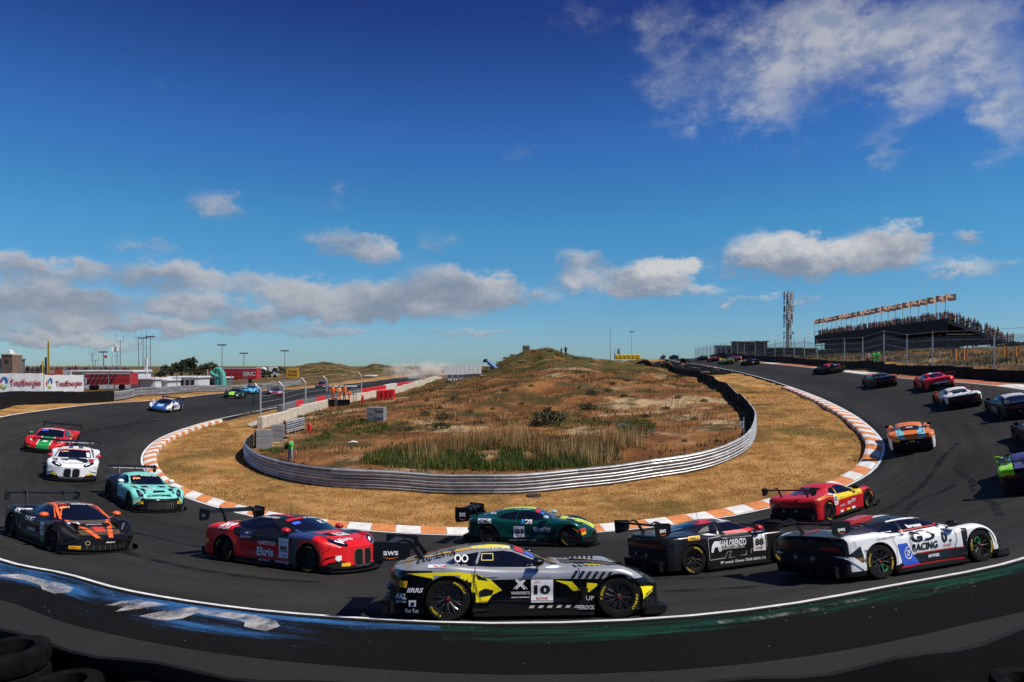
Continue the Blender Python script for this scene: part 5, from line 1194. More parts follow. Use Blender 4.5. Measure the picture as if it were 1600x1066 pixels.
# --- black car 88
P13 = paint('black_red_paint', (.012, .012, .013), [], rough=.28)
c = car_std('r8', P13, 'black race car with red flashes and number 88 seen from behind', rear='wide', mir=M_RED, plate_size=(.40,.30))
c.number('S', '88', .64, .55, .34, .38); c.text('S', 'SANLORENZO', -.15, .62, .80, .17, M_W, 0, .03); c.text('S', 'LAVORAZIONI LAMIERE  S.p.A.', -.2, .50, .80, .06, M_W); c.poly('S', [(-.82,.46),(-.78,.62),(-.70,.70),(-.58,.70),(-.50,.62),(-.48,.46),(-.56,.44),(-.60,.56),(-.70,.56),(-.76,.44)], M_W, 'sponsor_logo', 2)
c.poly('S', [(-.28,.88),(.55,.90),(.62,.98),(.80,.96),(.78,.86),(.55,.83),(-.20,.82)], v(.62,.02,.03), 'livery_panel', 1); c.poly('S', [(.95,.82),(1.15,.86),(1.3,.90),(1.1,.82)], v(.6,.02,.03)); c.rect('S', -1.28, .83, .34, .085, M_PIR, 'sponsor_panel', 2, .02); c.text('S', 'PIRELLI', -1.28, .83, .28, .05, M_K, .15, .02)
c.text('S', 'FFP  aurotech  Chromos  ITALIA LUBOIL CO.', .12, .185, 1.35, .06, M_W, .1, .02)
LN = v(.35,.35,.36)
c.line('S', [(-.88,.30),(-.88,.78),(-.45,.80),(-.42,.74),(-.30,.74),(-.28,.80),(.45,.82)], .014, LN, 'pinstripe', 1); c.line('S', [(-.88,.28),(-.4,.28),(-.30,.42),(-.18,.42),(-.28,.28),(.25,.30),(.25,.40)], .014, LN, 'pinstripe', 1); c.line('S', [(.40,.32),(.40,.42),(.85,.45),(.85,.80),(.55,.80)], .014, LN, 'pinstripe', 1)
c.poly('T', [(-.55,-.02),(-.15,.02),(-.15,-.22),(-.35,-.22),(-.30,-.46),(-.62,-.46),(-.80,-.30),(-.55,-.26)], v(.6,.02,.03), 'roof_mark', 1); c.rect('T', .02, -.25, .16, .40, M_W, 'roof_mark', 1); c.poly('S', [(-.95,.90),(-.62,.92),(-.55,1.03),(-.70,1.0)], v(.16,.15,.14), 'quarter_window', 1); c.line('T', [(-1.5,-.25),(-1.15,-.32)], .03, LN, 'wiper', 3)
c.mirror_poly('B', [(.40,.30),(.84,.30),(.84,.36),(.40,.36)], M_TAIL, 'tail_light', 2); c.text('S', 'E. Pulcini  G. Rosi', .0, kz(1.165), .45, .03, M_W)
c.wheels_at((1082,897), (1220,878))

# --- white car 01
P14 = paint('white_black_paint', (.78, .78, .78), [(BK, [(0,0,1,.86),(0,-1,0,-.80),(-1,0,0,-.85)]), (BK, [(-1,0,0,.95),(0,0,1,.90)]), (BK, [(1,0,0,-1.0),(-1,0,0,-.95),(.28,0,-1,-.46)]), (BK, [(0,0,-1,-.22)]), (BK, [(-1,0,0,1.98)])], rough=.36)
c = car_std('wedge', P14, 'white and black race car with number 01 at the right of the pack', rear='slim', mir=M_BLK, plate_size=(.40,.22))
BL = v(.03,.09,.50)
c.poly('S', [(-.84,.62),(-.58,.62),(-.28,.16),(-.74,.16)], BL, 'livery_panel', 1)
c.line('S', [(-.56+.11*math.cos(t*.42), .42+.12*math.sin(t*.42)) for t in range(16)], .018, M_W, 'sponsor_logo', 3); c.text('S', 'ZF', -.56, .42, .12, .11, M_W, 0, .04)
c.poly('S', [(-.56,.80),(.84,.84),(.84,.38),(-.30,.38)], M_W, 'livery_panel', 0); c.text('S', 'GD', -.12, .70, .66, .20, M_K, 0, .045); c.text('S', 'RACING', -.10, .50, .66, .15, M_K, 0, .03); c.text('S', '01', .47, .62, .24, .22, M_K, 0, .04); c.text('S', 'ROWE', .48, .45, .18, .05, M_RED)
c.line('S', [(-.5,.835),(.45,.86),(.70,.92)], .02, v(*RD), 'pinstripe', 1); c.line('S', [(-.30,.365),(.86,.365)], .02, v(*RD), 'pinstripe', 1); c.line('S', [(-.80,.155),(.84,.145)], .035, v(.6,.02,.03), 'pinstripe', 3)
c.text('S', 'AW FITNESS', .1, .28, .30, .06, M_W, .2, .02); c.text('S', 'brose', -.05, .90, .38, .07, M_W, 0, .04); c.text('S', 'AU INDUSTRIES   COMET', -.95, .78, .8, .03, M_K); c.text('S', 'Y', -1.62, .55, .10, .14, M_K, 0, .04)
c.poly('S', [(.86,.80),(.99,.80),(.96,.40),(.90,.30)], M_K, 'fender_vent', 1); c.poly('S', [(-2.10,.52),(-1.92,.50),(-1.60,.24),(-1.72,.22)], M_W, 'livery_panel', 3); c.poly('S', [(-2.08,.50),(-1.75,.70),(-1.70,.40),(-1.78,.36)], M_K, 'rear_vent', 1); c.rect('S', -1.85, .44, .26, .07, v(.25,.1,.03), 'sponsor_panel', 2)
for k in range(4): x = -.95-.16*k; c.poly('T', [(x,-.36),(x+.09,-.36),(x+.09,.36),(x,.36)], M_MBLK, 'engine_louvre', 2)
c.poly('T', [(-.60,.05),(-.9,.12),(-1.75,.30),(-1.75,.44),(-.9,.40),(-.6,.30)], v(.6,.02,.03), 'roof_mark', 1); c.line('T', [(-.55,-.50),(-.1,-.53),(.14,-.53)], .05, M_W, 'roof_stripe', 2); c.poly('T', [(.10,-.50),(.62,-.60),(1.05,-.66),(1.05,-.60),(.62,-.54),(.10,-.44)], M_W, 'screen_banner', 3)
c.poly('T', [(-.5,.1),(.08,.1),(.08,-.1),(-.5,-.1)], M_W, 'roof_mark', 1)
m = MB(); m.prism([(-1.25,.95),(-.55,1.08),(-.42,1.15),(-.62,1.16),(-.95,1.10)], -.13, .13, 'xz'); m.build('roof_scoop', mat('scoop_red', (.5,.02,.02), .35, coat=.5), c.root)
ac = M_DRL; gr = mat('rim_green', (.02,.55,.12), .4)
c.wheels_at((1376,909), (1520,872), force=20, sc=(1.10, 1.04, 1.0))
for w in [o for o in c.root.children if o.name.startswith('wheel')]:
    m = MB(); 
    for a0, a1 in ((200, 215), (215, 260), (260, 275)):
        pass
    m.tube([(.06*math.cos(R(225)),-.128,.06*math.sin(R(225))), (.20*math.cos(R(215)),-.134,.20*math.sin(R(215))), (.205*math.cos(R(235)),-.134,.205*math.sin(R(235))), (.20*math.cos(R(255)),-.134,.20*math.sin(R(255))), (.06*math.cos(R(245)),-.128,.06*math.sin(R(245)))], .007, 5)
    m.build('rim_stripe', gr, w)

# --- red and yellow car 52
P15 = paint('red_yellow_paint', (.52, .012, .02), [((.80,.58,.02), [(1,0,0,-.65),(-1,0,0,-.95),(0,0,1,.60),(0,0,-1,-.93),(0,1,0,.6)])])
c = car_std('mid', P15, 'red race car with yellow doors on the right behind the black one', nose='ferrari', rear='pair', mir=M_BLK, plate_size=(.30,.22), logo=False)
c.number('S', '52', -.82, .66, .28, .38); c.text('S', 'Ray-Ban', .25, .42, .55, .17, M_W, .3, .02, rot=R(8)); c.text('S', 'AF CORSE', -.35, .38, .36, .07, M_W, .2); c.rect('S', -.45, .19, .22, .08, M_W, 'sponsor_panel', 2); c.rect('S', .0, .19, .22, .07, v(.7,.65,.02), 'sponsor_panel', 2); c.rect('S', .35, .19, .22, .08, M_W, 'sponsor_panel', 2)
c.line('S', [(-1.9,.80),(-1.3,.86),(-.9,.80)], .06, v(.75,.4,.02), 'pinstripe', 1); c.poly('T', [(.95,-.5),(2.0,-.3),(2.0,-.15),(.95,-.35)], v(.8,.58,.02), 'bonnet_stripe', 1); c.mirror_poly('T', [(-1.5,.05),(-1.45,.36),(-.75,.42),(-.75,.05)], M_GLASS, 'engine_window', 2)
c.wheels_at((1295,813), (1352,794.5))

# --- right-hand runners going away
P16 = paint('orange_blue_paint', (.75, .19, .03), [((.25,.55,.62), [(0,1,0,.30),(0,-1,0,-.62),(-1,0,0,.7)]), (BK, [(0,0,-1,-.62),(-1,0,0,1.5)]), ((.7,.7,.7), [(0,1,0,.86),(-1,0,0,.6),(0,0,-1,-.7)])])
c = car_std('mid', P16, 'orange race car with pale blue tail driving directly away near the right kerb', rear='slim', mir=M_BLK, plate_size=(.30,.22), logo=False)
c.rect('B', .62, .58, .22, .09, M_PIR, 'sponsor_panel', 3); c.rect('B', 0, .52, .24, .05, v(.6,.5,.05), 'sponsor_panel', 3); c.rect('T', -1.0, 0, .14, .30, M_W, 'number_board', 3)
c.end_at(1427, 708, 63, -1)
P17 = paint('white_red_paint', (.70, .68, .66), [((.60,.10,.03), [(1,0,0,.2),(0,0,1,.3),(0,1,0,.5)]), (BK, [(0,0,-1,-.42)]), (BK, [(-1,0,0,1.95),(0,0,-1,-.80)])])
c = car_std('mid', P17, 'white race car with red front pillars going away on the right', nose='ferrari', rear='wide', mir=v(.6,.1,.03), plate_size=(.30,.22), logo=False); c.mirror_poly('T', [(-1.5,.05),(-1.45,.36),(-.75,.42),(-.75,.05)], M_GLASS, 'engine_window', 2); c.text('S', 'RACING', -.2, .45, .7, .14, v(.5,.1,.05))
c.wheels_at((1483,639.5), (1463.5,630.5), 'L')
P18 = paint('red_white_paint', (.60, .012, .02), [((.72,.72,.72), [(-1,0,0,2.0),(0,0,-1,-.62)])])
c = car_std('rear', P18, 'bright red race car going away beside the outer orange kerb', rear='slim', mir=v(*RD), plate_size=(.34,.26), logo=False); c.text('S', 'RUTRONIK', .05, .50, .95, .14, M_W, .1, .02); c.poly('T', [(-.7,-.3),(.0,-.3),(.0,.3),(-.7,.3)], v(.03,.05,.2), 'roof_mark', 1); c.poly('T', [(-.6,.05),(-.1,.05),(-.1,.28),(-.6,.28)], M_W, 'roof_mark', 2)
c.wheels_at((1453,612), (1430,606.5), 'L')
P19 = paint('black_plain_paint', (.012, .013, .015), [((.25,.08,.03), [(-1,0,0,2.0),(0,0,-1,-.6)])])
c = car_std('vantage', P19, 'all black race car going away left of the bright red one', rear='slim', mir=M_BLK, logo=False); c.text('S', 'GREYSTONE', 0, .5, .8, .12, v(.1,.4,.15)); c.wheels_at((1370,607.5), (1349,603.5), 'L')
P20 = paint('black_red_top_paint', (.014, .014, .016), [((.6,.02,.02), [(-1,0,0,-.15),(0,0,1,.93)]), ((.1,.5,.08), [(-1,0,0,1.5),(0,0,1,.56),(0,0,-1,-.62)])])
c = car_std('r8', P20, 'black race car with red roof and engine cover near the outer kerb', mir=M_BLK, logo=False); c.end_at(1313, 582.2, 101, -1)
P21 = paint('grey_white_paint', (.018, .019, .022), [((.50,.52,.54), [(0,0,1,1.0),(0,-1,0,-.5)]), ((.10,.10,.11), [(1,0,0,-.9),(-1,0,0,-.7),(0,0,-1,-.5)])])
c = car_std('r8', P21, 'dark grey race car with white roof at the right edge', mir=M_BLK, logo=False); c.text('S', 'R8', -.1, .45, .6, .25, M_W); c.wheels_at((1569,654.5), (1547,644.5), 'L')
P22 = paint('black_edge_paint', (.012, .012, .012)); c = car_std('wedge', P22, 'black race car cut off by the right edge above the neon one', mir=M_BLK, logo=False); c.wheels_at((1616,699), (1596,689), 'L')
P23 = paint('neon_paint', (.006, .006, .007), [((.30,.68,.02), [(0,0,1,.66),(0,1,0,.55),(-1,0,0,-.2)]), ((.30,.68,.02), [(0,0,1,.80),(1,0,0,.8)]), ((.05,.04,.16), [(0,0,1,.88),(0,-1,0,-.5)])])
c = car_std('wedge', P23, 'neon green and black race car cut off by the right edge', rear='slim', mir=v(.30,.68,.02), plate=vinyl((.30,.62,.03)), plate_size=(.36,.26), logo=False); c.end_at(1624, 770, 56, -1)
P24 = paint('acid_yellow_paint', (.50, .58, .05), [(BK, [(0,0,-1,-.4)]), ((.1,.12,.02), [(1,0,0,.2),(0,0,-1,-.7)])])
c = car_std('r8', P24, 'acid yellow race car in the distant group on the right', mir=M_BLK, detail=False, logo=False); c.end_at(1141, 569.3, 95, -1)
P25 = paint('black_orange_paint', (.012, .012, .014), [((.35,.06,.02), [(-1,0,0,1.7),(0,0,-1,-.55)])])
c = car_std('vantage', P25, 'black race car beside the acid yellow one in the distance', mir=M_BLK, detail=False, logo=False); c.rect('B', .45, .55, .4, .2, M_W, 'rear_panel', 3); c.end_at(1181, 570.3, 97, -1)
for (px, py, yaw, arc, col, lab) in ((1152, 564.8, 88, 'saloon', (.60, .55, .54), 'white and red race car just ahead of the acid yellow one'), (1119, 565.0, 90, 'mid', (.45, .03, .02), 'small red race car in the distant group on the right'),
                                     (1101, 563.0, 90, 'r8', (.02, .02, .03), 'small black race car in the distant group on the right'), (1056, 561.0, 93, 'rear', (.02, .02, .022), 'larger black race car on the crest of the far hill'), (1040, 560.8, 93, 'vantage', (.05, .05, .06), 'smallest grey race car farthest away on the crest')):
    c = car_std(arc, paint('far_paint_%d' % px, col, [(RD, [(0,0,1,.9)])] if col[0] > .3 else []), lab, mir=M_BLK, detail=False, logo=False)
    c.end_at(px, py, yaw, -1)
# ---------------------------------------------------------------- barriers, walls, fences
M_GALV = mat('galvanised_steel', (.52, .52, .52), .40, metal=.55, noise=.18, nscale=5); M_GALVD = mat('dull_steel', (.22, .22, .22), .55, metal=.6, noise=.2, nscale=6)
M_CONC = mat('cream_concrete', (.52, .46, .36), .85, noise=.18, nscale=2.0, bump=.2); M_GREY = mat('grey_concrete', (.21, .21, .21), .85, noise=.15, nscale=2.5, bump=.2)
M_TRED = mat('red_plastic', (.50, .012, .015), .45, noise=.1, nscale=2); M_TWHT = mat('white_plastic', (.55, .54, .52), .5, noise=.15, nscale=2); M_TGRY = mat('grey_plastic', (.12, .12, .125), .55, noise=.15, nscale=2)
M_TBLK = mat('black_rubber_belt', (.0065, .0065, .007), .75, noise=.3, nscale=1.5, bump=.15, bscale=6, spec=.15)
M_RAILS = [mat('galvanised_%d' % k, (g, g, g*.99), r, metal=.55, noise=.25, nscale=2.0) for k, (g, r) in enumerate(((.52,.40),(.44,.46),(.58,.36),(.36,.52)))]
M_RBACK = mat('rail_back_shade_rust', (.045, .04, .036), .8, metal=.2, noise=.3, nscale=3, spec=.2)  # dark colour paints in the shade behind the rail; also rusty posts
WP = [(-.02,0),(-.02,.03),(.085,.062),(.095,.09),(.085,.118),(-.02,.148),(-.02,.162),(.085,.192),(.095,.22),(.085,.248),(-.02,.28),(-.02,.31)]
def guard_rail(curve, label, nb=3, z0=.04, flip=1, seg=4.0, group=None, post_step=2.0, mt=None):
    L_ = plen(curve); n = max(2, int(L_/1.0)); c = resample(curve, n+1); root = thing('guard_rail', label, 'guard rail', group=group)
    nrm = []
    for i in range(n+1):
        t = (c[min(i+1, n)]-c[max(i-1, 0)]); t.z = 0; t.normalize(); nrm.append(Vector((t.y, -t.x, 0))*flip)
    k = int(seg)
    for b in range(nb):
        for i in range(0, n, k):
            j = min(n, i+k); m = MB()
            rw = [[c[q]+nrm[q]*(.06+u)+Vector((0, 0, z0+b*.315+h)) for u, h in WP] for q in range(i, j+1)]
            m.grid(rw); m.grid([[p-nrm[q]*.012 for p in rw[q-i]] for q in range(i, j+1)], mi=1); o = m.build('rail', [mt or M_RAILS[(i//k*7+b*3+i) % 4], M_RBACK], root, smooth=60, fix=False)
            m = MB(); p = c[j]+nrm[j]*.155+Vector((0, 0, z0+b*.315+.155)); m.box(p-nrm[j]*.028, (.02, .07, .20), math.atan2(nrm[j].y, nrm[j].x)); m.build('splice_plate', M_RAILS[1], root)
    st = max(1, int(post_step))
    for i in range(0, n+1, st):
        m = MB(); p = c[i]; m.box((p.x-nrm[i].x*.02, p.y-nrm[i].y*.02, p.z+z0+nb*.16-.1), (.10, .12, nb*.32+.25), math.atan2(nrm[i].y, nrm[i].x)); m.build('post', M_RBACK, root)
    return root
def gpt(p, dz=0): return Vector((p.x, p.y, gz(p.x, p.y)+dz))
guard_rail([gpt(p) for p in RAIL], 'long silver guard rail of three stacked beams curving round the infield', nb=3, z0=.0)

# concrete wall along the left straight, block by block, with the debris fence on it
wall_c = resample(crom([at(*p) for p in WALL_PX], 8), 60)
wl = plen(wall_c); wall = thing('concrete_wall', 'long cream concrete wall of butted blocks beside the left straight', 'wall')
nblk = 42; wc = resample(wall_c, nblk+1)
for i in range(nblk):
    a, b = gpt(wc[i]), gpt(wc[i+1]); d = b-a; L_ = math.hypot(d.x, d.y)-.03; m = MB(); mid = (a+b)/2
    m.bbox((mid.x, mid.y, mid.z+.40), (L_, .42, 1.05+.03*math.sin(i*7)), .03, math.atan2(d.y, d.x)); m.build('wall_block', M_CONC, wall)
def fence_post(m, p, h, lean, r=.045, rz=0):
    m.tube([p, p+Vector((0, 0, h-.45)), p+Vector((lean[0]*.45, lean[1]*.45, h))], r, 6)
def fence(points, h, lean, label, wires=4, r=.045, mt=M_GALVD, group=None, mesh=None, wr=.012):
    root = thing('catch_fence', label, 'fence', group=group)
    for p in points: m = MB(); fence_post(m, p, h, lean, r); m.build('post', mt, root)
    for k in range(wires):
        z = h*(.22+.78*k/(wires-1)) if wires > 1 else h; m = MB(); l = max(0, (z-(h-.45))); m.tube([p+Vector((lean[0]*l, lean[1]*l, z)) for p in points], wr, 4); m.build('wire', mt, root)
    if mesh:
        for i in range(len(points)-1):
            a, b = points[i], points[i+1]; m = MB(); m.add([a+Vector((0,0,.25)), b+Vector((0,0,.25)), b+Vector((0,0,h-.45)), a+Vector((0,0,h-.45))], [(0,1,2,3)]); m.build('mesh_panel', mesh, root)
    return root
def mesh_mat(name, col, a):
    m = mat(name, col, .6, metal=.4); b = m.node_tree.nodes['Principled BSDF']; nt = m.node_tree; L = nt.links
    tc = nt.nodes.new('ShaderNodeTexCoord'); w = []
    for k, (x, z) in enumerate(((1, 1), (1, -1))):
        d = nt.nodes.new('ShaderNodeVectorMath'); d.operation = 'DOT_PRODUCT'; L.new(tc.outputs['Object'], d.inputs[0]); d.inputs[1].default_value = (x*9, x*9, z*13)
        f = nt.nodes.new('ShaderNodeMath'); f.operation = 'FRACT'; L.new(d.outputs['Value'], f.inputs[0])
        g = nt.nodes.new('ShaderNodeMath'); g.operation = 'LESS_THAN'; L.new(f.outputs[0], g.inputs[0]); g.inputs[1].default_value = a; w.append(g.outputs[0])
    mx = nt.nodes.new('ShaderNodeMath'); mx.operation = 'MAXIMUM'; L.new(w[0], mx.inputs[0]); L.new(w[1], mx.inputs[1]); L.new(mx.outputs[0], b.inputs['Alpha']); return m
M_MESH = mesh_mat('chain_mesh', (.20, .20, .20), .14)
fpts = [at(px, py, d)+Vector((-.1, 0, 0)) for px, py, d in ((409,660,56),(445,648,64),(479,637,73),(512,628,81),(566,616,90))]
fpts = [gpt(p, .9) for p in fpts]
fence(fpts, 2.6, (-.9, -.3), 'wire debris fence on the cream concrete wall at the left', 5, .075, M_GALV)

# plastic barrier blocks between the wall and the straight
bar_c = crom([at(437,645,74), at(470,635,84), at(520,622,97), at(580,611,115), at(640,601,140), at(692,592.5,175)], 8)
nb_ = 58; bc = resample(bar_c, nb_+1)
for i in range(nb_):
    a, b = gpt(bc[i]), gpt(bc[i+1]); d = b-a; mid = (a+b)/2; red = (i in (4,5,9,10) or (i > 17 and (i//4) % 3 != 1)); wht = (not red) and i > 24
    m = MB(); L_ = math.hypot(d.x, d.y)-.05; rz = math.atan2(d.y, d.x); zc = mid.z+.36
    m.bbox((mid.x, mid.y, zc), (L_, .55, .82), .08, rz)
    for s in (-1, 1): m.box((mid.x+math.cos(rz)*s*L_*.22, mid.y+math.sin(rz)*s*L_*.22, zc+.1), (.10, .58, .4), rz)
    o = m.build('crash_barrier_block', M_TRED if red else (M_TWHT if wht else M_TGRY))
    tag(o, '%s plastic barrier block along the left straight, %s from the near end' % ('red' if red else 'white' if wht else 'grey', ordinal(i+1)), 'barrier', 'plastic barrier blocks along the left straight')
# gravel strip between grass and barrier
def px_sheet(name, pts, mt, dz=.05, nsub=6):
    m = MB(); top = crom([Vector((x, y, 0)) for x, y in pts[0]], nsub); bot = crom([Vector((x, y, 0)) for x, y in pts[1]], nsub); n = 40; top = resample(top, n); bot = resample(bot, n); rw = []
    for a, b in zip(top, bot):
        r = []
        for k in range(5):
            q = a.lerp(b, k/4); h = on_ground(q.x, q.y) or at(q.x, q.y, 70); r.append(h+Vector((0, 0, dz)))
        rw.append(r)
    m.grid(rw); return struct(m.build(name, mt, smooth='all', fix=False))
M_GRAV = mat('pale_gravel', (.42, .38, .31), .95, noise=.35, nscale=9, bump=.6, bscale=25)
px_sheet('gravel_strip', [[(385,664),(430,648),(480,633),(520,621.5),(560,613.5)], [(392,668),(440,652),(500,633),(530,625),(566,617)]], M_GRAV, .07)

# blocks and a short rail at the near end of the wall
def courses(name, px0, px1, py, d, n, ht, label, mt, depth=.6, rz=0, cols=1, group=None):
    p0, p1 = at(px0, py, d), at(px1, py, d); w = (p1-p0).length; g = gz((p0.x+p1.x)/2, d); root = thing(name, label, 'block stack', ((p0.x+p1.x)/2, d, g-.05), rz, group); h = ht/n
    for k in range(n):
        for c_ in range(cols): m = MB(); m.bbox((-w/2+w/cols*(c_+.5), .02*math.sin(k*3+c_), h*(k+.5)), (w/cols-.02, depth, h-.015), .025); m.build('block', mt, root)
    return root
courses('concrete_block_stack', 399, 424, 697, 46.5, 3, 1.28, 'grey concrete block stack where the curved rail ends', M_GREY, rz=R(28))
courses('concrete_block_stack', 424, 444, 690, 49.5, 3, 1.22, 'grey concrete block stack next to the short rail', M_GREY, rz=R(14))
p = on_ground(445, 680); q = on_ground(474, 672)
if p and q: guard_rail([gpt(p), gpt(p.lerp(q, .5)), gpt(q)], 'short straight silver rail behind the photographer', nb=3, z0=.1)
p = on_ground(588, 657); courses('concrete_block_stack', 574.5, 602.5, 657, p.y, 4, 20/F*p.y+.1, 'grey four course block stack on the infield slope', M_GREY, .9, R(-6), cols=2)
# red barrier blocks parked on the grass
p = on_ground(603, 625); sc_ = p.y/F
for k in range(6):
    col, row = k % 4, k//4; m = MB(); w = 6.8*sc_; m.bbox((0, 0, 8*sc_), (w*.94, 1.1, 16.5*sc_), .07); m.box((0, -.56, 8*sc_), (w*.5, .05, 10*sc_)); m.box((0, -.56, 3*sc_), (w*.8, .03, 2*sc_))
    o = m.build('barrier_block', M_TRED); x = at(592.5+col*6.9, 625, p.y).x; o.location = (x, p.y+row*1.25, gz(x, p.y)-.03); o.rotation_euler = (0, 0, R(4*math.sin(k))); tag(o, 'tall red block parked on the infield, %s from left, %s row' % (ordinal(col+1), 'back' if row else 'front'), 'barrier', 'red barrier blocks parked beyond the wall')
for (px, py, h, lab) in ((483.5,676,.75,'red fire extinguisher stand near the short silver rail'), (566.5,630,.9,'red fire extinguisher stand beside the marshal shelter')):
    p = on_ground(px, py); m = MB(); m.lathe([(.001,0),(.14,0),(.15,.06),(.15,h*.75),(.09,h*.9),(.04,h),(.001,h+.02)], axis='z', n=12); m.box((.0,-.16,h*.55),(.16,.03,.3)); o = m.build('fire_extinguisher', M_TRED, smooth=40); o.location = p; tag(o, lab, 'extinguisher')

# ---------------------------------------------------------------- people
def person(name, px, py, hpx, label, top, legs, skin=(.42,.24,.16), yaw=0, pose='stand', hat=None, d=None, group=None, zoff=0, hair=(.03,.02,.015), base=None):
    p = base if base is not None else (on_ground(px, py) if d is None else at(px, py, d)); H = hpx/F*p.y; s = H/1.75
    V = [(0,0,.95),(0,0,1.12),(0,.01,1.30),(0,0,1.45),(0,.02,1.55),(0,.03,1.68)]; E = [(0,1),(1,2),(2,3),(3,4),(4,5)]; Rr = [.15,.14,.16,.12,.06,.105]
    def chain(start, pts, rs):
        i = start
        for q, r in zip(pts, rs): V.append(q); Rr.append(r); E.append((i, len(V)-1)); i = len(V)-1
    st = .10 if pose != 'walk' else .22
    for sg in (-1, 1):
        f = sg*(.16 if pose == 'walk' else .02)
        chain(0, [(sg*.10,0,.90),(sg*.11,.03+f*.5,.50),(sg*.11,f,.08),(sg*.11,f+.12,.04)], [.10,.075,.055,.05])
        if pose == 'camera' : arm = [(sg*.20,0,1.42),(sg*.27,.14,1.20),(sg*.10,.32,1.50)]
        elif pose == 'rail': arm = [(sg*.20,0,1.42),(sg*.26,.10,1.15),(sg*.18,.36,1.10)]
        else: arm = [(sg*.20,0,1.42),(sg*.26,-.02,1.13),(sg*.25,.10,.88)]
        chain(3, arm, [.075,.055,.05])
    me = bpy.data.meshes.new('b'); me.from_pydata([Vector(q) for q in V], E, []); o = bpy.data.objects.new('b', me); COL.objects.link(o)
    md = o.modifiers.new('s', 'SKIN'); md.use_smooth_shade = True
    for i, sv in enumerate(me.skin_vertices[0].data): sv.radius = (Rr[i]*(1.25 if i < 3 else 1), Rr[i]); sv.use_root = (i == 0)
    o.modifiers.new('d', 'SUBSURF').levels = 1
    dg = bpy.context.evaluated_depsgraph_get(); em = bpy.data.meshes.new_from_object(o.evaluated_get(dg)); bpy.data.objects.remove(o)
    def cm(c, nm): return mat('cloth_%d_%d_%d' % tuple(int(x*99) for x in c), c, .85)
    em.materials.clear(); em.materials.append(cm(legs, 'l')); em.materials.append(cm(top, 't')); em.materials.append(mat('skin_%d' % int(skin[0]*99), skin, .6)); em.materials.append(mat('shoe', (.02,.02,.02), .6))
    for f in em.polygons:
        z = f.center.z; hand = (pose in ('camera',) and f.center.y > .24) or (pose == 'rail' and f.center.y > .30) or (pose in ('stand','walk') and abs(f.center.x) > .2 and z < .93)
        f.material_index = 2 if z > 1.50 or hand else (1 if z > .93 else (3 if z < .09 else 0))
    root = thing(name, label, 'person', p+Vector((0,0,zoff)), yaw, group); root.scale = (s*1.15, s*1.15, s); link('body', em, root)
    m = MB(); rw = []
    for k in range(5):
        a = k/4*math.pi/2; rw.append([(.112*math.cos(a)*math.cos(t*math.pi/5), .02+.118*math.cos(a)*math.sin(t*math.pi/5), 1.70+.115*math.sin(a)) for t in range(10)])
    m.grid(rw, close=True); m.build('cap' if hat else 'hair', cm(hat or hair, 'h'), root, smooth=True)
    m = MB(); m.box((0, .145, 1.665), (.03, .03, .04)); m.box((-.045, .13, 1.69), (.025, .012, .014)); m.box((.045, .13, 1.69), (.025, .012, .014)); m.build('face_features', mat('skin_dark', (.25,.13,.09), .6), root)
    return root
ph = person('person', 454, 721, 37, 'person in a green vest raising a camera behind the curved rail', (.10,.55,.10), (.28,.28,.30), yaw=R(150), pose='camera', hat=(.6,.06,.03))
m = MB(); m.box((0, .36, 1.55), (.16, .10, .12)); m.tube([(0, .40, 1.55), (0, .62, 1.55)], .05, 10); o = m.build('camera', M_BLK); o.parent = None; o.matrix_world = Matrix.Translation(ph.location) @ Matrix.Rotation(R(150), 4, 'Z') @ Matrix.Scale(ph.scale[0], 4); tag(o, 'black camera with long lens held by the person in green', 'camera')
m = MB(); m.bbox((.32, .05, .95), (.16, .30, .34), .04); o = m.build('shoulder_bag', mat('bag', (.02,.02,.02), .8)); o.matrix_world = Matrix.Translation(ph.location) @ Matrix.Rotation(R(150), 4, 'Z') @ Matrix.Scale(ph.scale[0], 4); tag(o, 'black shoulder bag at the hip of the photographer', 'bag')
person('person', 877, 556.5, 13.5, 'person in dark clothes on the dune top, left of the pair', (.015,.015,.02), (.02,.02,.025), yaw=R(-90), pose='camera')
person('person', 884, 556.5, 15.5, 'person in dark clothes on the dune top, right of the pair', (.02,.03,.05), (.02,.02,.03), yaw=R(160), pose='camera')
# marshal shelter
ms = on_ground(533, 634); D = ms.y; sc_ = D/F
sh = thing('marshal_shelter', 'open marshal shelter with white canopy and black front panels beside the wall', 'shelter', (at(533,633,D).x, D, ms.z))
m = MB(); m.bbox((0, .9, 30*sc_), (40*sc_, 1.6, .10), .03); m.build('canopy', M_TWHT, sh)
for sx in (-1, 1):
    for sy in (-1, 1): m = MB(); m.tube([(sx*18.5*sc_, .9+sy*.7, -.2), (sx*18.5*sc_, .9+sy*.7, 30*sc_-.05)], .04, 6); m.build('post', M_GALVD, sh)
for k, (cx, w) in enumerate(((-11, 10), (8, 19))): m = MB(); m.box((cx*sc_, -1.15, 5*sc_), (w*sc_, .08, 11*sc_)); m.build('front_panel', M_TBLK, sh)
for k, px in enumerate((522.5, 532.5, 541, 548)):
    person('person', px, 622, (23, 22, 23, 16)[k], ('person in orange overalls at the left of the marshal shelter', 'person in pale orange vest in the middle of the shelter', 'person in orange vest right of the middle of the shelter', 'seated height person in orange at the right of the shelter')[k],
           ((.85,.16,.02), (.75,.32,.12), (.85,.16,.02), (.85,.18,.02))[k], (.8,.16,.02), yaw=R((170, 200, 150, 190)[k]), pose='rail', base=Vector((at(px,622,D).x, D-.75, ms.z+(20*sc_-1.75*.0)-20*sc_*.55)))

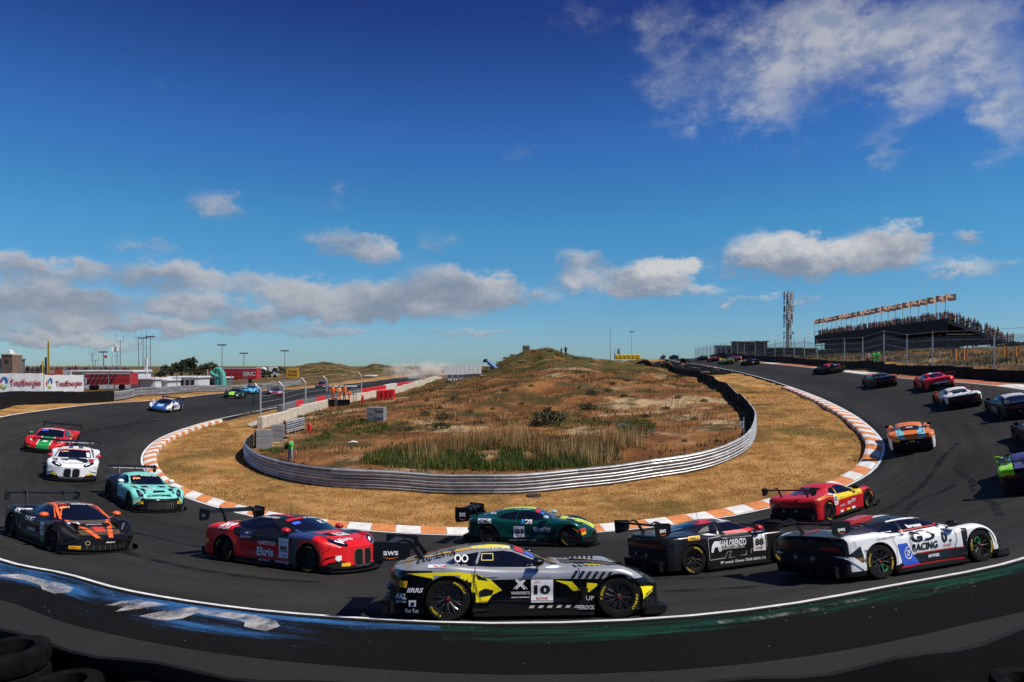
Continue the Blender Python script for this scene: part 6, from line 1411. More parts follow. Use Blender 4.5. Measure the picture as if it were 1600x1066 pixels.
# ---------------------------------------------------------------- infield growth
def blades(name, P, h, wd, lean, tint, mats, kind='stuff'):
    n = len(P); an = rng.random(n)*6.283; dx, dy = np.cos(an)*wd/2, np.sin(an)*wd/2; la = rng.random(n)*6.283; L_ = lean*h*rng.random(n)
    V = np.empty((n, 3, 3)); V[:,0] = np.c_[P[:,0]-dx, P[:,1]-dy, P[:,2]-.03]; V[:,1] = np.c_[P[:,0]+dx, P[:,1]+dy, P[:,2]-.03]; V[:,2] = np.c_[P[:,0]+np.cos(la)*L_, P[:,1]+np.sin(la)*L_, P[:,2]+h]
    me = bpy.data.meshes.new(name); me.vertices.add(n*3); me.vertices.foreach_set('co', V.ravel()); me.loops.add(n*3); me.loops.foreach_set('vertex_index', np.arange(n*3)); me.polygons.add(n); me.polygons.foreach_set('loop_start', np.arange(0, n*3, 3)); me.polygons.foreach_set('loop_total', np.full(n, 3)); me.update()
    at_ = me.attributes.new('tint', 'FLOAT', 'POINT'); at_.data.foreach_set('value', np.repeat(tint, 3)); me.materials.append(mats); o = link(name, me); o['kind'] = kind; return o
def blade_mat(name, stops):
    m = bpy.data.materials.new(name); m.use_nodes = True; nt = m.node_tree; b = nt.nodes['Principled BSDF']; a = nt.nodes.new('ShaderNodeAttribute'); a.attribute_name = 'tint'
    r = nt.nodes.new('ShaderNodeValToRGB'); nt.links.new(a.outputs['Fac'], r.inputs[0]); cr = r.color_ramp; cr.elements[0].color = stops[0]+(1,); cr.elements[1].color = stops[-1]+(1,)
    for i, c in enumerate(stops[1:-1]): e = cr.elements.new((i+1)/(len(stops)-1)); e.color = c+(1,)
    nt.links.new(r.outputs[0], b.inputs['Base Color']); b.inputs['Roughness'].default_value = .9; b.inputs['Specular IOR Level'].default_value = .1; return m
def scatter_poly(poly, n):
    poly = np.array(poly); lo, hi = poly.min(0), poly.max(0); out = np.zeros((0, 2))
    while len(out) < n: q = lo+rng.random((n*2, 2))*(hi-lo); out = np.r_[out, q[inside(poly, q)]]
    return out[:n]
def zs_of(xy): return np.array([gz(float(x), float(y)) for x, y in xy])
M_DGR = blade_mat('dune_grass_blades', [(.032,.026,.010), (.075,.042,.015), (.16,.075,.026), (.27,.14,.05), (.40,.26,.11)])
M_GGR = blade_mat('green_blades', [(.028,.058,.012), (.06,.10,.022), (.12,.14,.04), (.22,.19,.07)])
M_RDS = blade_mat('reed_blades', [(.10,.06,.024), (.22,.13,.05), (.40,.26,.11), (.52,.38,.19)])
ipoly = railpoly
def px_poly(pts): return [tuple(on_ground(x, y))[:2] for x, y in pts]
# general dune grass in patches
q = scatter_poly(ipoly, 90000); q = q[(q[:,1] < 135)]
pat = vnoise(q, 5.0, 11)+vnoise(q, 2.0, 12)*.8+vnoise(q, .9, 17)*.6; q = q[(pat > -.10) & (rng.random(len(q)) < .75)]; q = q[:34000]
pn = vnoise(q, 6.0, 13)+.6*vnoise(q, 1.7, 14); z = zs_of(q); h = (.10+.22*rng.random(len(q)))*(1+.5*(pn > .1)); blades('dune_grass', np.c_[q, z], h, np.full(len(q), .055), .8, np.clip(.46+pn*1.1+rng.normal(0, .16, len(q)), 0, 1), M_DGR)
q = scatter_poly(ipoly, 60000); q = q[(q[:,1] < 140)]; pat = vnoise(q, 4.2, 71)+.9*vnoise(q, 1.5, 72)+.5*vnoise(q, .6, 73); q = q[pat > .34][:9000]; z = zs_of(q)
blades('dark_dune_scrub', np.c_[q, z], .10+.24*rng.random(len(q)), np.full(len(q), .075), .9, np.clip(rng.normal(.3, .2, len(q)), 0, 1), blade_mat('scrub_blades', [(.016,.018,.007), (.035,.036,.013), (.075,.06,.022), (.13,.09,.035)]))
# reeds
rp = px_poly([(555,722),(600,705),(700,692),(800,684),(900,684),(1000,690),(1008,705),(960,722),(900,733),(800,737),(700,735),(610,732)])
q = scatter_poly(rp, 26000); eg = vnoise(q, 3.5, 25)+.7*vnoise(q, 1.2, 26); q = q[eg > -.16+.10*rng.random(len(q))]; g = vnoise(q, 2.5, 15)+.5*vnoise(q, .9, 16); z = zs_of(q); y0 = q[:,1].min(); front = (q[:,1]-y0)/(q[:,1].max()-y0)
gr = (front+g*.5+rng.normal(0, .12, len(q))) < .42
blades('green_reeds', np.c_[q, z][gr], (.25+.5*rng.random(gr.sum()))*(.9+g[gr]*.8), np.full(gr.sum(), .038), .35, np.clip(.35+g[gr]*.8+rng.normal(0, .22, gr.sum()), 0, 1), M_GGR)
dr = ~gr & (rng.random(len(q)) < .6); blades('dry_reeds', np.c_[q, z][dr], (.4+.75*rng.random(dr.sum()))*(.9+g[dr]*.9), np.full(dr.sum(), .034), .3, np.clip(.40+g[dr]*.8+rng.normal(0, .2, dr.sum()), 0, 1), M_RDS)
# greener low growth patches
for pts, n in (([(520,665),(560,655),(600,660),(640,660),(600,675),(540,680)], 2200), ([(470,690),(520,672),(560,672),(500,690)], 700), ([(760,660),(830,640),(900,650),(960,660),(920,690),(800,690)], 2600), ([(960,665),(1010,655),(1030,668),(980,690)], 900), ([(640,600),(700,598),(730,590),(680,602)], 600), ([(735,583),(800,556),(860,549),(880,566),(800,585)], 2600), ([(405,704),(440,698),(445,706),(412,716)], 500)):
    pp = px_poly(pts); n = int(n*1.2); q = scatter_poly(pp, n); pm = vnoise(q, 1.8, 61)+.6*vnoise(q, .7, 62); q = q[pm > -.12]; n = len(q); z = zs_of(q); blades('low_green_growth', np.c_[q, z], .08+.22*rng.random(n), np.full(n, .05), .9, np.clip(rng.normal(.35, .22, n), 0, 1), M_GGR)
# mown verge stubble
vp = [tuple(p)[:2] for p in [off_in(i, -1.35) for i in range(iL, iR, 3)]]+[tuple(p)[:2] for p in reversed([p-Vector((0,0,0)) for p in RAIL[4:-12:3]])]
q = scatter_poly(vp, 60000); q = q[(q[:,1] < 75)]; z = zs_of(q); pn = vnoise(q, 3.0, 21)+.7*vnoise(q, .8, 22); k = rng.random(len(q)) < .75; q, z, pn = q[k], z[k], pn[k]
M_VGR = blade_mat('verge_blades', [(.07,.05,.015), (.20,.105,.032), (.38,.20,.06), (.54,.32,.12)])
blades('verge_grass', np.c_[q, z], .03+.06*rng.random(len(q)), np.full(len(q), .04), 1.2, np.clip(.5+pn*.9+rng.normal(0, .18, len(q)), 0, 1), M_VGR)

def leaf_ball(rx, ry, rz, n, size, seed, hollow=.55):
    r = np.random.default_rng(seed); v = r.normal(size=(n, 3)); v /= np.linalg.norm(v, axis=1)[:, None]; rad = hollow+(1-hollow)*r.random(n)**.5; lump = 1+.28*np.sin(v[:,0]*5+seed)*np.cos(v[:,1]*4+seed*2)+.2*np.sin(v[:,2]*7+seed); P = v*(rad*lump)[:, None]*np.array([rx, ry, rz])
    P[:,2] = np.abs(P[:,2])*.9+rz*.1; m = MB()
    for p in P:
        a = Vector(r.normal(size=3)).normalized(); b = a.orthogonal().normalized(); c = a.cross(b); s = size*(.6+.8*r.random()); P0 = Vector(p)
        m.add([P0-b*s*.5, P0+c*s*.28, P0+b*s*.5, P0-c*s*.28], [(0,1,2,3)])
    return m
M_LEAF = [mat('leaf_dark', (.030,.042,.014), .85, noise=.5, nscale=3), mat('leaf_olive', (.055,.058,.020), .85, noise=.5, nscale=3), mat('leaf_silver', (.20,.20,.14), .85, noise=.4, nscale=3)]
M_BARK = mat('bark', (.06,.045,.03), .9)
SHRUB = [[leaf_ball(.5, .5, .46, 620, .085, 3+k).mesh('foliage', M_LEAF[c]) for k in range(3)] for c in range(3)]
STEM = MB().tube([(0,0,-.1),(.02,0,.2)], [.03,.015], 5).tube([(0,0,-.05),(.12,.05,.25)], [.02,.01], 4).tube([(0,0,-.05),(-.10,-.04,.24)], [.02,.01], 4).mesh('stem', M_BARK)
def shrub(px, py, wpx, c, label, group, k=0, flat=.8):
    p = on_ground(px, py)
    if not p: return
    s = wpx/F*p.y; o = thing('shrub', label, 'shrub', p-Vector((0,0,.03)), R(37*k), group); o.scale = (s, s, s*flat); link('foliage', SHRUB[c][k % 3], o); link('stem', STEM, o); return o
shrub(858, 664, 46, 0, 'large dark green shrub in the middle of the dune', None, 1, 1.35); shrub(838, 666, 24, 0, 'dark shrub leaning against the large one on its left', None, 2, 1.1)
for i, (px, py, w) in enumerate([(664,650,20),(695,655,26),(690,670,30),(688,639,11),(710,624,13),(700,598,10),(735,645,12),(750,663,14),(640,672,14),(667,627,9),(925,617,20),(950,612,14),(958,601,12),(975,620,12),(1040,640,14),(1060,622,12),(980,596,10),(910,590,9),(790,611,12),(830,604,9),(920,640,26),(905,607,9),(1010,652,14),(1085,656,12),(1070,690,10),(1120,690,10),(1040,720,8),(770,640,9),(815,632,10),(600,668,9),(560,680,10),(1100,628,12)]):
    shrub(px, py, w, 0 if i % 3 else 1, 'small dark dune shrub scattered on the infield slope', 'small dune shrubs', i, .95)
for i, (px, py, w) in enumerate([(985,690,18),(1005,683,16),(960,700,20),(1020,675,16),(975,668,22),(940,712,16),(1128,655,10),(1035,690,10)]): shrub(px, py, w, 2, 'silvery grey green shrub right of the reeds', 'silvery shrubs', i, .75)
for i, (px, py, w) in enumerate([(790,556,12),(800,553,10),(835,550,9),(860,549,10),(900,560,10),(780,563,10),(760,572,9),(870,553,8),(925,566,8),(845,560,12),(815,566,10)]): shrub(px, py, w, 1, 'low olive shrub along the crest of the dune', 'crest shrubs', i, .55)
for i, (px, py, w) in enumerate([(428,694,6),(440,690,7),(462,660,10),(470,652,12),(455,662,9),(500,648,9),(530,640,8),(566,635,8),(610,625,8),(645,622,9),(660,618,8),(675,612,8),(690,608,7)]): shrub(px, py, w, 1, 'small green weed tuft along the foot of the concrete wall', 'weeds by the wall', i, .7)
# scraps and a drain cover
p = on_ground(551, 693); m = MB(); m.add([(-.35,-.1,.05),(.1,-.16,.12),(.42,.02,.06),(.2,.18,.14),(-.25,.14,.09),(0,0,.20)], [(0,1,5),(1,2,5),(2,3,5),(3,4,5),(4,0,5)]); o = m.build('litter_sheet', mat('pale_sheet', (.6,.58,.55), .6)); o.location = p; tag(o, 'crumpled pale sheet lying on the bare infield slope', 'litter')
p = on_ground(834, 775); m = MB(); m.lathe([(.001,.05),(.34,.05),(.36,.03),(.36,-.1)], axis='z', n=20)
for k in range(-3, 4): m.box((k*.09, 0, .055), (.03, .55, .02))
o = m.build('drain_cover', mat('iron', (.05,.035,.03), .7, metal=.3)); o.location = p; tag(o, 'dark round drain cover in the verge below the rail', 'drain cover')
# sign on a thin pole behind the right part of the rail
p = on_ground(1162, 682); sg_ = thing('marker_sign', 'small white marker board on a thin pole behind the rail', 'sign', p); Hs = 30/F*p.y
m = MB(); m.tube([(0,0,-.2),(0,0,Hs)], .022, 6); m.build('pole', M_TWHT, sg_); m = MB(); m.box((-.14,-.03,Hs*.62), (.24,.02,.38)); b_ = m.build('board', M_TWHT, sg_); m = MB(); m.box((-.11,-.045,Hs*.66), (.08,.005,.16)); m.box((-.17,-.045,Hs*.55), (.12,.005,.03)); m.build('print', mat('purple_print', (.2,.05,.25), .6), b_)

# ---- tyre marks on the track
M_SKID = bpy.data.materials.new('tyre_mark'); M_SKID.use_nodes = True
def _sk():
    nt = M_SKID.node_tree; b = nt.nodes['Principled BSDF']; b.inputs['Base Color'].default_value = (.007,.007,.007,1); b.inputs['Roughness'].default_value = .7; b.inputs['Specular IOR Level'].default_value = .2; tc = nt.nodes.new('ShaderNodeTexCoord'); n = nt.nodes.new('ShaderNodeTexNoise'); n.inputs['Scale'].default_value = 1.6; n.inputs['Detail'].default_value = 6; nt.links.new(tc.outputs['Object'], n.inputs['Vector']); r = nt.nodes.new('ShaderNodeMapRange'); r.inputs[1].default_value = .36; r.inputs[2].default_value = .66; r.inputs[3].default_value = .0; r.inputs[4].default_value = .75; nt.links.new(n.outputs[0], r.inputs[0]); nt.links.new(r.outputs[0], b.inputs['Alpha'])
_sk()
def skid(pxs, w=.22):
    c = resample(crom([ray_track(x, y)[0] for x, y in pxs], 8), 40); m = MB(); rw = []
    for i, p in enumerate(c):
        t = c[min(i+1, 39)]-c[max(i-1, 0)]; n = Vector((t.y, -t.x, 0)).normalized(); r = []
        for s in (-1, 0, 1):
            q = p+n*s*w/2; h = TRACK_BVH.ray_cast(q+Vector((0,0,5)), Vector((0,0,-1))); r.append((h[0] or q)+Vector((0,0,.012)))
        rw.append(r)
    m.grid(rw); struct(m.build('tyre_mark', M_SKID, fix=False))
for pl in ([(1414,803),(1433,783),(1467,771),(1492,757)], [(1497,735),(1519,752),(1524,768)], [(1532,774),(1552,788),(1562,806)], [(385,600.5),(392,612),(396,632)], [(352,625),(362,633),(380,640)], [(300,700),(230,742),(120,760)], [(560,912),(420,905),(260,880),(130,842)], [(1180,900),(1000,905),(700,902)], [(1500,690),(1470,720),(1440,760),(1380,800)], [(60,690),(150,672),(260,655)], [(120,800),(200,830),(330,858)], [(1120,845),(1230,822),(1330,790)], [(900,925),(1100,922),(1300,905)], [(420,640),(330,662),(240,690)]): skid(pl, .25)
# fresh dark tarmac between the rail and the track on the climb
px_sheet('fresh_tarmac', [[(1037,563),(1062,567.5),(1094,572),(1128,578),(1152,583)], [(1010,570.5),(1050,576),(1075,580),(1100,585),(1128,586)]], M_ASPHD, .10)
# litter of rubber crumbs along the outer edge
r_c = np.random.default_rng(3); m = MB()
for k in range(260):
    s = r_c.uniform(-14, 14); o_ = abs(r_c.normal(0, 1.0))+.1; p = samp_out(s_ap+s, o_)+Vector((0,0,.02)); q = .008+.012*r_c.random(); m.add([p+Vector((-q,0,0)), p+Vector((q,-q,0)), p+Vector((0,q,0)), p+Vector((0,0,q))], [(0,1,3),(1,2,3),(2,0,3)], int(r_c.random() < .3))
o = m.build('rubber_crumbs', [mat('crumb_dark', (.02,.018,.016), .8), mat('crumb_pale', (.22,.20,.18), .8)]); o['kind'] = 'stuff'
# ---------------------------------------------------------------- left background
M_SHEET = mat('white_sheet', (.60, .60, .60), .6, noise=.06, nscale=1); M_TRK = mat('truck_white', (.62, .62, .62), .4, noise=.05, nscale=1); M_TRKR = mat('truck_red', (.42, .015, .02), .4)
def wtext(t, c, ux, uz, w, h, mt, parent, name='lettering', bold=.02, italic=0, nrm=None):
    """flat lettering standing in the plane spanned by ux and uz"""
    vs, fs = text_mesh(t, italic, bold); m = MB(); c = Vector(c); m.add([c+Vector(ux)*u*w+Vector(uz)*v_*h for u, v_ in vs], fs); o = m.build(name, mt, parent, fix=False); o['kind'] = 'stuff'; return o
def gb(px, py, d): p = at(px, py, d); return Vector((p.x, p.y, gz(p.x, p.y)))
# black barrier along the outer edge at the far left
bcur = resample(crom([at(-60,655,45), at(-20,645,50), at(20,636.5,57), at(60,631.5,62), at(110,628.5,67), at(174,625.5,74)], 6), 19)
for i in range(18):
    a, b = gpt(bcur[i]), gpt(bcur[i+1]); d = b-a; mid = (a+b)/2; m = MB(); L_ = math.hypot(d.x, d.y)-.02; rz = math.atan2(d.y, d.x); m.bbox((mid.x, mid.y, mid.z+.50), (L_, .7, 1.15), .06, rz); m.box((mid.x, mid.y, mid.z+1.09), (L_*.9, .5, .06), rz)
    tag(m.build('rubber_barrier', M_TBLK), 'black rubber barrier block at the left track edge, %s from the left' % ordinal(i+1), 'barrier', 'black barrier blocks at the left')
lr = crom([at(176,625,76), at(220,622,84), at(300,615.5,98), at(376,609.5,116), at(470,603,150)], 6)
guard_rail([gpt(p) for p in lr], 'long silver guard rail along the outside of the left straight', nb=3, z0=.1, flip=1, seg=6)
fl = resample(crom([at(-30,612,66), at(35,611,72), at(70,611,76), at(131,611,80), at(180,611,86), at(212,612,92), at(300,608,108), at(390,603,130), at(470,600,160)], 6), 16)
fence([gpt(p) for p in fl], 3.0, (.5, -.5), 'catch fence with bent posts behind the left barriers', 4, .05, M_GALVD, wr=.015)
# two large sponsor banners on that fence
def banner(px0, px1, pyt, pyb, d0, d1, label):
    a, b = at(px0, pyb, d0), at(px1, pyb, d1); zt = (at(px0, pyt, d0).z, at(px1, pyt, d1).z); root = thing('sponsor_banner', label, 'banner', a)
    u = (b-a); u.z = 0; Lx = u.length; ux = u.normalized(); n = Vector((ux.y, -ux.x, 0)); m = MB(); rw = []
    for k in range(13):
        q = a.lerp(b, k/12)-a+n*(.03*math.sin(k*1.9)); rw.append([q, q+Vector((0, 0, (zt[0]-a.z)*(1-k/12)+(zt[1]-b.z)*k/12-.05*math.sin(math.pi*(k % 4)/4)))])
    m.grid(rw); m.build('sheet', M_SHEET, root, smooth=True)
    H = zt[0]-a.z; c = (b-a)*.60+Vector((0, 0, H*.46))+n*.08
    wtext('TotalEnergies', c, ux, (0,0,1), Lx*.68, H*.42, mat('dark_red_print', (.30, .01, .03), .6), root)
    for j, (col, dx, dz, r, a0, a1) in enumerate((((.02,.12,.42), .135, .56, .26, -20, 190), ((.10,.45,.16), .125, .42, .24, 180, 330), ((.75,.45,.02), .10, .42, .20, 200, 260), ((.45,.02,.03), .085, .46, .26, 120, 200))):
        m = MB(); cc = (b-a)*dx+Vector((0,0,H*dz))+n*(.07+.004*j); rr = []
        for k in range(13): an = R(a0+(a1-a0)*k/12); rr.append([cc+ux*math.cos(an)*H*r*.62+Vector((0,0,math.sin(an)*H*r)), cc+ux*math.cos(an)*H*r*.28+Vector((0,0,math.sin(an)*H*r*.5))])
        m.grid(rr); m.build('logo_swirl', mat('logo_%d' % j, col, .6), root)
banner(-3, 68, 583, 613, 70, 72, 'white sponsor banner at the very left edge of the picture'); banner(69, 131, 585.5, 612, 72.5, 78, 'white sponsor banner hanging right of the leftmost one')
def truck_trailer(px0, px1, pyt, pyb, d, mt, label, texts=(), stripes=None):
    a, b = at(px0, pyb, d), at(px1, pyb, d); w = b.x-a.x; H = at(0, pyt, d).z-a.z; g = gz((a.x+b.x)/2, d+1.2); root = thing('truck_trailer', label, 'trailer', ((a.x+b.x)/2, d+1.3, g)); z0 = max(.9, a.z-g)
    m = MB(); m.bbox((0, 0, z0+H/2), (w, 2.5, H), .06); m.build('box_body', mt, root); m = MB(); m.box((0, -1.26, z0+H-.08), (w, .03, .12)); m.build('top_rail', M_TRK, root)
    for x in (-w*.36, -w*.28, w*.30):
        m = MB(); m.lathe([(.001,-.16),(.28,-.16),(.48,-.12),(.5,0),(.48,.12),(.28,.16)], (x, -1.05, .5), n=16); m.build('wheel', M_RUB, root)
    for (t, dx, dz, tw, th, tm) in texts: wtext(t, (dx*w, -1.285, z0+H*dz), (1,0,0), (0,0,1), tw*w, th*H, tm, root)
    if stripes:
        for k in range(6): m = MB(); m.add([(-w*.48+k*w*.10, -1.27, z0+.1), (-w*.42+k*w*.10, -1.27, z0+.1), (-w*.30+k*w*.10, -1.27, z0+H-.2), (-w*.36+k*w*.10, -1.27, z0+H-.2)], [(0,1,2,3)]); m.build('stripe', stripes, root)
    return root
truck_trailer(133, 203, 594, 612, 112, M_TRKR, 'red trailer with dark slanting stripes behind the left fence', (('3', -.49, .35, .05, .5, M_W),), mat('stripe_dark', (.06,.01,.015), .5))
truck_trailer(347, 401, 589, 606, 160, M_TRKR, 'red trailer with white lettering in the middle of the paddock', (('SRC', .28, .48, .36, .36, M_W),), mat('stripe_red2', (.28,.008,.012), .5))
def pavilion(px0, px1, pyt, pyb, d, label, mt=M_TRK, roof=None, openings=0):
    a, b = at(px0, pyb, d), at(px1, pyb, d); w = b.x-a.x; H = at(0, pyt, d).z-a.z; g = gz((a.x+b.x)/2, d); root = thing('paddock_unit', label, 'pavilion', ((a.x+b.x)/2, d+3, min(g, a.z))); H += a.z-min(g, a.z)
    m = MB(); m.box((0, 0, H/2), (w, 6, H)); m.build('wall', mt, root); m = MB(); m.bbox((0, -.2, H+.12), (w+.5, 6.6, .3), .08); m.build('roof', roof or mt, root)
    for k in range(openings): m = MB(); x = -w/2+w*(k+.5)/openings; m.box((x, -3.02, H*.42), (w/openings*.55, .06, H*.8)); m.build('doorway', M_MBLK, root)
    for k in range(int(w/3)): m = MB(); m.box((-w/2+1.5+3*k, -3.03, H*.5), (.05, .05, H)); m.build('panel_seam', M_GALVD, root)
    return root
pavilion(112, 208, 581, 592, 122, 'long white hospitality roof above the striped trailer'); pavilion(204, 240, 593, 612, 118, 'white paddock cabin right of the striped trailer'); pavilion(244, 262, 595, 612, 121, 'small white cabin with rounded roof in the paddock')
pavilion(264, 305, 590.5, 612, 126, 'white marquee with five open curtained bays', openings=5); pavilion(304, 346, 591, 611, 150, 'dark open sided awning beside the white marquee', M_GALVD, M_TRK, 4)
# lorry cab in front of the red trailer
def lorry(px, py, d, w, label):
    p = gb(px, py, d); root = thing('lorry_cab', label, 'lorry', p); s = w
    m = MB(); m.prism([(-1.2,.5),(1.1,.5),(1.2,1.6),(1.0,2.6),(.6,3.1),(-1.2,3.2)], -1.2, 1.2, 'xz'); m.build('cab', M_TRK, root); m = MB(); m.prism([(-.1,1.7),(1.16,1.7),(1.0,2.5),(-.1,2.5)], -1.22, -1.205, 'xz'); m.build('side_window', M_GLASS, root)
    for x in (-.9, .7): m = MB(); m.lathe([(.001,-.16),(.28,-.16),(.48,-.12),(.5,0),(.48,.12),(.28,.16)], (x, -1.1, .5), n=16); m.build('wheel', M_RUB, root)
    return root
lorry(409, 606, 205, 3, 'white lorry cab coupled beside the red lettered trailer'); lorry(428, 605, 208, 3, 'white lorry cab parked right of the red trailer')
# teal inflatable
p = gb(340, 606, 150); H = 25/F*150; tl = thing('inflatable_figure', 'teal inflatable figure bending over beside the red trailer', 'inflatable', p); TEAL = mat('teal_inflatable', (.06, .36, .29), .5)
m = MB(); m.tube([(1.1,0,0),(1.0,0,H*.4),(.9,0,H*.75),(.5,0,H*.98),(-.2,0,H),(-.9,0,H*.86)], [.8,.75,.68,.56,.46,.36], 14); m.build('body', TEAL, tl, smooth=True); m = MB(); m.tube([(.4,-.2,H*.5),(-.7,-.3,H*.62),(-1.5,-.3,H*.82)], [.55,.45,.3], 10); m.build('arm', TEAL, tl, smooth=True); m = MB(); m.tube([(.2,0,0),(.2,0,H*.45)], [.7,.6], 12); m.build('leg', TEAL, tl, smooth=True)
# yellow board
p = gb(457, 602, 185); yb = thing('advertising_board', 'yellow advertising board with dark red print beside the far straight', 'board', p); w = 19/F*185; H = 14/F*185
m = MB(); m.bbox((0,0,H/2+.6), (w,.25,H), .04); m.build('panel', mat('board_yellow', (.72,.42,.01), .5), yb); m = MB(); m.box((0,-.13,H/2+.6), (w*.72,.02,H*.62)); m.build('print_field', mat('board_red', (.30,.05,.02), .5), yb); wtext('PIRELLI', (0,-.15,H/2+.6), (1,0,0), (0,0,1), w*.62, H*.35, mat('board_yellow', (0,0,0)), yb)
for x in (-w*.4, w*.4): m = MB(); m.tube([(x,.1,-.2),(x,.1,H+.4)], .06, 6); m.build('post', M_GALVD, yb)
# masts, flags
def mast(px, pyb, pyt, d, label, r=.06, head=None, arms=0, group=None):
    p = gb(px, pyb, d); H = at(px, pyt, d).z-p.z; root = thing('mast', label, 'mast', p, group=group); m = MB(); m.tube([(0,0,-.3),(0,0,H*.5),(0,0,H)], [r*1.3,r,r*.7], 6); m.build('pole', M_GALVD, root)
    for k in range(arms): m = MB(); z = H*(.97-.12*k); m.tube([(-.7,0,z),(.7,0,z)], .03, 5); m.tube([(-.7+.4*k,0,z),(-.7+.4*k,0,z+1.6)], .025, 5); m.tube([(.6,0,z),(.6,0,z+1.1)], .025, 5); m.build('aerial', M_GALVD, root)
    if head == 'lamp': m = MB(); m.box((0,0,H+.1), (1.6,.4,.25)); m.build('floodlight_head', M_TGRY, root)
    return root
for i, (px, pyt, hd, ar, lab) in enumerate(((145,552,None,1,'thin aerial mast, leftmost of the paddock masts'),(149,562,None,1,'short aerial mast beside the leftmost one'),(161.5,551,'lamp',0,'floodlight mast beside the small striped flag'),(183,548,None,2,'aerial mast behind the white flag'),(188,532,None,1,'thin tall aerial right of the white flag'),
    (216.5,526,None,2,'tall aerial mast left of the floodlight'),(223.5,529,'lamp',0,'tall floodlight mast with a broad head'),(228.5,530,None,0,'thin bare pole next to the broad floodlight'),(235,527,'lamp',1,'tall lattice coloured mast at the right of the cluster'),(347,540,'lamp',0,'lone floodlight mast above the teal figure'),(381,553,'lamp',0,'short floodlight mast above the red trailer'),(445,549,'lamp',0,'street lamp mast left of the yellow board'),(434,575,None,0,'short thin pole beside the far straight'))):
    mast(px, 606, pyt, 128+5*(i % 4), lab, .07, hd, ar)
def flag(px, pyb, pyt, wpx, d, label, mt, hpx=None, pole=True, feather=False, group=None, name='flag', base=None):
    p = base if base is not None else gb(px, pyb, d); H = at(px, pyt, d).z-p.z; w = wpx/F*d; h = (hpx or wpx*.7)/F*d; root = thing(name, label, 'flag', p, group=group)
    m = MB(); m.tube([(0,0,-.2),(0,0,H)], .035, 5); m.build('pole', M_GALVD, root); m = MB(); rw = []
    for k in range(9): x = w*k/8; y = .10*w*math.sin(k*.95+px); z1 = H-.05-(.05*w*math.sin(k*.6)); rw.append([(x, y, z1-h), (x, y+.02, z1-h*.5), (x, y, z1)])
    m.grid(rw); m.build('cloth', mt, root, smooth=True); return root
M_FW = mat('flag_white', (.62,.62,.64), .8); M_FD = mat('flag_dark', (.02,.02,.05), .8); M_FY = mat('flag_yellow', (.62,.42,.03), .8); M_FO = mat('flag_orange', (.72,.25,.06), .8); M_FP = mat('flag_peach', (.72,.36,.18), .8, noise=.3, nscale=2)
flag(175, 606, 541, 10, 130, 'white flag on a pole above the hospitality roof', M_FW, 8); flag(162.5, 606, 555, 5, 130, 'small dark and red flag below a floodlight', mat('flag_red', (.4,.03,.05), .8), 4)
flag(226, 606, 559, 5, 126, 'tall narrow white banner flag among the aerials', M_FW, 24); flag(74, 600, 533, 3.2, 110, 'tall yellow banner flag rising beside the left banners', M_FY, 50); flag(70, 600, 558, 3, 110, 'dark banner flag left of the tall yellow one', M_FD, 26); flag(65.5, 600, 565, 2.6, 110, 'small yellow and black banner flag', M_FY, 18); flag(62.5, 600, 570, 2.4, 110, 'smallest dark banner flag at the left', M_FD, 14); flag(322, 606, 577, 4, 140, 'pale red banner flag in front of the awning', mat('flag_pale', (.5,.30,.28), .8), 18)
# brown tower and small block behind the banners
p = gb(18.5, 600, 150); bt = thing('brick_tower', 'brown rectangular tower with one dark window at the left edge', 'tower', p); H = at(0,555,150).z-p.z; w = 17/F*150
m = MB(); m.box((0,0,H/2), (w,3,H)); m.build('wall', mat('brown_brick', (.17,.115,.085), .85, noise=.2, nscale=3), bt); m = MB(); m.box((0,-1.52,H*.80), (w*.30,.08,H*.10)); m.build('window', M_GLASS, bt); m = MB(); m.bbox((0,0,H+.15), (w*1.06,3.2,.3), .04); m.build('parapet', M_CONC, bt); m = MB(); m.lathe([(.001,.9),(.5,.6),(.6,0)], (-.2,0,H+.3), axis='z', n=10); m.build('roof_vent', M_TRK, bt)
pavilion(-12, 9, 562, 600, 152, 'grey stand block behind the brown tower at the left edge', M_GALVD)
p = gb(92, 592, 120); bb = thing('advertising_board', 'red and orange board above the left banners', 'board', at(93,586,120)); w = 36/F*120
m = MB(); m.box((-w*.18,0,.5),(w*.62,.15,1.0)); m.build('panel', mat('orange_red', (.55,.08,.04), .6), bb); m = MB(); m.box((w*.33,0,.45),(w*.36,.15,.8)); m.build('panel', M_SHEET, bb); wtext('GRU', (-w*.30,-.10,.5), (1,0,0), (0,0,1), w*.2, .6, M_W, bb)
# spectators on the left bank: far-off crowd
def crowd(name, pts, h, cols, seed, kind='stuff'):
    r = np.random.default_rng(seed); m = MB()
    for p in pts:
        x, y, z = p; hh = h*(.85+.3*r.random()); w = .24; mi = int(r.integers(0, len(cols))); rows = []
        for (q, s) in ((0,.6),(.35,.75),(.72,1.0),(.80,.35),(.86,.5),(.95,.5),(1.0,.2)): rows.append([(x+w*s*math.cos(t*1.5708+.78), y+w*s*.7*math.sin(t*1.5708+.78), z+hh*q) for t in range(4)])
        m.grid(rows[:4], mi=mi, close=True); m.grid(rows[3:], mi=len(cols)-1, close=True)
    o = m.build(name, cols, smooth=False, fix=False); o['kind'] = kind; return o
CC = [mat('crowd_a', (.03,.03,.04), .9), mat('crowd_b', (.10,.07,.06), .9), mat('crowd_c', (.22,.20,.19), .9), mat('crowd_d', (.05,.06,.10), .9), mat('crowd_e', (.25,.05,.04), .9), mat('crowd_f', (.03,.03,.03), .9), mat('crowd_skin', (.28,.17,.12), .8)]
r_ = np.random.default_rng(4)
pts = [tuple(at(px, 586-r_.random()*3, 160)) for px in np.linspace(-5, 205, 90)]
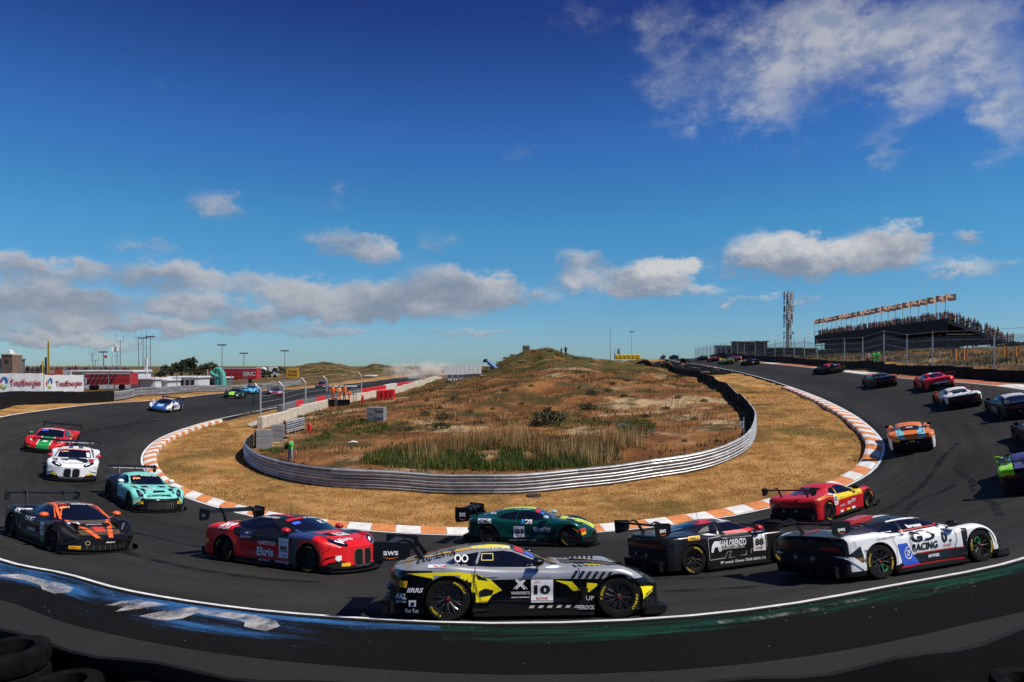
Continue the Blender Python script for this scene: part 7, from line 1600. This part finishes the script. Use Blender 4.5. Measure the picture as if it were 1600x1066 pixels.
crowd('distant_spectators', [(p[0], p[1], p[2]) for p in pts], 1.75, CC, 5)
# dunes behind: rolling ridge with scrub
def ridge(name, prof, d0, depth, seed, mt):
    m = MB(); prof = sorted(prof); xs = np.linspace(prof[0][0], prof[-1][0], 260); f = pchip(prof); rw = []
    r = np.random.default_rng(seed)
    for j, t in enumerate(np.linspace(0, 1, 22)):
        d = d0+depth*t; row = []
        for px in xs:
            top = at(px, f(px), d0+depth*.55); X = (px-800)/F*d; q = np.array([[X, d]]); nz = float(vnoise(q, 9., seed)[0])*1.6+float(vnoise(q, 3.5, seed+1)[0])*.8
            nz += float(vnoise(q, 1.6, seed+2)[0])*.7; base = 1.0; zz = base+(top.z-base)*math.sin(math.pi*min(1, t/1.1+.02))**.8+nz*min(1, 3*t)*.9; row.append((X, d, zz))
        rw.append(row)
    m.grid(rw); o = m.build(name, mt, smooth='all', fix=False); return struct(o)
def dune_far_mat():
    m = bpy.data.materials.new('far_dune'); m.use_nodes = True; nt = m.node_tree; L = nt.links; b = nt.nodes['Principled BSDF']; tc = nt.nodes.new('ShaderNodeTexCoord')
    n = nt.nodes.new('ShaderNodeTexNoise'); n.inputs['Scale'].default_value = .30; n.inputs['Detail'].default_value = 9; n.inputs['Roughness'].default_value = .65; L.new(tc.outputs['Object'], n.inputs['Vector'])
    r = nt.nodes.new('ShaderNodeValToRGB'); L.new(n.outputs[0], r.inputs[0]); cr = r.color_ramp; cr.elements[0].position = .36; cr.elements[0].color = (.028,.032,.012,1); cr.elements[1].position = .68; cr.elements[1].color = (.36,.24,.10,1); e = cr.elements.new(.50); e.color = (.075,.06,.022,1); e = cr.elements.new(.58); e.color = (.20,.12,.045,1)
    L.new(r.outputs[0], b.inputs['Base Color']); b.inputs['Roughness'].default_value = .95; b.inputs['Specular IOR Level'].default_value = .1; return m
M_FDUNE = dune_far_mat()
ridge('dune_hills', [(-40,584),(60,583),(150,582),(230,582),(290,579),(360,582),(400,581),(430,577),(465,571),(500,567.5),(530,571),(560,575),(590,569.5),(620,573),(650,577),(690,575),(720,580),(800,584)], 260, 130, 31, M_FDUNE)
ridge('dune_hills', [(380,588),(440,586),(480,583),(520,578),(545,585),(600,586),(660,584),(730,588)], 215, 50, 37, M_FDUNE)
# trees in front of those dunes
def tree(px, py, wpx, hpx, d, label, seed, group=None):
    p = gb(px, py, d); w = wpx/F*d; H = hpx/F*d; o = thing('tree', label, 'tree', p, group=group); m = MB(); m.tube([(0,0,-.3),(.1,0,H*.3),(0,.1,H*.7)], [w*.06,w*.045,.05], 7)
    for k in range(4): a = k*1.6; m.tube([(.05,0,H*.25),(math.cos(a)*w*.25,math.sin(a)*w*.2,H*.6)], [w*.03,.03], 5)
    m.build('trunk', M_BARK, o)
    m = MB(); r = np.random.default_rng(seed)
    for k in range(9):
        c = np.array([r.normal(0,.24)*w, r.normal(0,.2)*w, H*(.45+.42*r.random())]); b = leaf_ball(w*.26, w*.24, H*.22, 120, w*.13, seed*10+k, .5); m.add([(x+c[0], y+c[1], z+c[2]-H*.1) for x, y, z in b.v], b.f)
    m.build('crown', M_LEAF[0], o); return o
for i, (px, w, h, lab) in enumerate(((268,24,26,'dark bushy tree, leftmost above the marquee'),(283,26,32,'dark bushy tree above the middle of the marquee'),(297,26,36,'tallest dark tree above the marquee'),(322,20,30,'dark tree above the awning'),(337,14,26,'small dark tree behind the teal figure'),(434,10,22,'small dark tree beside the far dune'),(415,18,16,'low dark tree above the lorry cabs'),(392,16,18,'low dark tree above the end of the red trailer'),(370,18,18,'low dark tree above the middle of the red trailer'),(250,16,20,'low dark tree left of the marquee'),(310,18,24,'dark tree between the marquee and the awning'),(448,14,16,'low dark tree right of the small one by the dune'))): tree(px, 606, w, h, 185+6*(i % 3), lab, 50+i)
# white billboard structure seen from behind, on legs
D = 112.; p = at(723, 600, D); z0 = p.z; root = thing('billboard', 'white billboard frame on legs beyond the red barrier row', 'billboard', (p.x, D, z0), R(14)); ztop = at(0,570.5,D).z-z0; zmid = at(0,585,D).z-z0; w = 60/F*D
for k in range(9): m = MB(); m.box((-w/2+w*(k+.5)/9, 0, (ztop+zmid)/2+.1*(k-4)/4), (w/9-.06, .15, ztop-zmid)); m.build('panel', M_SHEET, root)
for k in range(7):
    x = -w/2+w*(k+.5)/7; m = MB(); m.tube([(x-.28,.15,-.2),(x-.28,.15,zmid)], .05, 5); m.tube([(x+.28,.15,-.2),(x+.28,.15,zmid)], .05, 5)
    for j in range(4): m.tube([(x-.28,.15,zmid*(j+.5)/4),(x+.28,.15,zmid*(j+.5)/4)], .03, 4)
    m.build('leg_frame', M_GALVD, root); m = MB(); m.box((x+.62, .2, zmid*.55), (.62,.1,zmid*.8)); m.build('lower_panel', M_SHEET, root)
# blue telehandler
D = 120.; p = at(768, 586, D); th = thing('telehandler', 'blue telescopic handler with raised boom behind the billboard', 'vehicle', (p.x, D, at(0,586,D).z-.1), 0); BLU = mat('machine_blue', (.03,.15,.38), .4); s = D/F
m = MB(); m.prism([(-14*s,3*s),(12*s,3*s),(12*s,7*s),(4*s,9*s),(-10*s,8*s)], -.9, .9, 'xz'); m.build('chassis', BLU, th); m = MB(); m.prism([(-3*s,8*s),(5*s,8*s),(4*s,15*s),(-1*s,15*s)], -.9, .1, 'xz'); m.build('cab', M_GLASS, th); m = MB(); m.tube([(9*s,.4,8*s),(-1*s,.4,18*s),(-8*s,.4,24*s)], [.5,.42,.32], 6); m.build('boom', BLU, th); m = MB(); m.tube([(-7*s,.4,23*s),(-10*s,.4,24*s),(-13*s,.4,21*s)], [.35,.3,.2], 6); m.build('boom_head', M_MBLK, th)
for x in (-9*s, 8*s): m = MB(); m.lathe([(.001,-.2),(.35,-.2),(.58,-.15),(.6,0),(.58,.15),(.35,.2)], (x,-1.0,3*s), n=14); m.build('wheel', M_RUB, th)
# dust over the far braking zone
def dust(name, px, py, d, rx, ry, rz, dens):
    m = MB(); rw = []
    for k in range(9):
        a = -math.pi/2+math.pi*k/8; rw.append([(rx*math.cos(a)*math.cos(t*math.pi/8), ry*math.cos(a)*math.sin(t*math.pi/8), rz*math.sin(a)) for t in range(16)])
    m.grid(rw, close=True); o = m.build(name, [], smooth=True); o.location = at(px, py, d); mt = bpy.data.materials.new(name); mt.use_nodes = True; nt = mt.node_tree; nt.nodes.clear(); out = nt.nodes.new('ShaderNodeOutputMaterial'); pv = nt.nodes.new('ShaderNodeVolumePrincipled'); pv.inputs['Color'].default_value = (.97,.93,.86,1)
    tc = nt.nodes.new('ShaderNodeTexCoord'); n = nt.nodes.new('ShaderNodeTexNoise'); n.inputs['Scale'].default_value = .35; n.inputs['Detail'].default_value = 4; nt.links.new(tc.outputs['Object'], n.inputs['Vector']); mr = nt.nodes.new('ShaderNodeMapRange'); mr.inputs[1].default_value = .46; mr.inputs[2].default_value = .72; mr.inputs[3].default_value = 0; mr.inputs[4].default_value = dens
    # fade to nothing at the rim of the puff
    mp = nt.nodes.new('ShaderNodeVectorMath'); mp.operation = 'MULTIPLY'; mp.inputs[1].default_value = (1/rx, 1/ry, 1/rz); nt.links.new(tc.outputs['Object'], mp.inputs[0]); ln = nt.nodes.new('ShaderNodeVectorMath'); ln.operation = 'LENGTH'; nt.links.new(mp.outputs[0], ln.inputs[0]); f = nt.nodes.new('ShaderNodeMapRange'); f.inputs[1].default_value = 1; f.inputs[2].default_value = .2; f.inputs[3].default_value = 0; f.inputs[4].default_value = 1; nt.links.new(ln.outputs['Value'], f.inputs[0])
    mu = nt.nodes.new('ShaderNodeMath'); mu.operation = 'MULTIPLY'; nt.links.new(n.outputs[0], mr.inputs[0]); nt.links.new(mr.outputs[0], mu.inputs[0]); nt.links.new(f.outputs[0], mu.inputs[1]); nt.links.new(mu.outputs[0], pv.inputs['Density']); nt.links.new(pv.outputs[0], out.inputs['Volume']); o.data.materials.append(mt); tag(o, 'pale dust hanging over the far end of the left straight', 'dust', kind='stuff')
dust('dust_cloud', 660, 582, 190, 12, 6, 4.0, .9)
# small far structures by the dust
pavilion(571, 582, 588, 600, 190, 'small white kiosk beyond the red barrier row'); pavilion(600, 612, 590, 599, 205, 'tiny grey hut near the dust at the far end', M_GREY); pavilion(560, 574, 591, 599, 215, 'tiny red and white hut beside the kiosk', M_TRKR)

# ---------------------------------------------------------------- right background
rb = resample(crom([at(1720,592,45), at(1660,585.5,48), at(1600,581,52), at(1500,577,61), at(1381,572.5,80), at(1250,566,115), at(1165,559.5,160), at(1110,556.5,215)], 6), 49)
for i in range(48):
    a, b = gpt(rb[i]), gpt(rb[i+1]); d = b-a; mid = (a+b)/2; m = MB(); L_ = math.hypot(d.x, d.y)-.02; rz = math.atan2(d.y, d.x); hh = .92 if mid.y < 120 else 1.1; m.bbox((mid.x, mid.y, mid.z+hh/2-.1), (L_, .5, hh+.1), .05, rz); m.box((mid.x-math.sin(rz)*-.26*0, mid.y, mid.z+hh*.62), (L_*.98, .53, .04), rz)
    tag(m.build('rubber_barrier', M_TBLK), 'black rubber barrier block outside the right bend, %s from the right edge' % ordinal(i+1), 'barrier', 'black barrier blocks at the right')
fr = []
for px, py, d in ((1640,583,51),(1553.6,565,58),(1457,565,68),(1417,564,76),(1381,563,84),(1348,562,92),(1319.5,561,100),(1277,559,112),(1257,558,120),(1241,557,128),(1225,556.5,136),(1211,556,144),(1195,555,152),(1180,554.5,160),(1163,554,168),(1152,553.5,176),(1143,553,184),(1134,552.5,190),(1126,552,196),(1118,552,202),(1110,552,208),(1104,552,213),(1098,552,218),(1092,552,223),(1086,552,228)):
    p = at(px, py, d); fr.append(Vector((p.x, p.y, gz(p.x, p.y))))
fh = [2.6+.012*p.y for p in fr]
fence(fr, 3.9, (-.35, -.7), 'tall catch fence with bent tops behind the right barriers', 5, .06, M_GALV, mesh=M_MESH, wr=.014)
# bank of rough grass behind the fence
q = np.array([(p.x+1.5+rng.random()*14, p.y+rng.random()*8-2) for p in fr[:14] for _ in range(260)]); z = zs_of(q); blades('bank_grass', np.c_[q, z], .25+.5*rng.random(len(q)), np.full(len(q), .14), .6, np.clip(rng.normal(.45,.25,len(q)),0,1), blade_mat('bank_blades', [(.03,.035,.012), (.09,.075,.025), (.22,.16,.055), (.36,.26,.10)]))
# grandstand seen from behind
D0, D1 = 132., 205.; xa, xb = at(1480,0,D0).x, at(1274,0,D1).x; ztopv = at(0,497,D0).z; zg = gz(xa, D0)
gs = thing('grandstand', 'long dark grandstand on scaffolding seen from behind on the right', 'grandstand', (xa, D0, zg)); Hh = ztopv-zg; Lg = math.hypot(xb-xa, D1-D0); ang = math.atan2(D1-D0, xb-xa); gs.rotation_euler = (0, 0, ang-math.pi/2)
# local frame: +y along the stand away from the camera, +x towards the track (front, low side)
dp = 11.; M_STEEL = mat('stand_steel', (.03,.03,.032), .6, metal=.4); M_STD = mat('stand_dark', (.012,.012,.014), .8); nrow = 14
for k in range(nrow):
    z = Hh-(Hh-1.8)*k/(nrow-1); x = dp*k/(nrow-1); m = MB(); m.box((x+.6, Lg/2, z-.06), (dp/nrow-.1, Lg, .1)); m.box((x+.1, Lg/2, z-.25), (.06, Lg, .42)); m.build('seat_tier', M_STD, gs)
m = MB(); m.box((-.15, Lg/2, Hh-1.4), (.12, Lg, 2.4)); m.build('back_panel', M_STD, gs)
m = MB(); m.tube([(-.1,0,Hh+1.0),(-.1,Lg,Hh+1.0)], .05, 5); m.build('back_handrail', M_STEEL, gs)
for k in range(15):
    y = Lg*k/14; m = MB(); m.tube([(-.1,y,Hh-.5),(-.1,y,Hh+1.0)], .04, 5); m.build('rail_post', M_STEEL, gs)
    m = MB(); m.prism([(0,Hh-.2),(dp,1.6),(dp,1.1),(0,Hh-1.0)], y-.08, y+.08, 'xz'); 
    for x in (0, dp*.33, dp*.66, dp-.3): zt_ = Hh-(Hh-1.6)*x/dp-.5; m.tube([(x,y,-1),(x,y,zt_)], .09, 5)
    m.tube([(0,y,0),(dp*.33,y,(Hh-(Hh-1.6)*.33)-.6)], .06, 5); m.tube([(dp*.33,y,0),(dp*.66,y,(Hh-(Hh-1.6)*.66)-.6)], .06, 5); m.tube([(0,y,Hh*.5),(dp*.5,y,Hh*.5)], .06, 5)
    m.build('scaffold_bay', M_STEEL, gs)
m = MB(); m.box((dp*.4, Lg/2, 1.2), (dp*.7, Lg*.98, .1)); m.build('underside_screen', M_STD, gs); m = MB(); m.box((2.5, Lg/2, 2.4), (.1, Lg*.99, 4.4)); m.build('rear_screen', M_STD, gs)
m = MB(); m.tube([(-.1,-.05,Hh+.2),(dp+.5,-.05,1.9)], .06, 6); m.build('stair_rail', M_STEEL, gs)
Mw = Matrix.Translation((xa, D0, zg)) @ Matrix.Rotation(ang-math.pi/2, 4, 'Z'); pts = []
for k in range(nrow):
    z = Hh-(Hh-1.8)*k/(nrow-1); x = dp*k/(nrow-1)
    for j in range(int(Lg/.75)):
        if (k < 3 and r_.random() < .85) or (j < 4 and r_.random() < .9): pts.append(tuple(Mw @ Vector((x+.5+r_.random()*.3, .3+j*.75+r_.random()*.3, z-(.25 if r_.random() < .5 else 0)))))
crowd('grandstand_crowd', pts, 1.6, CC, 8)
for k in range(22):
    t = k/21; t = 1-(1-t)**1.0; px = 1273+(1481-1273)*k/21; y = Lg*(1-k/21); p = Mw @ Vector((-.3, y, Hh-.5)); pr = pix(p)
    root = flag(0, 0, 0, 1, 1, 'peach orange flag in the row above the grandstand', M_FP, group='flags above the grandstand', base=p) if False else None
    H = 5.0; fo = thing('flag', 'peach orange flag above the grandstand, %s from the left' % ordinal(k+1), 'flag', p, group='flags above the grandstand'); m = MB(); m.tube([(0,0,0),(0,0,H)], .04, 5); m.build('pole', M_GALVD, fo); m = MB(); rw = []
    for j in range(7): x = 1.9*j/6; yy = .15*math.sin(j*1.1+k*1.7); dz = .06*math.sin(j*.9+k); rw.append([(x, yy, H-1.25+dz), (x, yy+.03, H-.6+dz), (x, yy, H-.03+dz)])
    m.grid(rw); m.build('cloth', M_FP, fo, smooth=True); m = MB(); m.box((.9, .0, H-.62), (.8, .36, .3)); m.build('print', M_FW, fo)
# telecom mast
p = gb(1232, 556, 190); D = 190.; H = at(0,452,D).z-p.z; tm = thing('telecom_mast', 'tall lattice telecom mast with white panel antennas left of the grandstand', 'mast', p); s = D/F
m = MB()
for k in range(3): a = k*2.094; m.tube([(.75*math.cos(a),.75*math.sin(a),-.3),(.55*math.cos(a),.55*math.sin(a),H*.93)], .10, 6)
for j in range(22):
    z0, z1 = H*.93*j/22, H*.93*(j+1)/22; rr = .72-.2*j/22
    for k in range(3): a, b = k*2.094, (k+1)*2.094; m.tube([(rr*math.cos(a),rr*math.sin(a),z0),(rr*math.cos(b),rr*math.sin(b),z1)], .05, 4); m.tube([(rr*math.cos(a),rr*math.sin(a),z1),(rr*math.cos(b),rr*math.sin(b),z1)], .04, 4)
m.build('lattice', M_GALVD, tm); m = MB(); m.tube([(0,0,H*.9),(0,0,H)], .05, 5); m.build('spike', M_GALVD, tm)
m = MB(); m.tube([(0,0,0),(0,0,H*.92)], .30, 8); m.build('cable_core', M_TGRY, tm)
for j, (z, n, hh) in enumerate(((.90,6,2.2),(.80,4,.8),(.70,6,2.0),(.58,5,1.6),(.50,4,1.0),(.44,3,.9),(.33,2,.8),(.27,3,.9))):
    for k in range(n): a = k*6.283/n+j; m = MB(); m.bbox((1.15*math.cos(a),1.15*math.sin(a),H*z), (.30,.30,hh), .05, a); m.tube([(.5*math.cos(a),.5*math.sin(a),H*z),(1.1*math.cos(a),1.1*math.sin(a),H*z)], .05, 4); m.build('antenna_panel', M_TWHT if (k+j) % 3 else M_TGRY, tm)
# dark building and wall beyond the fence on the hill
def box_building(px0, px1, pyt, pyb, d, label, mt, roofm, win=0):
    a, b = at(px0, pyb, d), at(px1, pyb, d); w = b.x-a.x; g = gz((a.x+b.x)/2, d); H = at(0,pyt,d).z-g; root = thing('trackside_building', label, 'building', ((a.x+b.x)/2, d+2, g)); m = MB(); m.box((0,0,H/2-.2), (w,4,H+.2)); m.build('wall', mt, root); m = MB(); m.bbox((0,-.2,H+.1), (w+.6,4.8,.35), .06); m.build('roof', roofm, root)
    for k in range(win): m = MB(); x = -w/2+w*(k+.5)/win; m.box((x,-2.03,H*.6), (w/win*.6,.08,H*.35)); m.build('window', M_GLASS, root)
box_building(1150, 1199, 534.5, 556, 192, 'olive brown flat roofed building behind the hill fence', mat('olive_wall', (.10,.085,.06), .85), M_GALVD, 3); box_building(1122, 1150, 541, 555, 212, 'low grey stand building left of the olive one', M_GALVD, M_GALVD, 4); box_building(1200, 1250, 545, 556, 178, 'long low dark shed behind the hill fence', mat('dark_wall', (.05,.04,.035), .9), M_STD); box_building(1246, 1275, 546, 558, 165, 'low brown shed below the grandstand end', mat('brown_wall', (.10,.06,.045), .9), M_STD)
for i, (px, w, h) in enumerate(((1285,18,16),(1300,14,13),(1070,14,12),(1255,12,12),(1590,30,18),(1565,20,14))): tree(px, 556 if px < 1500 else 545, w, h, 150 if px < 1200 or px > 1500 else 130, ('dark bush under the left end of the grandstand', 'small bush beside the grandstand scaffolding', 'dark bush on the crest left of the hill fence', 'dark bush beside the brown shed', 'dark tree at the right edge behind the grandstand', 'dark tree at the foot of the grandstand stairs')[i], 80+i)
# marshals behind the right barrier
for i, (px, top, lab) in enumerate(((1356, (.45,.30,.28), 'person in red and white behind the right barrier'), (1364, (.06,.45,.08), 'person in green vest behind the right barrier, left of two'), (1371.5, (.06,.50,.08), 'person in green vest behind the right barrier, right of two'))):
    p = at(px, 561, 88); p.z = gz(p.x, p.y); person('person', 0, 0, 21 if i else 23, lab, top, (.25,.03,.03) if i == 0 else (.06,.40,.08), yaw=R(180), base=p, pose='rail')
for i, (px, pyt, lab) in enumerate(((1491,545,'orange feather flag behind the fence, leftmost of four'), (1506,544,'orange feather flag behind the fence, second of four'), (1568,540,'orange feather flag behind the fence, third of four'), (1587,540,'orange feather flag behind the fence, rightmost of four'))): flag(px, 566, pyt, 6, 70, lab, mat('feather_orange', (.80,.30,.015), .7), 18)
# crest: yellow barrier, marshal hut, poles
p = gb(980, 561, 200)
for k in range(6): px = 964+6.6*k; m = MB(); w = 6.4/F*200; q = at(px, 561, 200); m.bbox((q.x, 200, q.z+.55), (w, .6, 1.35), .08); m.box((q.x, 199.66, q.z+.6), (w*.3, .08, .5)); tag(m.build('barrier_block', mat('barrier_yellow', (.72,.46,.01), .5)), 'yellow plastic barrier block on the hill crest, %s from the left' % ordinal(k+1), 'barrier', 'yellow barrier blocks on the crest')
q = at(964, 561, 205); hut = thing('marshal_post', 'small marshal stand on the crest beside the yellow barriers', 'stand', q); s = 205/F
m = MB(); m.box((0,0,8*s), (9*s,1.5,.12)); m.build('deck', M_GALVD, hut); m = MB(); m.box((2.5*s,-.2,12*s), (3.2*s,.6,8*s)); m.build('cabin', M_TGRY, hut); m = MB(); m.box((3*s,-.55,13*s), (1.4*s,.05,3*s)); m.build('sign', M_TWHT, hut)
for x in (-4*s, 4*s): m = MB(); m.tube([(x,0,-.5),(x,0,15*s)], .06, 5); m.build('post', M_GALVD, hut)
m = MB(); m.box((-1*s,-.4,4.5*s), (6*s,.5,4*s)); m.build('orange_panel', M_FO, hut)
mast(953.5, 563, 509, 190, 'tall thin pole on the crest above the yellow barriers', .07); mast(987, 561, 519, 215, 'thin lamp pole right of the tall crest pole', .05, 'lamp')
p = on_ground(822, 549); m = MB(); s = p.y/F; m.bbox((0,0,4*s), (11*s,1.2,10*s), .05); m.box((0,-.62,6*s), (6*s,.05,2*s)); o = m.build('concrete_bunker', mat('bunker', (.17,.16,.11), .9, noise=.2)); o.location = p; tag(o, 'small square concrete block on top of the dune', 'block')
p = at(947, 559.5, 150); m = MB(); m.bbox((0,0,.35), (.8,.8,.9), .05); m.tube([(0,0,.7),(0,0,1.5)], .05, 5); o = m.build('white_box', M_TWHT); o.location = (p.x, p.y, gz(p.x, p.y)); tag(o, 'small white box at the dune end beside the rail', 'box')

# ---------------------------------------------------------------- tyre wall in front of the camera
M_TYRE = mat('old_tyre', (.0055,.0055,.0055), .9, noise=.5, nscale=8, bump=.5, bscale=15, spec=.06)
m = MB(); m.lathe([(.20,-.10),(.26,-.115),(.33,-.09),(.345,-.04),(.345,.04),(.33,.09),(.26,.115),(.20,.10),(.19,0),(.20,-.10)], axis='z', n=28); TY = m.mesh('tyre', M_TYRE, smooth=45)
for sd in (-1, 1):
    for k in range(6):
        x = sd*(3.55+.70*k); y = 5.85+.046*x*x-(.25 if sd > 0 else 0); loose = sd < 0 and k == 2
        for j in range(6 if loose else 5):
            o = link('tyre', TY); o.location = (x+.02*math.sin(k*5+j*3), y+.02*math.cos(k*3+j*7), ZC-4.0+.115+.222*j-.10); o.rotation_euler = (.02*math.sin(k+j), .02*math.cos(k*2+j), k)
            tag(o, 'loose black tyre lying on the stacks in the bottom left corner' if j == 5 else 'black tyre, %s from the ground in the %s stack of the bottom %s corner' % (ordinal(j+1), ordinal(k+1), 'left' if sd < 0 else 'right'), 'tyre', None if j == 5 else 'tyre stacks at the bottom')
m = MB(); rw = []
for k in range(41):
    x = -7.6+15.2*k/40; y = 6.32+.046*x*x; z1 = ZC-2.92+.03*math.sin(k*1.3); rw.append([(x, y+.03, ZC-4.2), (x, y+.03, z1), (x, y, z1+.01), (x, y-.03, z1), (x, y-.03, ZC-4.2)])
m.grid(rw); tag(m.build('rubber_belt', M_TBLK), 'long black rubber belt edging the tyre stacks at the bottom', 'barrier belt')
